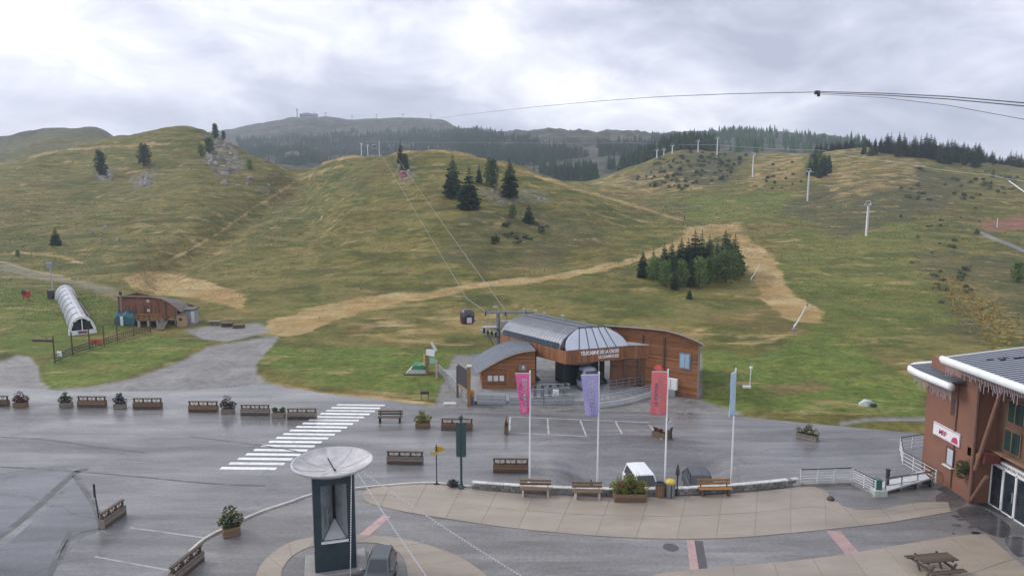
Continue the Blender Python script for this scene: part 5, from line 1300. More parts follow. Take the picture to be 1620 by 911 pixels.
# strings of lights from the bowl
BULB = mat('bulb_glass', (.75,.76,.80), .25, .05); WIRE = mat('pale_wire', (.55,.55,.56), .5)
def string_lights(label, a_, b_, sag, n):
    a_, b_ = Vector(a_), Vector(b_); root = thing('light_string', label, 'light string', (b_.x, b_.y, max(b_.z,0)))
    pts = [a_.lerp(b_, k/20)-V(0,0,sag*4*(k/20)*(1-k/20)) for k in range(21)]
    mb = MB(); mb.tube(pts, .018, 5); wb(mb, 'wire', WIRE, root)
    mb = MB()
    for k in range(n):
        t = (k+.5)/n; q = a_.lerp(b_, t)-V(0,0,sag*4*t*(1-t)+.03); mb.lathe([(.006,-.045),(.028,-.02),(.024,.016),(.008,.04)], 6, tuple(q))
    o = wb(mb, 'bulbs', BULB, root); o['kind'] = 'stuff'
    return root
string_lights('string of small white lights hanging straight down the tower front', (TX+.95,TY-.35,TH+.30), (TX+.80,TY-.55,.1), .0, 40)
string_lights('nearer string of white lights running from the bowl to the bottom edge', (TX+1.25,TY-.55,TH+.5), P(716,968,.05), .12, 60)
string_lights('farther string of white lights running from the bowl towards lower right', (TX+1.4,TY-.4,TH+.5), P(905,958,.05), .15, 70)
# ------------------------------------------------------------------ right-hand building
WX = 27.0; RB_C = WX+5
rb = thing('brick_red_building', 'russet building with white rolled eaves and icicle lights at the right edge', 'building', (WX+4, 36, 0))
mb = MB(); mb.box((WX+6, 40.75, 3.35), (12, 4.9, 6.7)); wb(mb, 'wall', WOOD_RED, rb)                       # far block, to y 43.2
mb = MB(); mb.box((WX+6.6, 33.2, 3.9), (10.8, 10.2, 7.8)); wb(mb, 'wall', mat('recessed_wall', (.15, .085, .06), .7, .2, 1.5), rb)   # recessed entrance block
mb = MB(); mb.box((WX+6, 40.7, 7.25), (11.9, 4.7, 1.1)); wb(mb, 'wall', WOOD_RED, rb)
# main roof: mono pitch rising away from the square, seams
EZ = 8.1
def rpt(x, y, dz=0): return V(x, y, EZ+.13*(x-WX+1)+dz)
mb = MB(); mb.prism([rpt(WX-.9, 40.4), rpt(WX+10, 40.4), rpt(WX+10, 24), rpt(WX-.9, 24)], V(0,0,.16)); mr_ = wb(mb, 'roof', mat('blue_black_roof', (.125, .14, .175), .4, .15, 1.5, metal=.35), rb)
mb = MB()
for k in range(46):
    y = 40.2-k*.35; mb.tube([rpt(WX-.8, y, .19), rpt(WX+9.9, y, .19)], .04, 4)
sub(mb, 'seam', mat('roof_seam', (.36, .385, .43), .4, .1, metal=.2), mr_)['kind'] = 'stuff'
for (px, py) in ((1590,575),(1571,590),(1600,590),(1606,600),(1583,600)):
    q = PX(px, py, WX+.9+.03*(px-1571)); mb = MB(); q = rpt(WX+.7+(px-1571)*.045, q.y, .2); mb.box(q, (.30,.22,.14)); sub(mb, 'snow_stop', DARK_M, mr_)
ROLL = mat('white_rolled_edge', (.74, .76, .76), .45, .08, 1.2, dirt=((.5,.52,.52), .7, .4))
mb = MB(); pts = [V(WX-.95, 40.55, EZ+.12)]+[V(WX-.95, 40.3-k*.9, EZ+.04) for k in range(18)]; mb.tube(pts, [.16]+[.235]*18, 12); wb(mb, 'rolled_eave', ROLL, rb, True)
mb = MB(); mb.tube([rpt(WX-.8, 40.5, .14), rpt(WX+10, 40.5, .14)], .06, 5); wb(mb, 'verge_trim', ROLL, rb)
# lower roof on the far corner with its own roll
mb = MB(); mb.prism([V(WX-.8,44.0,6.85), V(WX+6,44.0,7.3), V(WX+6,39.6,7.3), V(WX-.8,39.6,6.85)], V(0,0,.14)); lr_ = wb(mb, 'lower_roof', MATS['blue_black_roof'], rb)
mb = MB()
for k in range(12): mb.tube([V(WX-.75, 43.8-k*.35, 7.02), V(WX+5.9, 43.8-k*.35, 7.46)], .02, 4)
sub(mb, 'seam', MATS['roof_seam'], lr_)['kind'] = 'stuff'
mb = MB(); mb.tube(smooth_line([V(WX+1.0,44.25,6.95), V(WX-.2,44.2,6.85), V(WX-.75,43.9,6.72), V(WX-.88,43.0,6.66), V(WX-.88,41.0,6.66), V(WX-.88,39.5,6.68)], 5), .225, 12); wb(mb, 'rolled_eave', ROLL, rb, True)
# soffit and icicle lights
mb = MB(); mb.box((WX-.3,32.2,EZ-.02), (1.3,16,.08)); wb(mb, 'soffit', mat('soffit_boards', (.10,.06,.05), .7), rb)
ICE = mat('icicle_light', (.52,.44,.48), .3, .1)
rg = random.Random(2)
for a_, b_, z, n in ((V(WX-.75,43.6,0), V(WX-.75,39.6,0), 6.45, 34), (V(WX-.85,40.2,0), V(WX-.85,33.0,0), 7.85, 60)):
    mb = MB()
    for k in range(n):
        q = a_.lerp(b_, k/n); l = rg.choice((.25,.4,.6,.75))*rg.uniform(.8,1.1); mb.tube([q+V(0,0,z), q+V(0,0,z-l)], .017, 4)
    o = wb(mb, 'icicle_lights', ICE, rb); o['kind'] = 'stuff'
# timber props in front of the recess
PROP = mat('red_brown_prop', (.20,.105,.075), .6, .2, 3)
for y0, z0, y1, z1 in ((39.7,0.2,40.6,6.6), (38.0,2.2,36.4,7.7), (38.1,0.3,37.0,2.2), (38.25,.1,38.3,7.4)):
    mb = MB(); mb.tube([V(WX-.12,y0,z0), V(WX-.12,y1,z1)], .11, 8) if y0 < 39 else mb.box((WX-.06,(y0+y1)/2,(z0+z1)/2), (.06,.10,z1-z0)); wb(mb, 'prop', PROP, rb)
mb = MB(); mb.bevbox((WX+.3,38.15,2.9), (.7,.5,.45), .03); wb(mb, 'beam_end', OAK, rb)
mb = MB(); mb.box((WX+.45,38.2,3.0), (.9,1.5,.5)); wb(mb, 'red_beam', mat('dark_red_beam', (.13,.035,.03), .6), rb)
# upper windows on the recessed wall
for py0, y, z in ((0, 36.9, 5.9), (0, 35.4, 5.9), (0, 37.0, 4.2), (0, 35.2, 4.2)):
    mb = MB(); mb.box((WX+1.17,y,z), (.1,1.25,1.35)); w_ = wb(mb, 'window', mat('window_timber', (.22,.13,.075), .6), rb)
    mb = MB(); mb.box((WX+1.10,y,z), (.04,1.08,1.18)); sub(mb, 'pane', mat('green_dark_glass', (.022,.05,.048), .08, .3, 2), w_)
    mb = MB(); mb.box((WX+1.07,y,z), (.03,.06,1.2)); sub(mb, 'mullion', MATS['window_timber'], w_)
mb = MB(); mb.box((WX+1.0,36.5,3.28), (.3,4.2,.12)); wb(mb, 'ledge', mat('ledge_timber', (.30,.19,.12), .6), rb)
# glazed entrance
d0, d1 = 38.3, 34.4
mb = MB(); mb.box((WX+1.02,36.3,2.72), (.14,4.0,.34)); fas = wb(mb, 'fascia', WHITE_M, rb)
me_ = text_mesh('MAISON DU TOURISME', .24, .006, space=1.0); o = link('lettering', me_, mat('violet_grey_print', (.25,.23,.27), .6), fas, V(WX+.93,36.3,2.72)-rb.location); o.rotation_euler = (math.pi/2, 0, -math.pi/2)
for k in range(4):
    y = 37.75-k*1.0
    mb = MB(); mb.box((WX+1.05,y,1.28), (.05,.92,2.45)); dl = wb(mb, 'door_leaf' if k in (1,2) else 'glass_panel', GLASS_D, rb)
    mb = MB()
    for sy in (-1,1): mb.box((WX+1.02,y+sy*.46,1.28), (.09,.06,2.5))
    mb.box((WX+1.02,y,.05), (.09,.98,.08)); mb.box((WX+1.02,y,2.5), (.09,.98,.08)); sub(mb, 'frame', WHITE_M, dl)
    if k in (1, 2): mb = MB(); mb.box((WX+.96,y+(-.35 if k == 1 else .35),1.2), (.06,.05,.6)); sub(mb, 'handle', STEEL, dl)
# sign and small window on the near wall
qa, qb = PX(1480,668,WX-.04), PX(1521,688,WX-.04); yc, zc2 = (qa.y+qb.y)/2, 4.05
ya, yb = PX(1479,676,WX).y, PX(1520,697,WX).y; zs0 = PX(1479,676,WX).z; zs1 = PX(1520,697,WX).z; zc2 = (zs0+zs1)/2; L_ = abs(ya-yb)
mb = MB(); mb.box((WX-.06,(ya+yb)/2,zc2), (.08,L_,.82)); sgn = wb(mb, 'sign_board', mat('sign_white', (.70,.68,.70), .5, .1), rb)
me_ = text_mesh('MEF', .42, .006, bold=.03); o = link('lettering', me_, mat('sign_red', (.45,.05,.12), .5), sgn, V(WX-.11,(ya+yb)/2+L_*.12,zc2-.05)-rb.location); o.rotation_euler = (math.pi/2, 0, -math.pi/2)
mb = MB(); mb.prism([V(WX-.11,yb+.12,zc2-.3), V(WX-.11,yb+.75,zc2-.3), V(WX-.11,yb+.6,zc2+.0), V(WX-.11,yb+.3,zc2+.12), V(WX-.11,yb+.12,zc2-.05)], V(.03,0,0)); sub(mb, 'emblem', MATS['sign_red'], sgn)
mb = MB(); mb.box((WX-.105,(ya+yb)/2,zc2+.36), (.02,L_*.96,.05)); mb.box((WX-.105,(ya+yb)/2,zc2-.37), (.02,L_*.96,.04)); sub(mb, 'sign_edge', mat('sign_grey', (.35,.32,.36), .5), sgn)
q = PX(1504,722,WX); mb = MB(); mb.box((WX-.04,q.y,q.z), (.1,.75,1.15)); w_ = wb(mb, 'window', mat('small_window_frame', (.10,.05,.04), .6), rb)
mb = MB(); mb.box((WX-.1,q.y-.08,q.z), (.03,.52,1.0)); sub(mb, 'pane', mat('pale_pane', (.50,.53,.60), .2, .15), w_)
mb = MB(); mb.box((WX-.12,q.y,q.z-.62), (.24,.85,.07)); sub(mb, 'sill', WHITE_M, w_)
q = PX(1490,640,WX); q = PX(1511,645,WX); mb = MB(); mb.box((WX-.03,q.y,q.z), (.06,.6,1.0)); wb(mb, 'shutter', mat('dark_shutter', (.07,.045,.04), .6), rb)
q = PX(1524,742,WX-.3); fb_ = thing('hanging_flower_basket', 'green hanging flower basket on the russet wall', 'flower basket', (WX-.3, q.y, q.z-.6))
mb = MB(); rg = random.Random(6); leaf_clump(mb, (0,0,.75), .42, 260, .09, rg, 1.0); leaf_clump(mb, (-.05,.15,.25), .28, 120, .08, rg, 1.1); mb.build('leaves', LEAF_G, fb_, fix=False)
mb = MB(); mb.lathe([(.1,.35),(.25,.55),(.27,.65)], 10); mb.build('basket', PLANK_D, fb_); mb = MB(); mb.tube([(0,0,.6),(.28,0,1.25)], .015, 4); mb.build('bracket', DARK_M, fb_)
planter(1630,822,'leafy potted plant beside the glass entrance at the right edge', .6, .5, .4, LEAF_G, .8, None, 0, 260, PLANK, 21, .35, .03)
mat_c = PX(1582,808,WX+.2); o = sheet('doormat', [P(1557,783,0), P(1610,812,0), P(1590,818,0), P(1532,790,0)], .045, mat('dark_mat', (.05,.052,.055), .8), .012); tag(o, 'dark doormat in front of the glass entrance', 'doormat')
o = sheet('doormat', [P(1497,768,0), P(1530,782,0), P(1512,790,0), P(1482,774,0)], .045, MATS['dark_mat'], .012); tag(o, 'dark mat at the foot of the russet wall near the ramp', 'doormat')

# ------------------------------------------------------------------ white railings of the ramp
WR = mat('white_rail_paint', (.62,.63,.64), .45, .1, 3, dirt=((.32,.31,.3), 3, .5))
def bar_fence(label, pts, h=1.0, bars=5, post=1.1, m=WR, cap=DARK_M):
    pts = [Vector(p) for p in pts]; c = sum(pts, Vector())/len(pts); root = thing('railing', label, 'railing', (c.x, c.y, min(p.z for p in pts)))
    for k in range(bars):
        z = .12+(h-.2)*k/(bars-1); mb = MB(); mb.tube([p+V(0,0,z) for p in pts], .022, 5); wb(mb, 'rail', m, root)
    mb = MB(); mb.tube([p+V(0,0,h) for p in pts], .035, 6); wb(mb, 'handrail', cap, root)
    for p0, p1 in zip(pts[:-1], pts[1:]):
        n = max(1, int(round((p1-p0).length/post)))
        for k in range(n+1 if p1 is pts[-1] else n):
            q = p0.lerp(p1, k/n); mb = MB(); mb.bevbox((q.x,q.y,q.z+h/2), (.07,.07,h), .008); wb(mb, 'post', m, root)
    return root
r0, r1, r2, r3 = P(1266,768), P(1346,765), P(1384,784,.03), P(1475,768,.03)
bar_fence('white barred railing continuing the low stone wall to the right', [r0, r1], 1.05, 6, 1.1)
bar_fence('short white barred railing slanting towards the viewer', [r1+V(.1,-.1,0), r2], 1.0, 6, .9)
bar_fence('dark-topped low railing of the ramp towards the russet building', [P(1400,780,.03), r3], .95, 3, 1.2, STEEL, DARK_M)
bar_fence('white railing of the landing against the far corner of the russet building', [P(1462,706,0)+V(0,0,0), P(1424,712,0), P(1428,735,0), P(1480,765,.03)], .95, 4, 1.0)
mb = MB(); a_, b_ = P(1392,782), P(1470,772); mb.prism([a_, b_, b_+V(.2,.9,0), a_+V(.2,.9,0)], V(0,0,.02)); 
rp_ = thing('ramp', 'white metal access ramp with a dark underside beside the railing', 'ramp', ((a_+b_)/2))
mb = MB(); mb.add([a_+V(0,0,.05), b_+V(0,0,.55), b_+V(.2,1.2,.55), a_+V(.2,1.2,.05), a_+V(0,0,.13), b_+V(0,0,.65), b_+V(.2,1.2,.65), a_+V(.2,1.2,.13)], [(0,1,2,3),(4,5,6,7),(0,1,5,4),(2,3,7,6),(1,2,6,5),(0,3,7,4)]); wb(mb, 'deck', mat('pale_ramp', (.52,.53,.56), .4, .1, 2), rp_)
for f in (.35, .7, 1.0):
    q = a_.lerp(b_, f); mb = MB(); mb.box((q.x+.1,q.y+.5,.02+.26*f), (.08,.9,.5*f)); wb(mb, 'support', DARK_M, rp_)
q = P(1384, 786, .03); o = thing('folded_crate', 'pale crate with a green and dark box at the ramp end', 'crate', q+V(.35,.25,0))
mb = MB(); mb.bevbox((0,0,.2), (.8,.6,.4), .03); mb.build('crate', mat('pale_crate', (.48,.52,.50), .5), o); mb = MB(); mb.bevbox((-.05,.1,.7), (.4,.4,.6), .03); mb.build('green_box', mat('green_box', (.03,.13,.10), .5), o)
q = P(1403, 772, .03); o = thing('dark_pillar', 'short dark pillar standing at the ramp railing', 'pillar', q); mb = MB(); mb.bevbox((0,0,.6), (.18,.18,1.2), .02); mb.build('shaft', DARK_M, o); mb = MB(); mb.bevbox((0,0,1.22), (.24,.24,.06), .01); mb.build('cap', DARK_M, o)
q = P(1314, 790, .05); mb = MB(); mb.lathe([(.2,0),(.22,.08),(.12,.2),(.02,.24)], 10); o = mb.build('bollard', mat('iron_bollard', (.06,.055,.05), .6), None, True, q); tag(o, 'small dark bollard at the edge of the beige paving near the ramp', 'bollard')
# concrete kerb below the railings
mb = MB()
for q0, q1 in ((r0, r1), (r1, r2)):
    dv = q1-q0; mb.box((q0+q1)/2+V(0,-.0,.07), (dv.length, .3, .14), rz=math.atan2(dv.y, dv.x))
o = mb.build('plinth_kerb', STONE_M); tag(o, 'grey kerb under the white barred railings', 'kerb', kind='structure')

# ------------------------------------------------------------------ left: hut on stilts, conveyor tunnel, netting fence
HX0, HX1, HY = D(188,500,96).x, D(285,500,96).x, 96.0
hz0 = zt((HX0+HX1)/2, HY)
hut = thing('timber_hut', 'brown timber hut with a curved overhanging roof on the left meadow', 'hut', ((HX0+HX1)/2, HY+2, hz0))
fl = hz0+.9; W_ = HX1-HX0
rfz = [(0, 3.95), (.55, 3.85), (.70, 3.6), (.82, 3.05), (.92, 2.35), (1.0, 1.7)]
mb = MB(); ft_ = [V(HX0+W_*f, HY, hz0+z) for f, z in rfz]
mb.add([V(HX1-.35,HY,fl), V(HX0,HY,fl)]+ft_[:-1]+[V(HX1-.35,HY,hz0+2.1)], [tuple(range(2+len(ft_)))])
mb.add([V(HX0,HY,fl), V(HX0,HY+5,fl), V(HX0,HY+5,hz0+3.9), V(HX0,HY,hz0+3.9)], [(0,1,2,3)]); mb.add([V(HX1-.35,HY,fl), V(HX1-.35,HY+5,fl), V(HX1-.35,HY+5,hz0+2.0), V(HX1-.35,HY,hz0+2.1)], [(0,1,2,3)])
mb.add([V(HX0,HY+5,fl), V(HX1-.35,HY+5,fl), V(HX1-.35,HY+5,hz0+2.0), V(HX0,HY+5,hz0+3.9)], [(0,1,2,3)]); wb(mb, 'wall', WOOD_V, hut)
mb = MB(); a1 = [V(HX0-.3+(W_+.6)*f, HY-.5, hz0+z+.06) for f, z in rfz]; a2 = [p+V(0,6,-1.2) for p in a1]; n_ = len(a1)
vs_ = a1+a2+[p+V(0,0,.16) for p in a1]+[p+V(0,0,.16) for p in a2]; fs = []
for i in range(n_-1): fs += [(i,i+1,n_+i+1,n_+i),(2*n_+i,2*n_+i+1,3*n_+i+1,3*n_+i),(i,i+1,2*n_+i+1,2*n_+i),(n_+i,n_+i+1,3*n_+i+1,3*n_+i)]
fs += [(0,n_,3*n_,2*n_),(n_-1,2*n_-1,4*n_-1,3*n_-1)]; mb.add(vs_, fs); hr = wb(mb, 'roof', mat('hut_roof', (.115,.085,.075), .6, .2, 2), hut)
mb = MB(); mb.tube([p+V(0,-.03,.1) for p in a1[:3]], .05, 5); sub(mb, 'fascia', mat('hut_fascia', (.35,.30,.26), .6), hr)
mb = MB(); mb.box((HX0+W_*.36,HY-.05,hz0+3.1), (W_*.55,.06,1.0)); wb(mb, 'upper_boards', mat('hut_red', (.21,.085,.06), .7, .15, 2), hut)
for f in (.03,.28,.48,.63,.78,.92):
    mb = MB(); mb.bevbox((HX0+W_*f,HY-.02,hz0+.35), (.18,.18,1.3), .02); wb(mb, 'stilt', PLANK_G, hut)
for f in (.28,.42,.54,.66,.76): mb = MB(); mb.box((HX0+W_*f,HY-.12,hz0+2.0), (.10,.08,2.2)); wb(mb, 'upright', PLANK, hut)
for f, z in ((.5,3.35),(.5,2.0)): mb = MB(); mb.box((HX0+W_*f,HY-.13,hz0+z), (.4,.05,.35)); wb(mb, 'window', mat('hut_pane', (.50,.48,.50), .3, .2), hut)
mb = MB(); mb.box((HX0+W_*.62,HY-1.2,fl), (W_*.42,2.0,.12)); dk = wb(mb, 'deck', PLANK, hut)
mb = MB(); mb.box((HX0+W_*.62,HY-2.15,fl+.85), (W_*.42,.08,.12)); mb.box((HX0+W_*.62,HY-2.15,fl+.45), (W_*.42,.06,.1))
for k in range(6): mb.box((HX0+W_*(.42+.08*k),HY-2.15,fl+.45), (.08,.08,.9))
sub(mb, 'balustrade', OAK, dk)
for f in (.45,.6,.75,.82): mb = MB(); mb.bevbox((HX0+W_*f,HY-2.0,hz0+.2), (.3,.3,1.5), .03); wb(mb, 'pier', mat('concrete_pier', (.34,.34,.33), .7, .2, 3), hut)
mb = MB(); mb.add([V(HX0+W_*.8,HY-2.2,fl), V(HX0+W_*.92,HY-2.2,fl), V(HX0+W_*.95,HY-4.0,hz0), V(HX0+W_*.83,HY-4.0,hz0)], [(0,1,2,3)]); mb.prism([V(HX0+W_*.8,HY-2.2,fl-.1), V(HX0+W_*.92,HY-2.2,fl-.1), V(HX0+W_*.95,HY-4.0,hz0-.1), V(HX0+W_*.83,HY-4.0,hz0-.1)], V(0,0,.1)); wb(mb, 'stair', PLANK_G, hut)
o = thing('tarpaulin_stack', 'stack under a blue-green tarpaulin against the timber hut', 'tarpaulin', V(HX0+W_*.18, HY-.9, hz0))
mb = MB(); rg = random.Random(8); pr_ = []
for k in range(9):
    x = -1.4+2.8*k/8; hgt = (1.9+.25*math.sin(k*1.7)) if 0 < k < 8 else 1.2; pr_.append([(x,-.6,.1),(x,-.62,hgt*.7),(x,-.35+.08*math.sin(k*2),hgt),(x,.35,hgt),(x,.5,.1)])
mb.loft(pr_, close=True); mb.build('cover', mat('teal_tarp', (.035,.14,.17), .4, .3, 2.5), o)
mb = MB(); mb.bevbox((-.25,-.75,.7), (.4,.15,1.3), .04); mb.build('white_flap', WHITE_M, o)
for px, lab in ((183,'tall grey post at the left end of the timber hut'),):
    q = at(px, 95); o = thing('tall_post', lab, 'post', q); mb = MB(); mb.tube([(0,0,-.3),(0,0,4.6)], .12, 8); mb.build('shaft', PLANK_G, o); mb = MB(); mb.bevbox((0,0,4.5), (.35,.3,.5), .05); mb.build('lamp_box', DARK_M, o)
sx0 = D(303,505,98); sz = zt(sx0.x, 98); o = thing('shed', 'small pale grey shed right of the timber hut', 'shed', (sx0.x, 98, sz))
mb = MB(); mb.bevbox((-.2,0,1.05), (1.7,1.8,2.1), .02); mb.build('wall', mat('shed_grey', (.33,.36,.40), .6, .15), o); mb = MB(); mb.box((.62,-.92,1.15), (.45,.05,1.7)); mb.build('door', WHITE_M, o); mb = MB(); mb.box((-.2,0,2.2), (2.1,2.2,.14), rx=.05); mb.build('roof', DARK_M, o)
q = D(288,505,95.5); q.z = zt(q.x, 95.5); o = thing('notice_hut', 'small tan wooden booth between hut and pale shed', 'booth', q)
mb = MB(); mb.bevbox((0,0,.85), (1.1,.9,1.7), .02); mb.build('wall', mat('tan_booth', (.36,.24,.14), .6, .2, 3), o); mb = MB(); mb.box((0,-.48,1.1), (.4,.05,.4)); mb.build('hatch', DARK_M, o); mb = MB(); mb.box((0,0,1.76), (1.3,1.1,.1)); mb.build('roof', MATS['hut_roof'], o)
for px, y_, lab, m_, dims in ((332,97,'low grey bench-like crate right of the pale shed', PLANK_G, (1.6,.8,.6)), (352,96,'low dark stacked pallets beside the gravel road', PLANK_D, (1.5,.9,.55)), (370,95,'low reddish pallets at the gravel road bend', PLANK, (1.5,.9,.5))):
    q = at(px, y_); o = thing('pallet_stack', lab, 'pallets', q, .1)
    for k in range(4): mb = MB(); mb.box((0,0,.08+dims[2]*k/4), (dims[0],dims[1],.07)); mb.build('plank', m_, o)
    for sx in (-1,0,1): mb = MB(); mb.box((sx*dims[0]*.45,0,dims[2]*.4), (.12,dims[1]*.96,dims[2]*.8)); mb.build('bearer', m_, o)
# conveyor tunnel
ta, tb_ = hit(131, 529), hit(103, 503); ta = V(ta.x, ta.y, ta.z); ax_ = D(106, 497, 118); ax_.z = zt(ax_.x, ax_.y)
tl = (ax_-ta); LN = tl.length; tr_ = thing('conveyor_tunnel', 'white and grey arched conveyor tunnel on the left meadow', 'conveyor tunnel', ta, math.atan2(tl.y, tl.x))
slope = tl.z/max(.1, V(tl.x, tl.y, 0).length); LN2 = V(tl.x, tl.y, 0).length
def arch(x, r, h): return [(x, -r*math.cos(q), slope*x+h*math.sin(q)) for q in [math.pi*j/14 for j in range(15)]]
CLEAR = mat('grey_plastic_vault', (.40,.43,.47), .25, .12, 2); TUNW = mat('white_tunnel_frame', (.68,.70,.72), .4, .08, 2)
mb = MB(); mb.loft([arch(x, 1.35, 2.2) for x in np.linspace(.15, LN2-.15, 8)], close=False); mb.build('vault', CLEAR, tr_, True)
for k in range(2):
    x = 0 if k == 0 else LN2-.4; mb = MB(); a1, a2, b1, b2 = arch(x, 1.62, 2.5), arch(x, 1.30, 2.12), arch(x+.4, 1.62, 2.5), arch(x+.4, 1.30, 2.12); nn = 15
    fs = []
    for j in range(nn-1): fs += [(j,j+1,nn+j+1,nn+j),(2*nn+j,3*nn+j,3*nn+j+1,2*nn+j+1),(j,2*nn+j,2*nn+j+1,j+1),(nn+j,nn+j+1,3*nn+j+1,3*nn+j)]
    mb.add(a1+a2+b1+b2, fs); mb.build('end_arch', TUNW, tr_)
for sy in (-.55,.55): mb = MB(); mb.bevbox((-.02,sy,1.25), (.06,.85,1.0), .02); mb.build('window', GLASS_D, tr_)
mb = MB(); mb.box((.03,0,.3), (.06,2.7,.6)); mb.box((.03,0,1.25), (.1,.12,1.5)); mb.build('end_panel', TUNW, tr_); mb = MB(); mb.box((-.03,0,.32), (.06,1.0,.35)); mb.build('sign', mat('purple_sign', (.22,.09,.13), .5), tr_)
for k in range(1, 7):
    x = LN2*k/7; mb = MB(); mb.tube([(p[0],p[1]*1.01,p[2]*1.0+.02) for p in arch(x, 1.36, 2.22)], .04, 4); mb.build('hoop', STEEL_D, tr_)
mb = MB(); mb.loft([[(x,-.7,slope*x+1.93),(x,-.2,slope*x+2.21),(x,.15,slope*x+2.24),(x,.15,slope*x+2.27),(x,-.2,slope*x+2.245),(x,-.7,slope*x+1.97)] for x in (.5, LN2-.5)]); mb.build('roof_strip', mat('pale_lilac_strip', (.52,.50,.56), .3), tr_)
mb = MB(); mb.box((LN2*.45,-1.36,.9+slope*LN2*.45), (LN2*.5,.05,.45)); mb.build('side_banner', mat('banner_pink', (.38,.22,.25), .5, .4, 2), tr_)
# netting fence
fp = [hit(87,575), hit(115,562), hit(142,553), hit(165,547), hit(186,540), hit(212,532), hit(238,526)]
ff = thing('netting_fence', 'dark netting fence on tall posts in front of the conveyor tunnel', 'fence', fp[3])
for i, q in enumerate(fp):
    hgt = (3.0, 2.7, 2.5, 2.6, 3.0, 2.6, 2.2)[i]; mb = MB(); mb.tube([q-V(0,0,.3), q+V(0,0,hgt)], .08, 7); wb(mb, 'post', PLANK_D, ff)
NET = mat('black_netting', (.035,.035,.038), .8, .3, 8, rnd=.4)
for q0, q1 in zip(fp[:-1], fp[1:]):
    for z in (.25,.55,.85): mb = MB(); mb.tube([q0+V(0,0,z), q1+V(0,0,z)], .045, 5); wb(mb, 'rail', NET, ff)
    dv = q1-q0; k = max(2, int(dv.length/.4)); mb = MB()
    for j in range(k+1): q = q0.lerp(q1, j/k); mb.tube([q+V(0,0,.05), q+V(0,0,.95)], .02, 4)
    o = wb(mb, 'mesh', NET, ff); o['kind'] = 'stuff'
q = fp[0].lerp(fp[1], .3); o = thing('notice_plate', 'small white notice plate hung on the netting fence', 'notice', q+V(0,-.1,0)); mb = MB(); mb.bevbox((0,0,.85), (.5,.05,.55), .01); mb.build('plate', WHITE_M, o); mb = MB(); mb.box((0,.04,.45), (.05,.04,.9)); mb.build('stake', PLANK_D, o)
q = fp[2].lerp(fp[3], .5); o = thing('banner_board', 'small red banner board on the netting fence', 'banner', q+V(0,-.1,0)); mb = MB(); mb.bevbox((0,0,.75), (1.4,.05,.65), .01); mb.build('banner', mat('rusty_red', (.42,.10,.06), .6, .25, 3), o); mb = MB(); mb.box((-.5,.04,.4), (.05,.04,.8)); mb.box((.5,.04,.4), (.05,.04,.8)); mb.build('stake', PLANK_D, o)
q = hit(68, 540); o = thing('felled_log', 'felled brown log lying on the left meadow', 'log', q, -.1); mb = MB(); mb.tube([(-1.4,0,.2),(-.5,.03,.22),(.6,0,.21),(1.4,.02,.2)], [.2,.22,.2,.17], 9); mb.build('trunk', PLANK, o); mb = MB(); mb.tube([(.4,0,.3),(.6,-.1,.55)], [.06,.04], 6); mb.build('branch_stub', PLANK_D, o)
q = hit(42, 474); o = thing('red_snow_gun', 'small red machine on the meadow at far left', 'machine', q); mb = MB(); mb.bevbox((0,0,1.0), (1.0,.9,1.2), .12); mb.build('body', mat('machine_red', (.50,.06,.04), .5), o); mb = MB(); mb.lathe([(.35,-.5),(.42,.5)], 12, M=Matrix.Translation((0,-.1,1.3)) @ Matrix.Rotation(math.pi/2,4,'X')); mb.build('barrel', DARK_M, o)
for sx in (-1,1): mb = MB(); mb.tube([(sx*.4,0,.5),(sx*.5,-.2,0)], .06, 5); mb.build('leg', DARK_M, o)
q = hit(84, 474); o = thing('floodlight_mast', 'grey floodlight mast at the upper end of the conveyor tunnel', 'mast', q); mb = MB(); mb.tube([(0,0,-.3),(0,0,6.2)], [.14,.09], 8); mb.build('pole', STEEL, o); mb = MB(); mb.bevbox((0,-.1,6.0), (1.0,.35,.9), .05); mb.build('lamp_head', STEEL_D, o); mb = MB(); mb.bevbox((-.3,0,.9), (.9,.7,1.5), .05); mb.build('control_box', DARK_M, o)

# ------------------------------------------------------------------ left of the station: timber sign, totem, trailer
a_, b_ = P(724,628), P(742,642); o = thing('timber_sign', 'dark panel framed by two tall timber posts at the terrace corner', 'sign', (a_+b_)/2)
mb = MB(); mb.bevbox(V(a_.x,a_.y,1.45), (.2,.2,2.9), .02); wb(mb, 'post', PLANK, o); mb = MB(); mb.bevbox(V(b_.x,b_.y,1.75), (.3,.3,3.5), .02); wb(mb, 'post', OAK, o)
dv = b_-a_; mb = MB(); c = (a_+b_)/2; mb.box(V(c.x-.05,c.y+.1,2.25), (dv.length*.8,.08,1.75), rz=math.atan2(dv.y,dv.x)); wb(mb, 'panel', mat('charcoal_panel', (.045,.045,.055), .6), o); mb = MB(); mb.box(V(c.x,c.y,1.2), (dv.length,.1,.12), rz=math.atan2(dv.y,dv.x)); wb(mb, 'crossbar', OAK, o)
mb = MB(); mb.bevbox(V(b_.x+.05,b_.y,3.55), (.45,.4,.16), .03); wb(mb, 'cap', mat('cream_cap', (.60,.57,.46), .5), o)
q = P(747, 640); o = thing('fire_hydrant', 'orange and blue hydrant-like post beside the timber sign', 'hydrant', q); mb = MB(); mb.lathe([(.2,0),(.18,.1),(.16,.75),(.2,.78)], 10); mb.build('base', mat('blue_grey_base', (.10,.13,.20), .5), o); mb = MB(); mb.lathe([(.2,.78),(.22,1.2),(.12,1.35),(.02,1.4)], 10); mb.build('head', mat('orange_head', (.45,.21,.03), .5), o)
railing('railing', 'grey slatted railing of the walkway left of the kiosk', [P(694,590,0), P(716,612,0), P(737,636,0)], .9, 4, 1.6, STEEL, 0, infill=PANEL_GR)
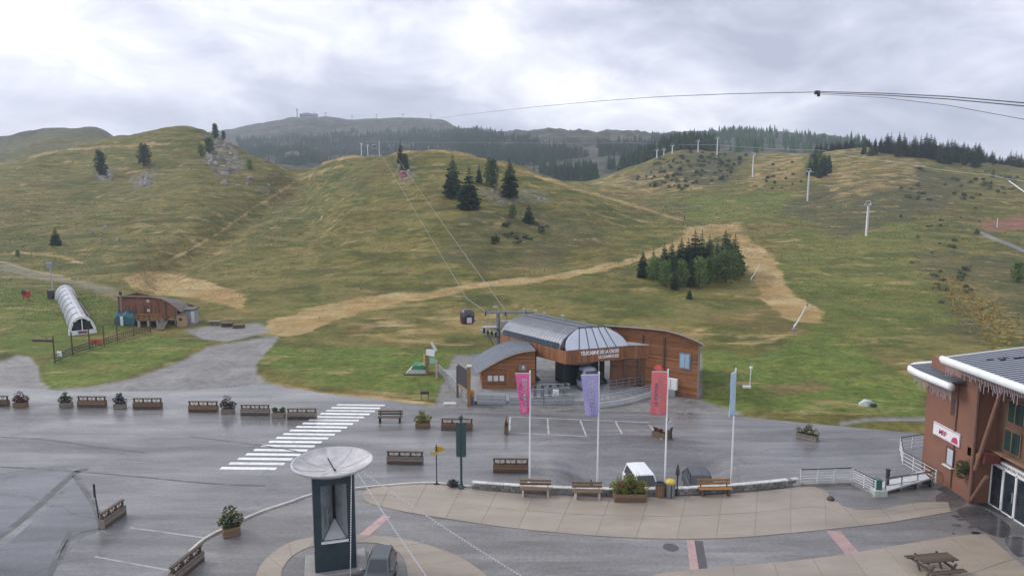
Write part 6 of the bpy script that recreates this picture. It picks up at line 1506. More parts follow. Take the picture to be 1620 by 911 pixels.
o = sheet('walkway', [P(692,588), P(740,640), P(756,640), P(770,622), P(728,590)], .30, TER, .3); tag(o, 'grey walkway rising left of the kiosk', 'walkway', kind='structure')
a_, b_ = P(676,594), P(691,600); o = thing('trail_totem', 'trail totem of two posts with white arrow boards on the grass', 'totem', (a_+b_)/2)
mb = MB(); mb.bevbox(V(a_.x,a_.y,1.55), (.28,.28,3.1), .02); wb(mb, 'post', PLANK, o); mb = MB(); mb.bevbox(V(b_.x,b_.y,1.0), (.2,.2,2.0), .02); wb(mb, 'post', mat('pink_white_post', (.55,.35,.38), .5), o)
mb = MB(); mb.prism([V(a_.x-.1,a_.y-.2,2.2), V(a_.x+.75,a_.y-.2,2.0), V(a_.x+.85,a_.y-.2,2.75), V(a_.x-.05,a_.y-.2,2.8)], V(0,.06,0)); wb(mb, 'board', WHITE_M, o)
mb = MB(); mb.prism([V(a_.x+.35,a_.y-.25,3.5), V(a_.x+.6,a_.y-.25,3.6), V(a_.x+1.1,a_.y-.25,2.7), V(a_.x+.85,a_.y-.25,2.55)], V(0,.06,0)); wb(mb, 'board', mat('offwhite_board', (.62,.62,.63), .5), o)
mb = MB(); mb.prism([V(a_.x+.3,a_.y-.2,1.3), V(a_.x+.85,a_.y-.2,1.3), V(a_.x+.85,a_.y-.2,1.85), V(a_.x+.3,a_.y-.2,1.85)], V(0,.06,0)); wb(mb, 'board', mat('mint_board', (.25,.48,.38), .5), o)
mb = MB(); mb.bevbox(V(a_.x-.28,a_.y,1.6), (.15,.15,1.2), .02); wb(mb, 'marker', mat('yellow_marker', (.55,.48,.2), .5), o)
q = P(660, 592); o = thing('play_platform', 'low grey platform with green canvas left of the totem', 'platform', q); mb = MB(); mb.prism([(-1.2,-.5,.05),(1.1,-.5,.05),(1.1,-.5,.55),(-.7,-.5,.6)], V(0,1.6,0)); mb.build('base', mat('pale_grey_base', (.50,.48,.50), .5, .2), o)
mb = MB(); mb.loft([[(-.6,y,.6),(-.3,y,1.1+.1*math.sin(y*4)),(.3,y,1.0),(.9,y,1.15),(1.1,y,.55)] for y in (-.4,.2,.9)]); mb.build('canvas', mat('green_canvas', (.06,.24,.13), .6, .4, 3), o)
mb = MB(); mb.box((-.1,-.55,.12), (2.4,.1,.12)); mb.build('skid', DARK_M, o)
q = P(690, 641); o = thing('white_kerb_beam', 'short white beam lying at the grass edge beside the timber sign', 'beam', q+V(1.2,.2,0), 0); mb = MB(); mb.bevbox((0,0,.1), (1.1,.22,.2), .03); mb.build('beam', WHITE_M, o); mb = MB(); mb.box((0,0,.02), (.3,.3,.04)); mb.build('foot', CONC, o)
q = hit(1372, 641); o = thing('covered_boat', 'small white and green tarpaulin heap on the right meadow', 'heap', q); mb = MB(); mb.loft([[(x,-.35*w,0),(x,-.2*w,.4*w),(x,.2*w,.42*w),(x,.35*w,0)] for x, w in ((-.7,.5),(-.2,1.2),(.3,1.0),(.7,.4))]); mb.build('cover', mat('pale_tarp', (.45,.50,.48), .6, .4, 4), o); mb = MB(); mb.bevbox((.3,-.4,.15), (.5,.3,.3), .05); mb.build('dark_end', mat('dark_green_tarp', (.03,.07,.05), .6), o)
# ------------------------------------------------------------------ trees
NEED = foliage('spruce_needles', (.020, .050, .026), (.062, .112, .050), hue=.28)
NEED2 = foliage('larch_and_rowan', (.065, .115, .036), (.155, .215, .068), hue=.25)
BARK = mat('bark', (.075, .058, .045), .9, .3, 5, .5, 12)
def spruce_meshes(h, r, seed, bushy=0):
    rg = random.Random(seed); t = MB(); t.tube([(0,0,-.5),(0,0,h*.5),(0,0,h*.97)], [h*.022,h*.013,.015], 6)
    for k in range(6):
        q = rg.uniform(0,6.3); z = h*rg.uniform(.15,.6); t.tube([(0,0,z),(math.cos(q)*r*.5*(1-z/h),math.sin(q)*r*.5*(1-z/h),z-.1)], [.05,.015], 4)
    c = MB(); n = int(20+h*1.1)
    lop = [rg.uniform(.72, 1.15) for _ in range(8)]
    for i in range(n):
        f = (i+rg.uniform(-.3,.3))/n; f = min(max(f, .0), 1); z = h*(.06+.94*f); rr = r*1.12*max(.03, (1-f)**.74)*(1 if f > .08 else .75)
        k = max(5, int(10-5*f))
        for j in range(k):
            q = 2*math.pi*(j+rg.random())/k; L_ = rr*rg.uniform(.65,1.12)*lop[int(q/6.2832*8) % 8]
            d = V(math.cos(q), math.sin(q), 0); sd = V(-d.y, d.x, 0); p0 = V(0,0,z); segs = 3
            for s_ in range(segs):
                a0, a1 = s_/segs, (s_+1)/segs
                A_ = p0+d*L_*a0+V(0,0,-.28*L_*a0*a0+rg.uniform(-.04,.04)*h*.1); B_ = p0+d*L_*a1+V(0,0,-.28*L_*a1*a1+.10*L_*(a1 > .9)+rg.uniform(-.05,.05)*h*.1)
                w = (.16+.30*(1-abs(a0-.35)))*L_*rg.uniform(.7,1.2)
                c.add([A_-sd*w*.7, B_-sd*w*.25, B_+sd*w*.3, A_+sd*w*.75], [(0,1,2,3)])
                c.add([A_+V(0,0,.03*L_), B_+V(0,0,.01), B_+V(0,0,-.18*L_*rg.uniform(.5,1.3))+sd*w*.2, A_+V(0,0,-.24*L_*rg.uniform(.5,1.2))-sd*w*.15], [(0,1,2,3)])
    c.add([(-.06*r,0,h*.93),(.06*r,0,h*.93),(0,.0,h*1.02)], [(0,1,2)]); c.add([(0,-.06*r,h*.93),(0,.06*r,h*.93),(0,.0,h*1.02)], [(0,1,2)])
    return t.mesh('trunk'), c.mesh('crown', fix=False)
def bushy_meshes(h, r, seed, n=1700, leaf=.36):
    rg = random.Random(seed); t = MB(); t.tube([(0,0,-.4),(0,0,h*.45)], [h*.03,h*.018], 6)
    c = MB(); K_ = 18
    for i in range(K_):
        f = (i+.5)/K_; z = h*(.10+.80*f); q = i*2.4+rg.uniform(-.4,.4); R_ = r*(1-abs(f-.30)*.95)*.62
        p = V(math.cos(q)*R_*rg.uniform(.5,1), math.sin(q)*R_*rg.uniform(.5,1), z); t.tube([(0,0,z*.6), tuple(p)], [h*.012,.02], 4)
        leaf_clump(c, p, r*rg.uniform(.36,.55), n//K_, leaf, rg, .8, .6)
    return t.mesh('trunk'), c.mesh('crown', fix=False)
SPR = [spruce_meshes(10, 2.5, 11), spruce_meshes(10, 2.15, 12), spruce_meshes(10, 2.8, 13), spruce_meshes(10, 1.9, 14)]
BUS = [bushy_meshes(10, 3.6, 21), bushy_meshes(10, 3.2, 22), bushy_meshes(10, 3.9, 23)]
for a_, b_ in SPR: a_.materials.append(BARK); b_.materials.append(NEED)
for a_, b_ in BUS: a_.materials.append(BARK); b_.materials.append(NEED2)
ARO = [bushy_meshes(10, 3.3, 31), bushy_meshes(10, 2.9, 32)]
for a_, b_ in ARO: a_.materials.append(BARK); b_.materials.append(NEED)
def tree(kind, k, loc, h, label, group=None, wid=1.0, rz=None, name=None):
    ms = dict(s=SPR, b=BUS, a=ARO)[kind]; tm, cm = ms[k % len(ms)]; rz = random.Random(int(loc.x*31+loc.y*7)).uniform(0,6.3) if rz is None else rz
    root = thing(name or dict(s='spruce_tree', b='leafy_tree', a='pine_tree')[kind], label, 'tree', loc, rz, group); s = h/10; root.scale = (s*wid, s*wid, s)
    link('trunk', tm, None, root); link('crown', cm, None, root); return root
def tree_px(kind, k, px, py, hpx, label, group=None, wid=1.0, y=None):
    q = at(px, y) if y else hit(px, py)
    if q is None: return
    return tree(kind, k, q, hpx*q.y/F_PX, label, group, wid)
GK = 'spruces on the middle knoll'
tree_px('s',0,717,313,66,'tall spruce at the left of the group on the middle knoll',GK,1.0)
tree_px('s',2,743,331,64,'broad dark spruce lowest of the large ones on the middle knoll',GK,1.25)
tree_px('a',0,778,296,46,'rounded dark conifer between the tall spruces on the middle knoll',GK,.95)
tree_px('s',0,806,313,60,'tall spruce at the right of the group on the middle knoll',GK,1.15)
tree_px('s',1,758,290,30,'small conifer tucked between the tall spruces on the middle knoll',GK)
tree_px('b',0,811,345,23,'small leafy bush tree below the tall spruces, left of a pair',GK)
tree_px('s',2,836,354,31,'small dark spruce below the tall spruces, right of a pair',GK,1.2)
tree_px('s',3,634,262,40,'slim dark spruce on the rocks at the crest of the middle knoll',None,1.0)
tree_px('a',1,640,273,30,'bushy conifer on the rocks below the crest of the middle knoll',None,1.1)
tree_px('a',0,229,263,36,'round-topped pine on a rock, the right of two on the left knoll',None,1.1)
tree_px('a',1,161,279,42,'ragged dark pine on a rock, the left of two on the left knoll',None,1.0)
tree_px('a',1,341,219,24,'dark pine on top of the crag of the left knoll',None,1.0)
tree_px('a',0,354,222,15,'tiny pine at the right edge of the crag top of the left knoll',None,.9)
tree_px('a',0,331,243,26,'dark pine leaning on the left flank of the crag',None,1.1)
tree_px('b',1,318,246,18,'small bush left of the crag on the left knoll',None,1.0)
tree_px('b',2,395,268,16,'small grey-green bush right of the crag on the left knoll',None,1.2)
tree_px('s',2,89,388,28,'lone small spruce low on the left knoll',None,1.2)
tree_px('b',0,28,406,11,'little dark bush beside the path at the far left',None,1.2)
GC = 'trees of the clump beside the straw track'
rg = random.Random(77)
ORD = ('first','second','third','fourth','fifth','sixth','seventh','eighth','ninth','tenth','eleventh','twelfth','thirteenth')
clump = [('s',1016,439,38),('s',1033,437,38),('s',1050,432,42),('s',1062,430,46),('s',1077,426,44),('s',1088,426,44),('s',1098,428,58),('s',1109,430,61),('s',1121,430,53),('s',1134,425,40),('s',1146,428,58),('s',1153,432,54),('s',1161,436,60)]
for i, (k, px, py, hp) in enumerate(clump):
    tree_px(k, i, px, py, hp+6, ORD[i]+' pointed spruce from left in the back row of the clump by the straw track', GC, 1.1)
for i, (px, py, hp) in enumerate(sorted(((1034,443,38),(1052,452,42),(1067,459,46),(1079,455,46),(1092,453,46),(1106,453,48),(1120,450,44),(1134,448,50),(1148,447,54),(1161,443,46),(1044,447,40)))):
    tree_px('b' if i not in (3,5) else 's', i, px, py, hp, ORD[i]+' tree from left in the front row of the clump by the straw track', GC, 1.0)
tree_px('s',2,1091,473,18,'single tiny spruce just below the clump beside the straw track',None,1.3)
tree_px('b',1,1610,447,36,'dark round bush at the right edge above the russet building',None,1.2)
GR = 'spruces along the right-hand ridge'
ridge = [(1360,222),(1368,219),(1376,216),(1384,214),(1392,214),(1399,210),(1406,216),(1413,207),(1420,209),(1427,215),(1433,212),(1440,211),(1447,216),(1453,213),(1460,212),(1467,216),(1474,222),(1481,224),(1488,222),(1495,222),(1502,226),(1509,228),(1516,226),(1523,228),(1530,232),(1537,230),(1543,238)]
for i, (px, tp) in enumerate(ridge):
    for r_ in range(2):
        y = 352+26*r_+rg.uniform(-9,9); x_ = px+rg.uniform(-3,3); q = at(x_, y); base_py = proj(q.x, q.y, q.z)[1]
        hp = max(14, (base_py-tp)+rg.uniform(-5,3)-(6 if r_ else 0)); tree('s', rg.randrange(4), q, hp*q.y/F_PX, 'dark spruce in the row along the right-hand ridge', GR, rg.uniform(.85,1.15))
for i in range(26):
    px = 1478+i*2.6+rg.uniform(-3,3); y = rg.uniform(330,372); q = at(px, y); tree('s', i, q, rg.uniform(6,10), 'dark spruce in the row along the right-hand ridge', GR, 1.1)
for i in range(24):
    px = 1551+i*4.2; y = rg.uniform(360,395); q = at(px, y); base_py = proj(q.x, q.y, q.z)[1]; hp = max(12, base_py-rg.uniform(238,250)); tree('s', i, q, hp*y/F_PX, 'spruce in the dark stand at the right end of the skyline', 'spruces at the right end of the skyline', 1.0)
for i in range(18):
    px = 1272+rg.uniform(0,36); y = rg.uniform(300,350); q = at(px, y); tree('s' if i % 3 else 'b', i, q, rg.uniform(6.0,9.0), 'conifer in the small dark stand below the ridge behind the pylons', 'small stand below the ridge', 1.05)
for i in range(30):
    px = 1285+i*2.9; y = rg.uniform(392,420); q = at(px, y); tree('s', i, q, rg.uniform(4,6.5), 'short conifer in the line where the ridge meets the sky', 'short conifers on the ridge line', 1.2)
# shrubs
SHR = []
for s_ in range(3):
    mb = MB(); r2 = random.Random(s_)
    for k in range(4): leaf_clump(mb, (r2.uniform(-.6,.6), r2.uniform(-.5,.5), r2.uniform(.25,.7)), r2.uniform(.4,.7), 34, .26, r2, .75, .7)
    m_ = mb.mesh('foliage', fix=False); m_.materials.append(foliage('juniper_%d' % s_, (.050,.068,.034), (.13,.145,.075), hue=.35)); SHR.append(m_)
def shrubs(poly, n, smin, smax, label, group, seed):
    r2 = random.Random(seed); xs = [p[0] for p in poly]; ys = [p[1] for p in poly]; k = 0; tries = 0
    while k < n and tries < n*6:
        tries += 1; px, py = r2.uniform(min(xs), max(xs)), r2.uniform(min(ys), max(ys))
        if not bool(inpoly(np.array([px]), np.array([py]), poly)[0]): continue
        q = hit(px, py, 70)
        if q is None or q.y > 470: continue
        o = link('juniper_shrub', SHR[r2.randrange(3)], None, None, q-V(0,0,.1), r2.uniform(0,6)); s = r2.uniform(smin, smax); o.scale = (s*r2.uniform(.9,1.4), s, s*r2.uniform(.9,1.6))
        tag(o, label, 'shrub', group); k += 1
shrubs([(1005,285),(1035,252),(1095,240),(1185,247),(1170,262),(1150,282),(1090,300),(1040,305)], 120, .6, 1.5, 'dark juniper shrub on the rounded hill left of the white pylons', 'junipers on the rounded hill', 1)
shrubs([(1420,300),(1460,285),(1560,272),(1620,285),(1600,312),(1520,318),(1440,318)], 45, .6, 1.3, 'dark juniper shrub below the spruce ridge at upper right', 'junipers below the spruce ridge', 2)
shrubs([(1420,330),(1560,325),(1540,400),(1440,420)], 16, .4, .8, 'scattered low shrub on the open right slope', 'low shrubs on the right slope', 3)
shrubs([(1470,430),(1530,425),(1540,470),(1490,480)], 14, .4, .9, 'small dark shrub above the golden scrub on the right slope', 'small shrubs above the golden scrub', 4)
shrubs([(765,355),(860,352),(880,385),(760,388)], 16, .5, 1.2, 'low shrub below the spruces of the middle knoll', 'low shrubs on the middle knoll', 5)
shrubs([(1200,262),(1260,258),(1270,300),(1190,300)], 14, .6, 1.3, 'shrub on the straw-coloured slope between two pylons', 'shrubs between two pylons', 6)
# golden scrub, uncountable
r2 = random.Random(8); mb = MB()
for _ in range(420):
    t_ = r2.random(); px = 1490+t_*100+r2.gauss(0,16); py = 448+t_*85+r2.gauss(0,14); q = hit(min(px,1640), py, 60)
    if q is None: continue
    leaf_clump(mb, (q.x,q.y,q.z+.2), r2.uniform(.25,.5), 7, .18, r2, .7, .6)
o = mb.build('golden_scrub', foliage('golden_leaves', (.13,.10,.03), (.30,.22,.06)), None, fix=False); tag(o, 'patch of yellowing scrub on the right slope', 'scrub', kind='stuff')

# far woods: one mass each
def wood(polys, n, hmin, hmax, name, label, seed, y0=440, y1=1600, col=NEED):
    rs = np.random.RandomState(seed); m = np.zeros(Z.shape, bool)
    for p in polys: m |= inpoly(PXG+JX*8, PYG+JY*6, p)
    m &= (YY > y0) & (YY < y1) & (fbm(XX/45, YY/45, 3, seed+5) > -.22); idx = np.argwhere(m)
    w = (YY[m]/900)**2; w /= w.sum(); pick = rs.choice(len(idx), min(n, len(idx)), replace=False, p=w); vs_, fs_ = [], []
    for k in pick:
        i, j = idx[k]; x, y, z = XX[i,j]+rs.uniform(-1,1), YY[i,j]+rs.uniform(-2,2), Z[i,j]; h = rs.uniform(hmin, hmax); r = h*rs.uniform(.17,.26); b = len(vs_)
        for (za, ra, zb2) in ((.06,1,.55),(.34,.72,.8),(.6,.45,1.02)):
            c0 = len(vs_); q0 = rs.uniform(0,1.2)
            for q in range(6): a_ = q0+q*math.pi/3; rr = r*ra*(1 if q % 2 else .62)*rs.uniform(.85,1.15); vs_.append((x+rr*math.cos(a_), y+rr*math.sin(a_), z+h*za+rs.uniform(-.03,.03)*h))
            vs_.append((x, y, z+h*zb2)); fs_ += [(c0+q, c0+(q+1) % 6, c0+6) for q in range(6)]
    me_ = bpy.data.meshes.new(name); me_.from_pydata(vs_, [], fs_); o = link(name, me_, col); tag(o, label, 'wood', kind='stuff'); return o
wood([[(690,212),(760,210),(860,230),(935,248),(940,288),(880,288),(800,266),(740,248)],[(945,226),(1030,220),(1130,220),(1130,242),(1040,252),(1000,270),(950,272)]], 3600, 7, 12, 'far_wood', 'dark conifer wood on the far slope behind the middle knoll', 1)
wood([[(1120,212),(1220,211),(1300,222),(1370,226),(1370,242),(1120,242)]], 1300, 8, 13, 'far_wood', 'dark conifer wood along the skyline behind the white pylons', 2)
wood([[(370,226),(470,216),(560,212),(640,208),(760,208),(760,248),(560,252),(470,265),(400,252)]], 3000, 6, 11, 'far_wood', 'scattered conifers on the lower flank of the hazy mountain', 3)

# ------------------------------------------------------------------ rocks
def rock_mesh(seed):
    rg = random.Random(seed); bm = bmesh.new(); bmesh.ops.create_icosphere(bm, subdivisions=3, radius=1)
    ax = [(V(rg.gauss(0,1), rg.gauss(0,1), rg.gauss(0,1)).normalized(), rg.uniform(.45,.85)) for _ in range(13)]
    for v in bm.verts:
        p = v.co.copy()
        for a_, d in ax:
            k = p.dot(a_)
            if k > d: p -= a_*(k-d)*.92
        v.co = p*(1+.05*math.sin(p.x*9+seed)*math.cos(p.y*8))
    me_ = bpy.data.meshes.new('rock'); bm.to_mesh(me_); bm.free(); me_.materials.append(ROCK_M); return me_
RK = [rock_mesh(i) for i in range(5)]
def outcrop(label, pts, seed):
    rg = random.Random(seed); qs = [(hit(px, py), s) for px, py, s in pts]; qs = [(q, s) for q, s in qs if q]; root = thing('rock_outcrop', label, 'rock', qs[0][0])
    for q, s in qs:
        o = link('rock', RK[rg.randrange(5)], None, root, q-qs[0][0]-V(0,0,s*.3)); o.rotation_euler = (rg.uniform(-.5,.5), rg.uniform(-.5,.5), rg.uniform(0,6)); o.scale = (s*rg.uniform(.8,1.2), s*rg.uniform(.6,1.0), s*rg.uniform(.9,1.7))
rg = random.Random(12)
outcrop('grey crag on the right shoulder of the left knoll', [(345+rg.uniform(-26,26)+(k*.9), 225+k*2.1+rg.uniform(-8,8), rg.uniform(1.2,2.6)) for k in range(30)]+[(352,218,3.2),(358,226,3.4),(348,232,3.2)], 1)
outcrop('rock ledge under the left pine of the left knoll', [(168+rg.uniform(-10,10), 279+rg.uniform(-8,8), rg.uniform(.8,1.7)) for k in range(10)], 2)
outcrop('rock ledge under the round-topped pine of the left knoll', [(230+rg.uniform(-10,9), 284+rg.uniform(-12,12), rg.uniform(.9,2.0)) for k in range(12)], 3)
outcrop('rocks at the crest of the middle knoll below the slim spruce', [(640+rg.uniform(-10,12), 262+rg.uniform(-10,26), rg.uniform(.6,1.4)) for k in range(14)], 4)
outcrop('scattered rocks below the spruces of the middle knoll', [(800+rg.uniform(-45,55), 312+rg.uniform(-8,14), rg.uniform(.4,.9)) for k in range(12)], 5)
outcrop('pale rocks low on the left knoll above the path', [(165+rg.uniform(-30,30), 375+rg.uniform(-15,18), rg.uniform(.4,.9)) for k in range(14)], 6)
outcrop('grey rocks right of the crag near the narrow path', [(415+rg.uniform(-25,25), 300+rg.uniform(-14,14), rg.uniform(.5,1.0)) for k in range(14)], 7)
for i, (px, py, s, lab) in enumerate(((645,424,.5,'pale boulder left of the brown pole on the middle slope'),(1090,655,.35,'pale stone at the path edge near the person'),(330,352,.6,'pale boulder beside the narrow path on the left knoll'),(1450,268,.7,'pale boulder under the spruce ridge'))):
    q = hit(px, py)
    if q: o = link('boulder', RK[i], None, None, q); o.scale = (s,s*.8,s*.7); tag(o, lab, 'boulder')

# ------------------------------------------------------------------ lift pylons, poles, lances, far summit
PG = 'white chairlift pylons on the right slope'
for px, py, hp, y, lab in ((1371,376,52,190,'nearest white T-shaped chairlift pylon on the right slope'),(1275,317,45,265,'second nearest white chairlift pylon, below the small dark stand'),(1187,284,38,330,'third white chairlift pylon on the straw-coloured slope'),
                        (1130,250,30,405,'tall distant white pylon at the top of the juniper hill'),(1100,246,22,420,'thin distant pylon left of the tall one on the juniper hill'),(1060,248,17,425,'small distant pylon, right of three on the juniper hill'),(1047,250,13,425,'small distant pylon, middle of three on the juniper hill'),(1036,252,14,420,'small distant pylon, left of three on the juniper hill')):
    q = at(px, y); base_py = proj(q.x, q.y, q.z)[1]; h = (base_py-(py-hp))*y/F_PX; h = max(3.5, h)
    pylon('chairlift_pylon', lab, q, h, 1.5 if y < 400 else 1.3, .5, PYL_W, r=.30 if y < 400 else .34, group=PG)
rope('thin pale chairlift rope crossing the far slopes to the right edge', [D(560,224,620), D(800,226,560), D(1000,226,500), D(1130,229,405), D(1300,238,330), D(1440,260,270), D(1560,276,230), D(1700,296,200)], .07, mat('pale_rope', (.45,.46,.48), .5), .5, 8)
for px, y, h, lab in ((575,300,5.5,'pale post on the far side of the middle knoll, left of two'),(585,300,5.0,'pale post on the far side of the middle knoll, right of two')):
    q = at(px, y); b_ = thing('snow_post', lab, 'post', q); mb = MB(); mb.tube([(0,0,-2),(0,0,h)], .14, 7); mb.build('shaft', PYL_W, b_); mb = MB(); mb.box((0,0,h), (1.2,.2,.2)); mb.build('crossbar', PYL_W, b_)
for px, py, hp, lab in ((671,453,32,'brown pole on the slope above the straw track, left of the gondola ropes'),(571,458,16,'short brown pole far left above the straw track'),(838,438,32,'tall brown pole above the straw track, right of a pair'),(828,437,28,'tall brown pole above the straw track, left of a pair'),(861,430,10,'short brown stake right of the pair of poles'),(970,412,27,'brown pole near the upper bend of the straw track'),(1063,338,14,'thin stake beside the hiker')):
    q = hit(px, py)
    if q: b_ = thing('slope_pole', lab, 'pole', q); h = hp*q.y/F_PX; mb = MB(); mb.tube([(0,0,-.3),(0,0,h)], .075, 6); mb.build('shaft', PLANK_G, b_); mb = MB(); mb.lathe([(.12,0),(.12,.3),(.08,.32)], 7); mb.build('sleeve', PLANK, b_)
for bx, by, tx, ty, lab in ((1188,446,1203,416,'upper slanting white snow lance beside the straw patch'),(1256,524,1277,482,'lower slanting white snow lance beside the straw patch')):
    q = hit(bx, by); t_ = D(tx, ty, q.y); b_ = thing('snow_lance', lab, 'snow lance', q); mb = MB(); mb.tube([(0,0,-.2),(0,0,.7),tuple((t_-q)*.25+V(0,0,.35)),tuple(t_-q)], [.12,.12,.08,.06], 7); mb.build('lance', PYL_W, b_); mb = MB(); e_ = t_-q; mb.lathe([(.05,-.2),(.16,-.1),(.16,.15),(.04,.2)], 8, tuple(e_)); mb.build('nozzle_head', STEEL, b_); mb = MB(); mb.bevbox((0,0,.15), (.5,.5,.4), .04); mb.build('base', STEEL_D, b_)
q = hit(1186, 613); b_ = thing('hydrant_pole', 'thin white hydrant pole on the meadow right of the engine building', 'pole', q); mb = MB(); mb.tube([(0,0,0),(.05,0,1.9)], .05, 7); mb.build('shaft', PYL_W, b_); mb = MB(); mb.bevbox((.05,0,1.95), (.25,.2,.2), .03); mb.build('head', WHITE_M, b_); mb = MB(); mb.bevbox((-.3,0,.1), (.8,.3,.2), .03); mb.build('foot', WHITE_M, b_)
q = hit(1455, 270); b_ = thing('shelter', 'tiny open wooden shelter below the spruce ridge', 'shelter', q); mb = MB(); mb.box((0,0,1.9), (4.2,2.5,.25), rx=.1); mb.build('roof', mat('pale_shelter_roof', (.42,.38,.34), .6), b_)
for sx in (-1,1):
    for sy in (-1,1): mb = MB(); mb.box((sx*1.8,sy*1,.85), (.2,.2,2)); mb.build('post', PLANK, b_)
mb = MB(); mb.box((0,1,.9), (3.6,.12,1.7)); mb.build('back_wall', PLANK_D, b_)
q = hit(1577, 362); b_ = thing('slope_pole', 'pale pole on the bare red soil at the right edge', 'pole', q); mb = MB(); mb.tube([(0,0,-.3),(0,0,3.4)], .07, 6); mb.build('shaft', PYL_W, b_); mb = MB(); mb.lathe([(.12,0),(.12,.3),(.08,.32)], 7); mb.build('sleeve', PLANK, b_)
# snow-making pipe frame at the right edge
q0, q1 = at(1592,214), D(1650,325,190); q0 = D(1596,286,206); b_ = thing('haul_gantry', 'pale steel lift gantry leaning in at the right edge', 'gantry', V(q1.x,q1.y,zt(q1.x,q1.y))); mb = MB(); mb.tube([q0,q1], .14, 6); wb(mb, 'beam', PYL_W, b_); mb = MB(); mb.tube([V(q1.x,q1.y,zt(q1.x,q1.y)-.3), q1+V(0,0,.1)], .14, 6); wb(mb, 'post', PYL_W, b_)
# summit buildings, far away
SUMM = mat('summit_concrete', (.33,.34,.36), .8, .2, .1); 
def crest(px):
    best = None
    for y in np.linspace(1150, 1800, 60):
        q = at(px, y); py = proj(q.x, q.y, q.z)[1]
        if best is None or py < best[0]: best = (py, q)
    return best[1]
q = crest(495); b_ = thing('summit_station', 'grey summit station on top of the hazy mountain', 'building', q); mb = MB(); mb.box((0,0,3), (34,14,8)); mb.build('wall', SUMM, b_); mb = MB(); mb.box((-4,0,8), (14,10,3.4)); mb.build('upper_storey', SUMM, b_); mb = MB(); mb.box((0,0,7.2), (36,15,.7)); mb.build('roof', mat('summit_roof', (.16,.17,.19), .7), b_)
for k in range(5): mb = MB(); mb.box((-13+k*6.4,-7.05,3.6), (4,.2,2.2)); mb.build('window', GLASS_D, b_)
mb = MB(); mb.tube([(12,0,6),(12,0,13)], .6, 6); mb.build('mast', SUMM, b_)
q = crest(477); b_ = thing('antenna_mast', 'tall antenna mast beside the summit station', 'antenna', q); mb = MB(); mb.tube([(0,0,-2),(0,0,18)], [1.3,.9], 8); mb.build('shaft', SUMM, b_); mb = MB(); mb.lathe([(1.5,12),(1.6,14.5),(1.5,16)], 10); mb.build('drum', SUMM, b_)
for i, px in enumerate((521,562,600,641,684)):
    names = ('leftmost','second','middle','fourth','rightmost'); q = crest(px); b_ = thing('summit_pylon', f'{names[i]} tiny pylon on the crest of the hazy mountain', 'pylon', q, 0, 'pylons on the far crest'); mb = MB(); mb.tube([(0,0,-1),(0,0,7)], .55, 6); mb.build('shaft', SUMM, b_); mb = MB(); mb.box((0,0,7), (6,1,1)); mb.build('crossarm', SUMM, b_)
# overhead ropeway
def over(pts): return [D(px, py, y) for px, py, y in pts]
ya, yb_ = 1/420, 1/95
def yv(px): t = (px-690)/(1293-690); return 1/(ya+(yb_-ya)*t)
main_pts = [(690,189,1480)]+[(px,py,yv(px)) for px,py in ((690,188),(760,179),(850,169),(950,160),(1050,153),(1150,149),(1230,147),(1293,146))]
rope('dark ropeway cable high in the sky reaching the far crest', over(main_pts), .055, ROPE_D, 0, 3)
rope('upper dark ropeway cable from the clamp to the right edge', over([(1293,145,95),(1400,148,82),(1500,153,73),(1620,163,64),(1800,182,53)]), .055, ROPE_D, 0, 3)
rope('middle dark ropeway cable from the clamp to the right edge', over([(1293,147,95),(1400,151,82),(1500,157,73),(1620,168,64),(1800,190,53)]), .055, ROPE_D, 0, 3)
rope('lowest thin ropeway cable curving down to the right edge', over([(1293,149,97),(1400,155,84),(1500,167,75),(1620,189,66),(1800,226,55)]), .03, ROPE_D, 0, 3)
q = D(1293,146,95); b_ = thing('cable_clamp', 'dark clamp joining the ropeway cables in the sky', 'cable clamp', q); mb = MB(); mb.bevbox((0,0,-.05), (.75,.4,.5), .08); mb.build('body', DARK_M, b_); mb = MB(); mb.bevbox((.2,0,-.4), (.35,.3,.35), .06); mb.build('weight', BLACKM, b_)

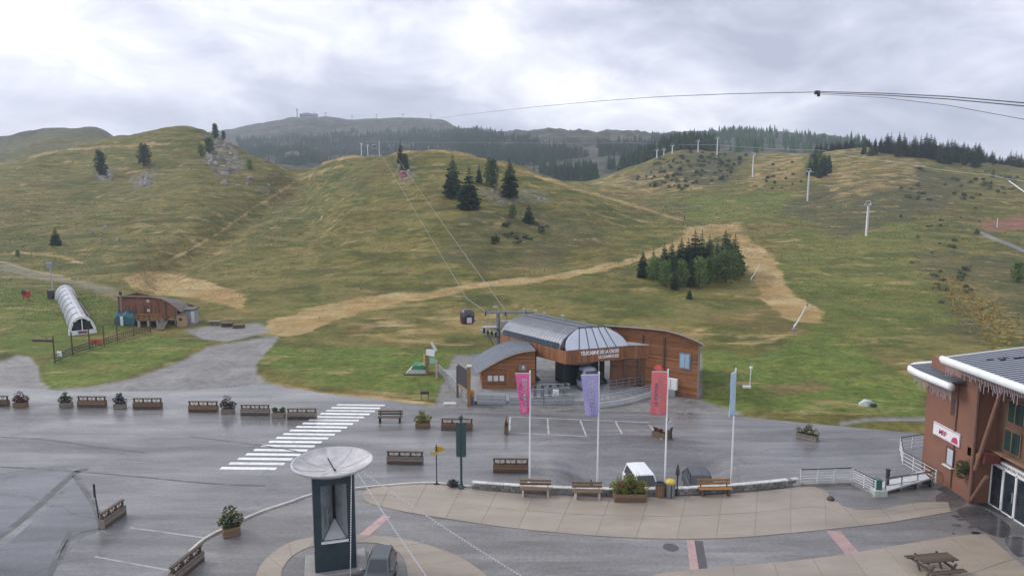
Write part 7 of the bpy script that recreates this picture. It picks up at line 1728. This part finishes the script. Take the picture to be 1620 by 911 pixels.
# ------------------------------------------------------------------ grass tufts and tussocks: uncountable
def tufts(name, label, m, n, seed, hmin, hmax, y0, y1, matl, spread=1.0):
    rs = np.random.RandomState(seed); ok = m & (YY > y0) & (YY < y1) & (PXG > -120) & (PXG < 1740) & (under < .5)
    idx = np.argwhere(ok); cell = (gy(YY[ok])*(S_AX[1]-S_AX[0]))*np.gradient(Y_AX)[idx[:,1]]; cell = np.minimum(cell, np.percentile(cell, 95)); pr = cell/cell.sum()
    pk = idx[rs.choice(len(idx), n, p=pr)]; i, j = pk[:,0], pk[:,1]
    dxs = gy(Y_AX[j])*(S_AX[1]-S_AX[0]); dys = np.gradient(Y_AX)[j]
    fx, fy = rs.uniform(0,1,n), rs.uniform(0,1,n); i2, j2 = np.minimum(i+1, NS-1), np.minimum(j+1, NY-1)
    x = XX[i,j]+fx*(XX[i2,j]-XX[i,j]); y = YY[i,j]+fy*(YY[i,j2]-YY[i,j]); z = Z[i,j]*(1-fx)*(1-fy)+Z[i2,j]*fx*(1-fy)+Z[i,j2]*(1-fx)*fy+Z[i2,j2]*fx*fy
    h = rs.uniform(hmin, hmax, n)*np.clip(y/90, .7, 2.2); vs_ = np.zeros((n, 9, 3)); 
    for b in range(3):
        a_ = rs.uniform(0, 6.28, n); w = h*rs.uniform(.25,.5,n)*spread; lx, ly = np.cos(a_), np.sin(a_); l2 = rs.uniform(-.7,.7,n)
        base = np.stack([x, y, z-.03], -1)
        vs_[:,b*3] = base+np.stack([-lx*w, -ly*w, 0*z], -1); vs_[:,b*3+1] = base+np.stack([lx*w, ly*w, 0*z], -1); vs_[:,b*3+2] = base+np.stack([lx*h*l2-ly*h*.3, ly*h*l2+lx*h*.3, h*rs.uniform(.7,1.1,n)], -1)
    V_ = vs_.reshape(-1,3); F_ = np.arange(len(V_)).reshape(-1,3)
    me_ = bpy.data.meshes.new(name); me_.vertices.add(len(V_)); me_.vertices.foreach_set('co', V_.ravel()); me_.loops.add(F_.size); me_.loops.foreach_set('vertex_index', F_.ravel().astype(np.int32)); me_.polygons.add(len(F_)); me_.polygons.foreach_set('loop_start', np.arange(0, F_.size, 3, dtype=np.int32)); me_.update(calc_edges=True)
    o = link(name, me_, matl); tag(o, label, 'grass', kind='stuff'); return o
def tuft_mat(name, c1, c2, c3):
    m, t, b = nodes_of(name); N = t.nodes.new; K = t.links.new; b.inputs['Roughness'].default_value = .9; b.inputs['Specular IOR Level'].default_value = .1
    g = N('ShaderNodeNewGeometry'); rp2 = N('ShaderNodeValToRGB'); rp2.color_ramp.elements[0].color = (*c1,1); rp2.color_ramp.elements[1].color = (*c3,1); e = rp2.color_ramp.elements.new(.5); e.color = (*c2,1)
    no = N('ShaderNodeTexNoise'); no.inputs['Scale'].default_value = .07; no.inputs['Detail'].default_value = 3; K(g.outputs['Position'], no.inputs['Vector'])
    ad = N('ShaderNodeMath'); ad.operation = 'MULTIPLY_ADD'; ad.inputs[1].default_value = .55; K(g.outputs['Random Per Island'], ad.inputs[0])
    mr = N('ShaderNodeMapRange'); mr.inputs['From Min'].default_value = .3; mr.inputs['From Max'].default_value = .7; mr.inputs['To Max'].default_value = .45; K(no.outputs[0], mr.inputs[0]); K(mr.outputs[0], ad.inputs[2]); K(ad.outputs[0], rp2.inputs[0]); K(rp2.outputs[0], b.inputs['Base Color']); return m
gmask = (gravel < .3) & (straw < .35) & (soil < .3)
tufts('meadow_grass', 'short green meadow grass beside the road and round the lift station', gmask & (lush > .35), 42000, 1, .045, .10, 50, 130, tuft_mat('meadow_blades', (.060,.115,.018), (.095,.145,.030), (.15,.165,.05)))
tufts('hill_tussocks', 'olive and straw-coloured tussock grass covering the hillsides', gmask, 52000, 2, .05, .13, 60, 350, tuft_mat('tussock_blades', (.085,.092,.020), (.130,.120,.032), (.22,.175,.062)), 1.5)
tufts('straw_tufts', 'dry mown straw lying on the ski tracks', (straw > .3) & (gravel < .3), 16000, 3, .05, .13, 50, 350, tuft_mat('straw_blades', (.22,.15,.06), (.38,.28,.13), (.52,.42,.22)), 1.8)
# ------------------------------------------------------------------ haze: damp mountain air
hz = MB(); hz.box((0, 1270, 117), (7000, 2740, 246))
hm = bpy.data.materials.new('haze'); hm.use_nodes = True; hm.node_tree.nodes.clear()
ho = hm.node_tree.nodes.new('ShaderNodeOutputMaterial'); hv = hm.node_tree.nodes.new('ShaderNodeVolumePrincipled')
hv.inputs['Color'].default_value = (.74, .83, .97, 1); hv.inputs['Density'].default_value = .00030; hv.inputs['Anisotropy'].default_value = .1
hm.node_tree.links.new(hv.outputs[0], ho.inputs['Volume'])
haze = hz.build('haze', hm); tag(haze, 'thin blue haze of damp air over the valley', 'haze', kind='stuff')
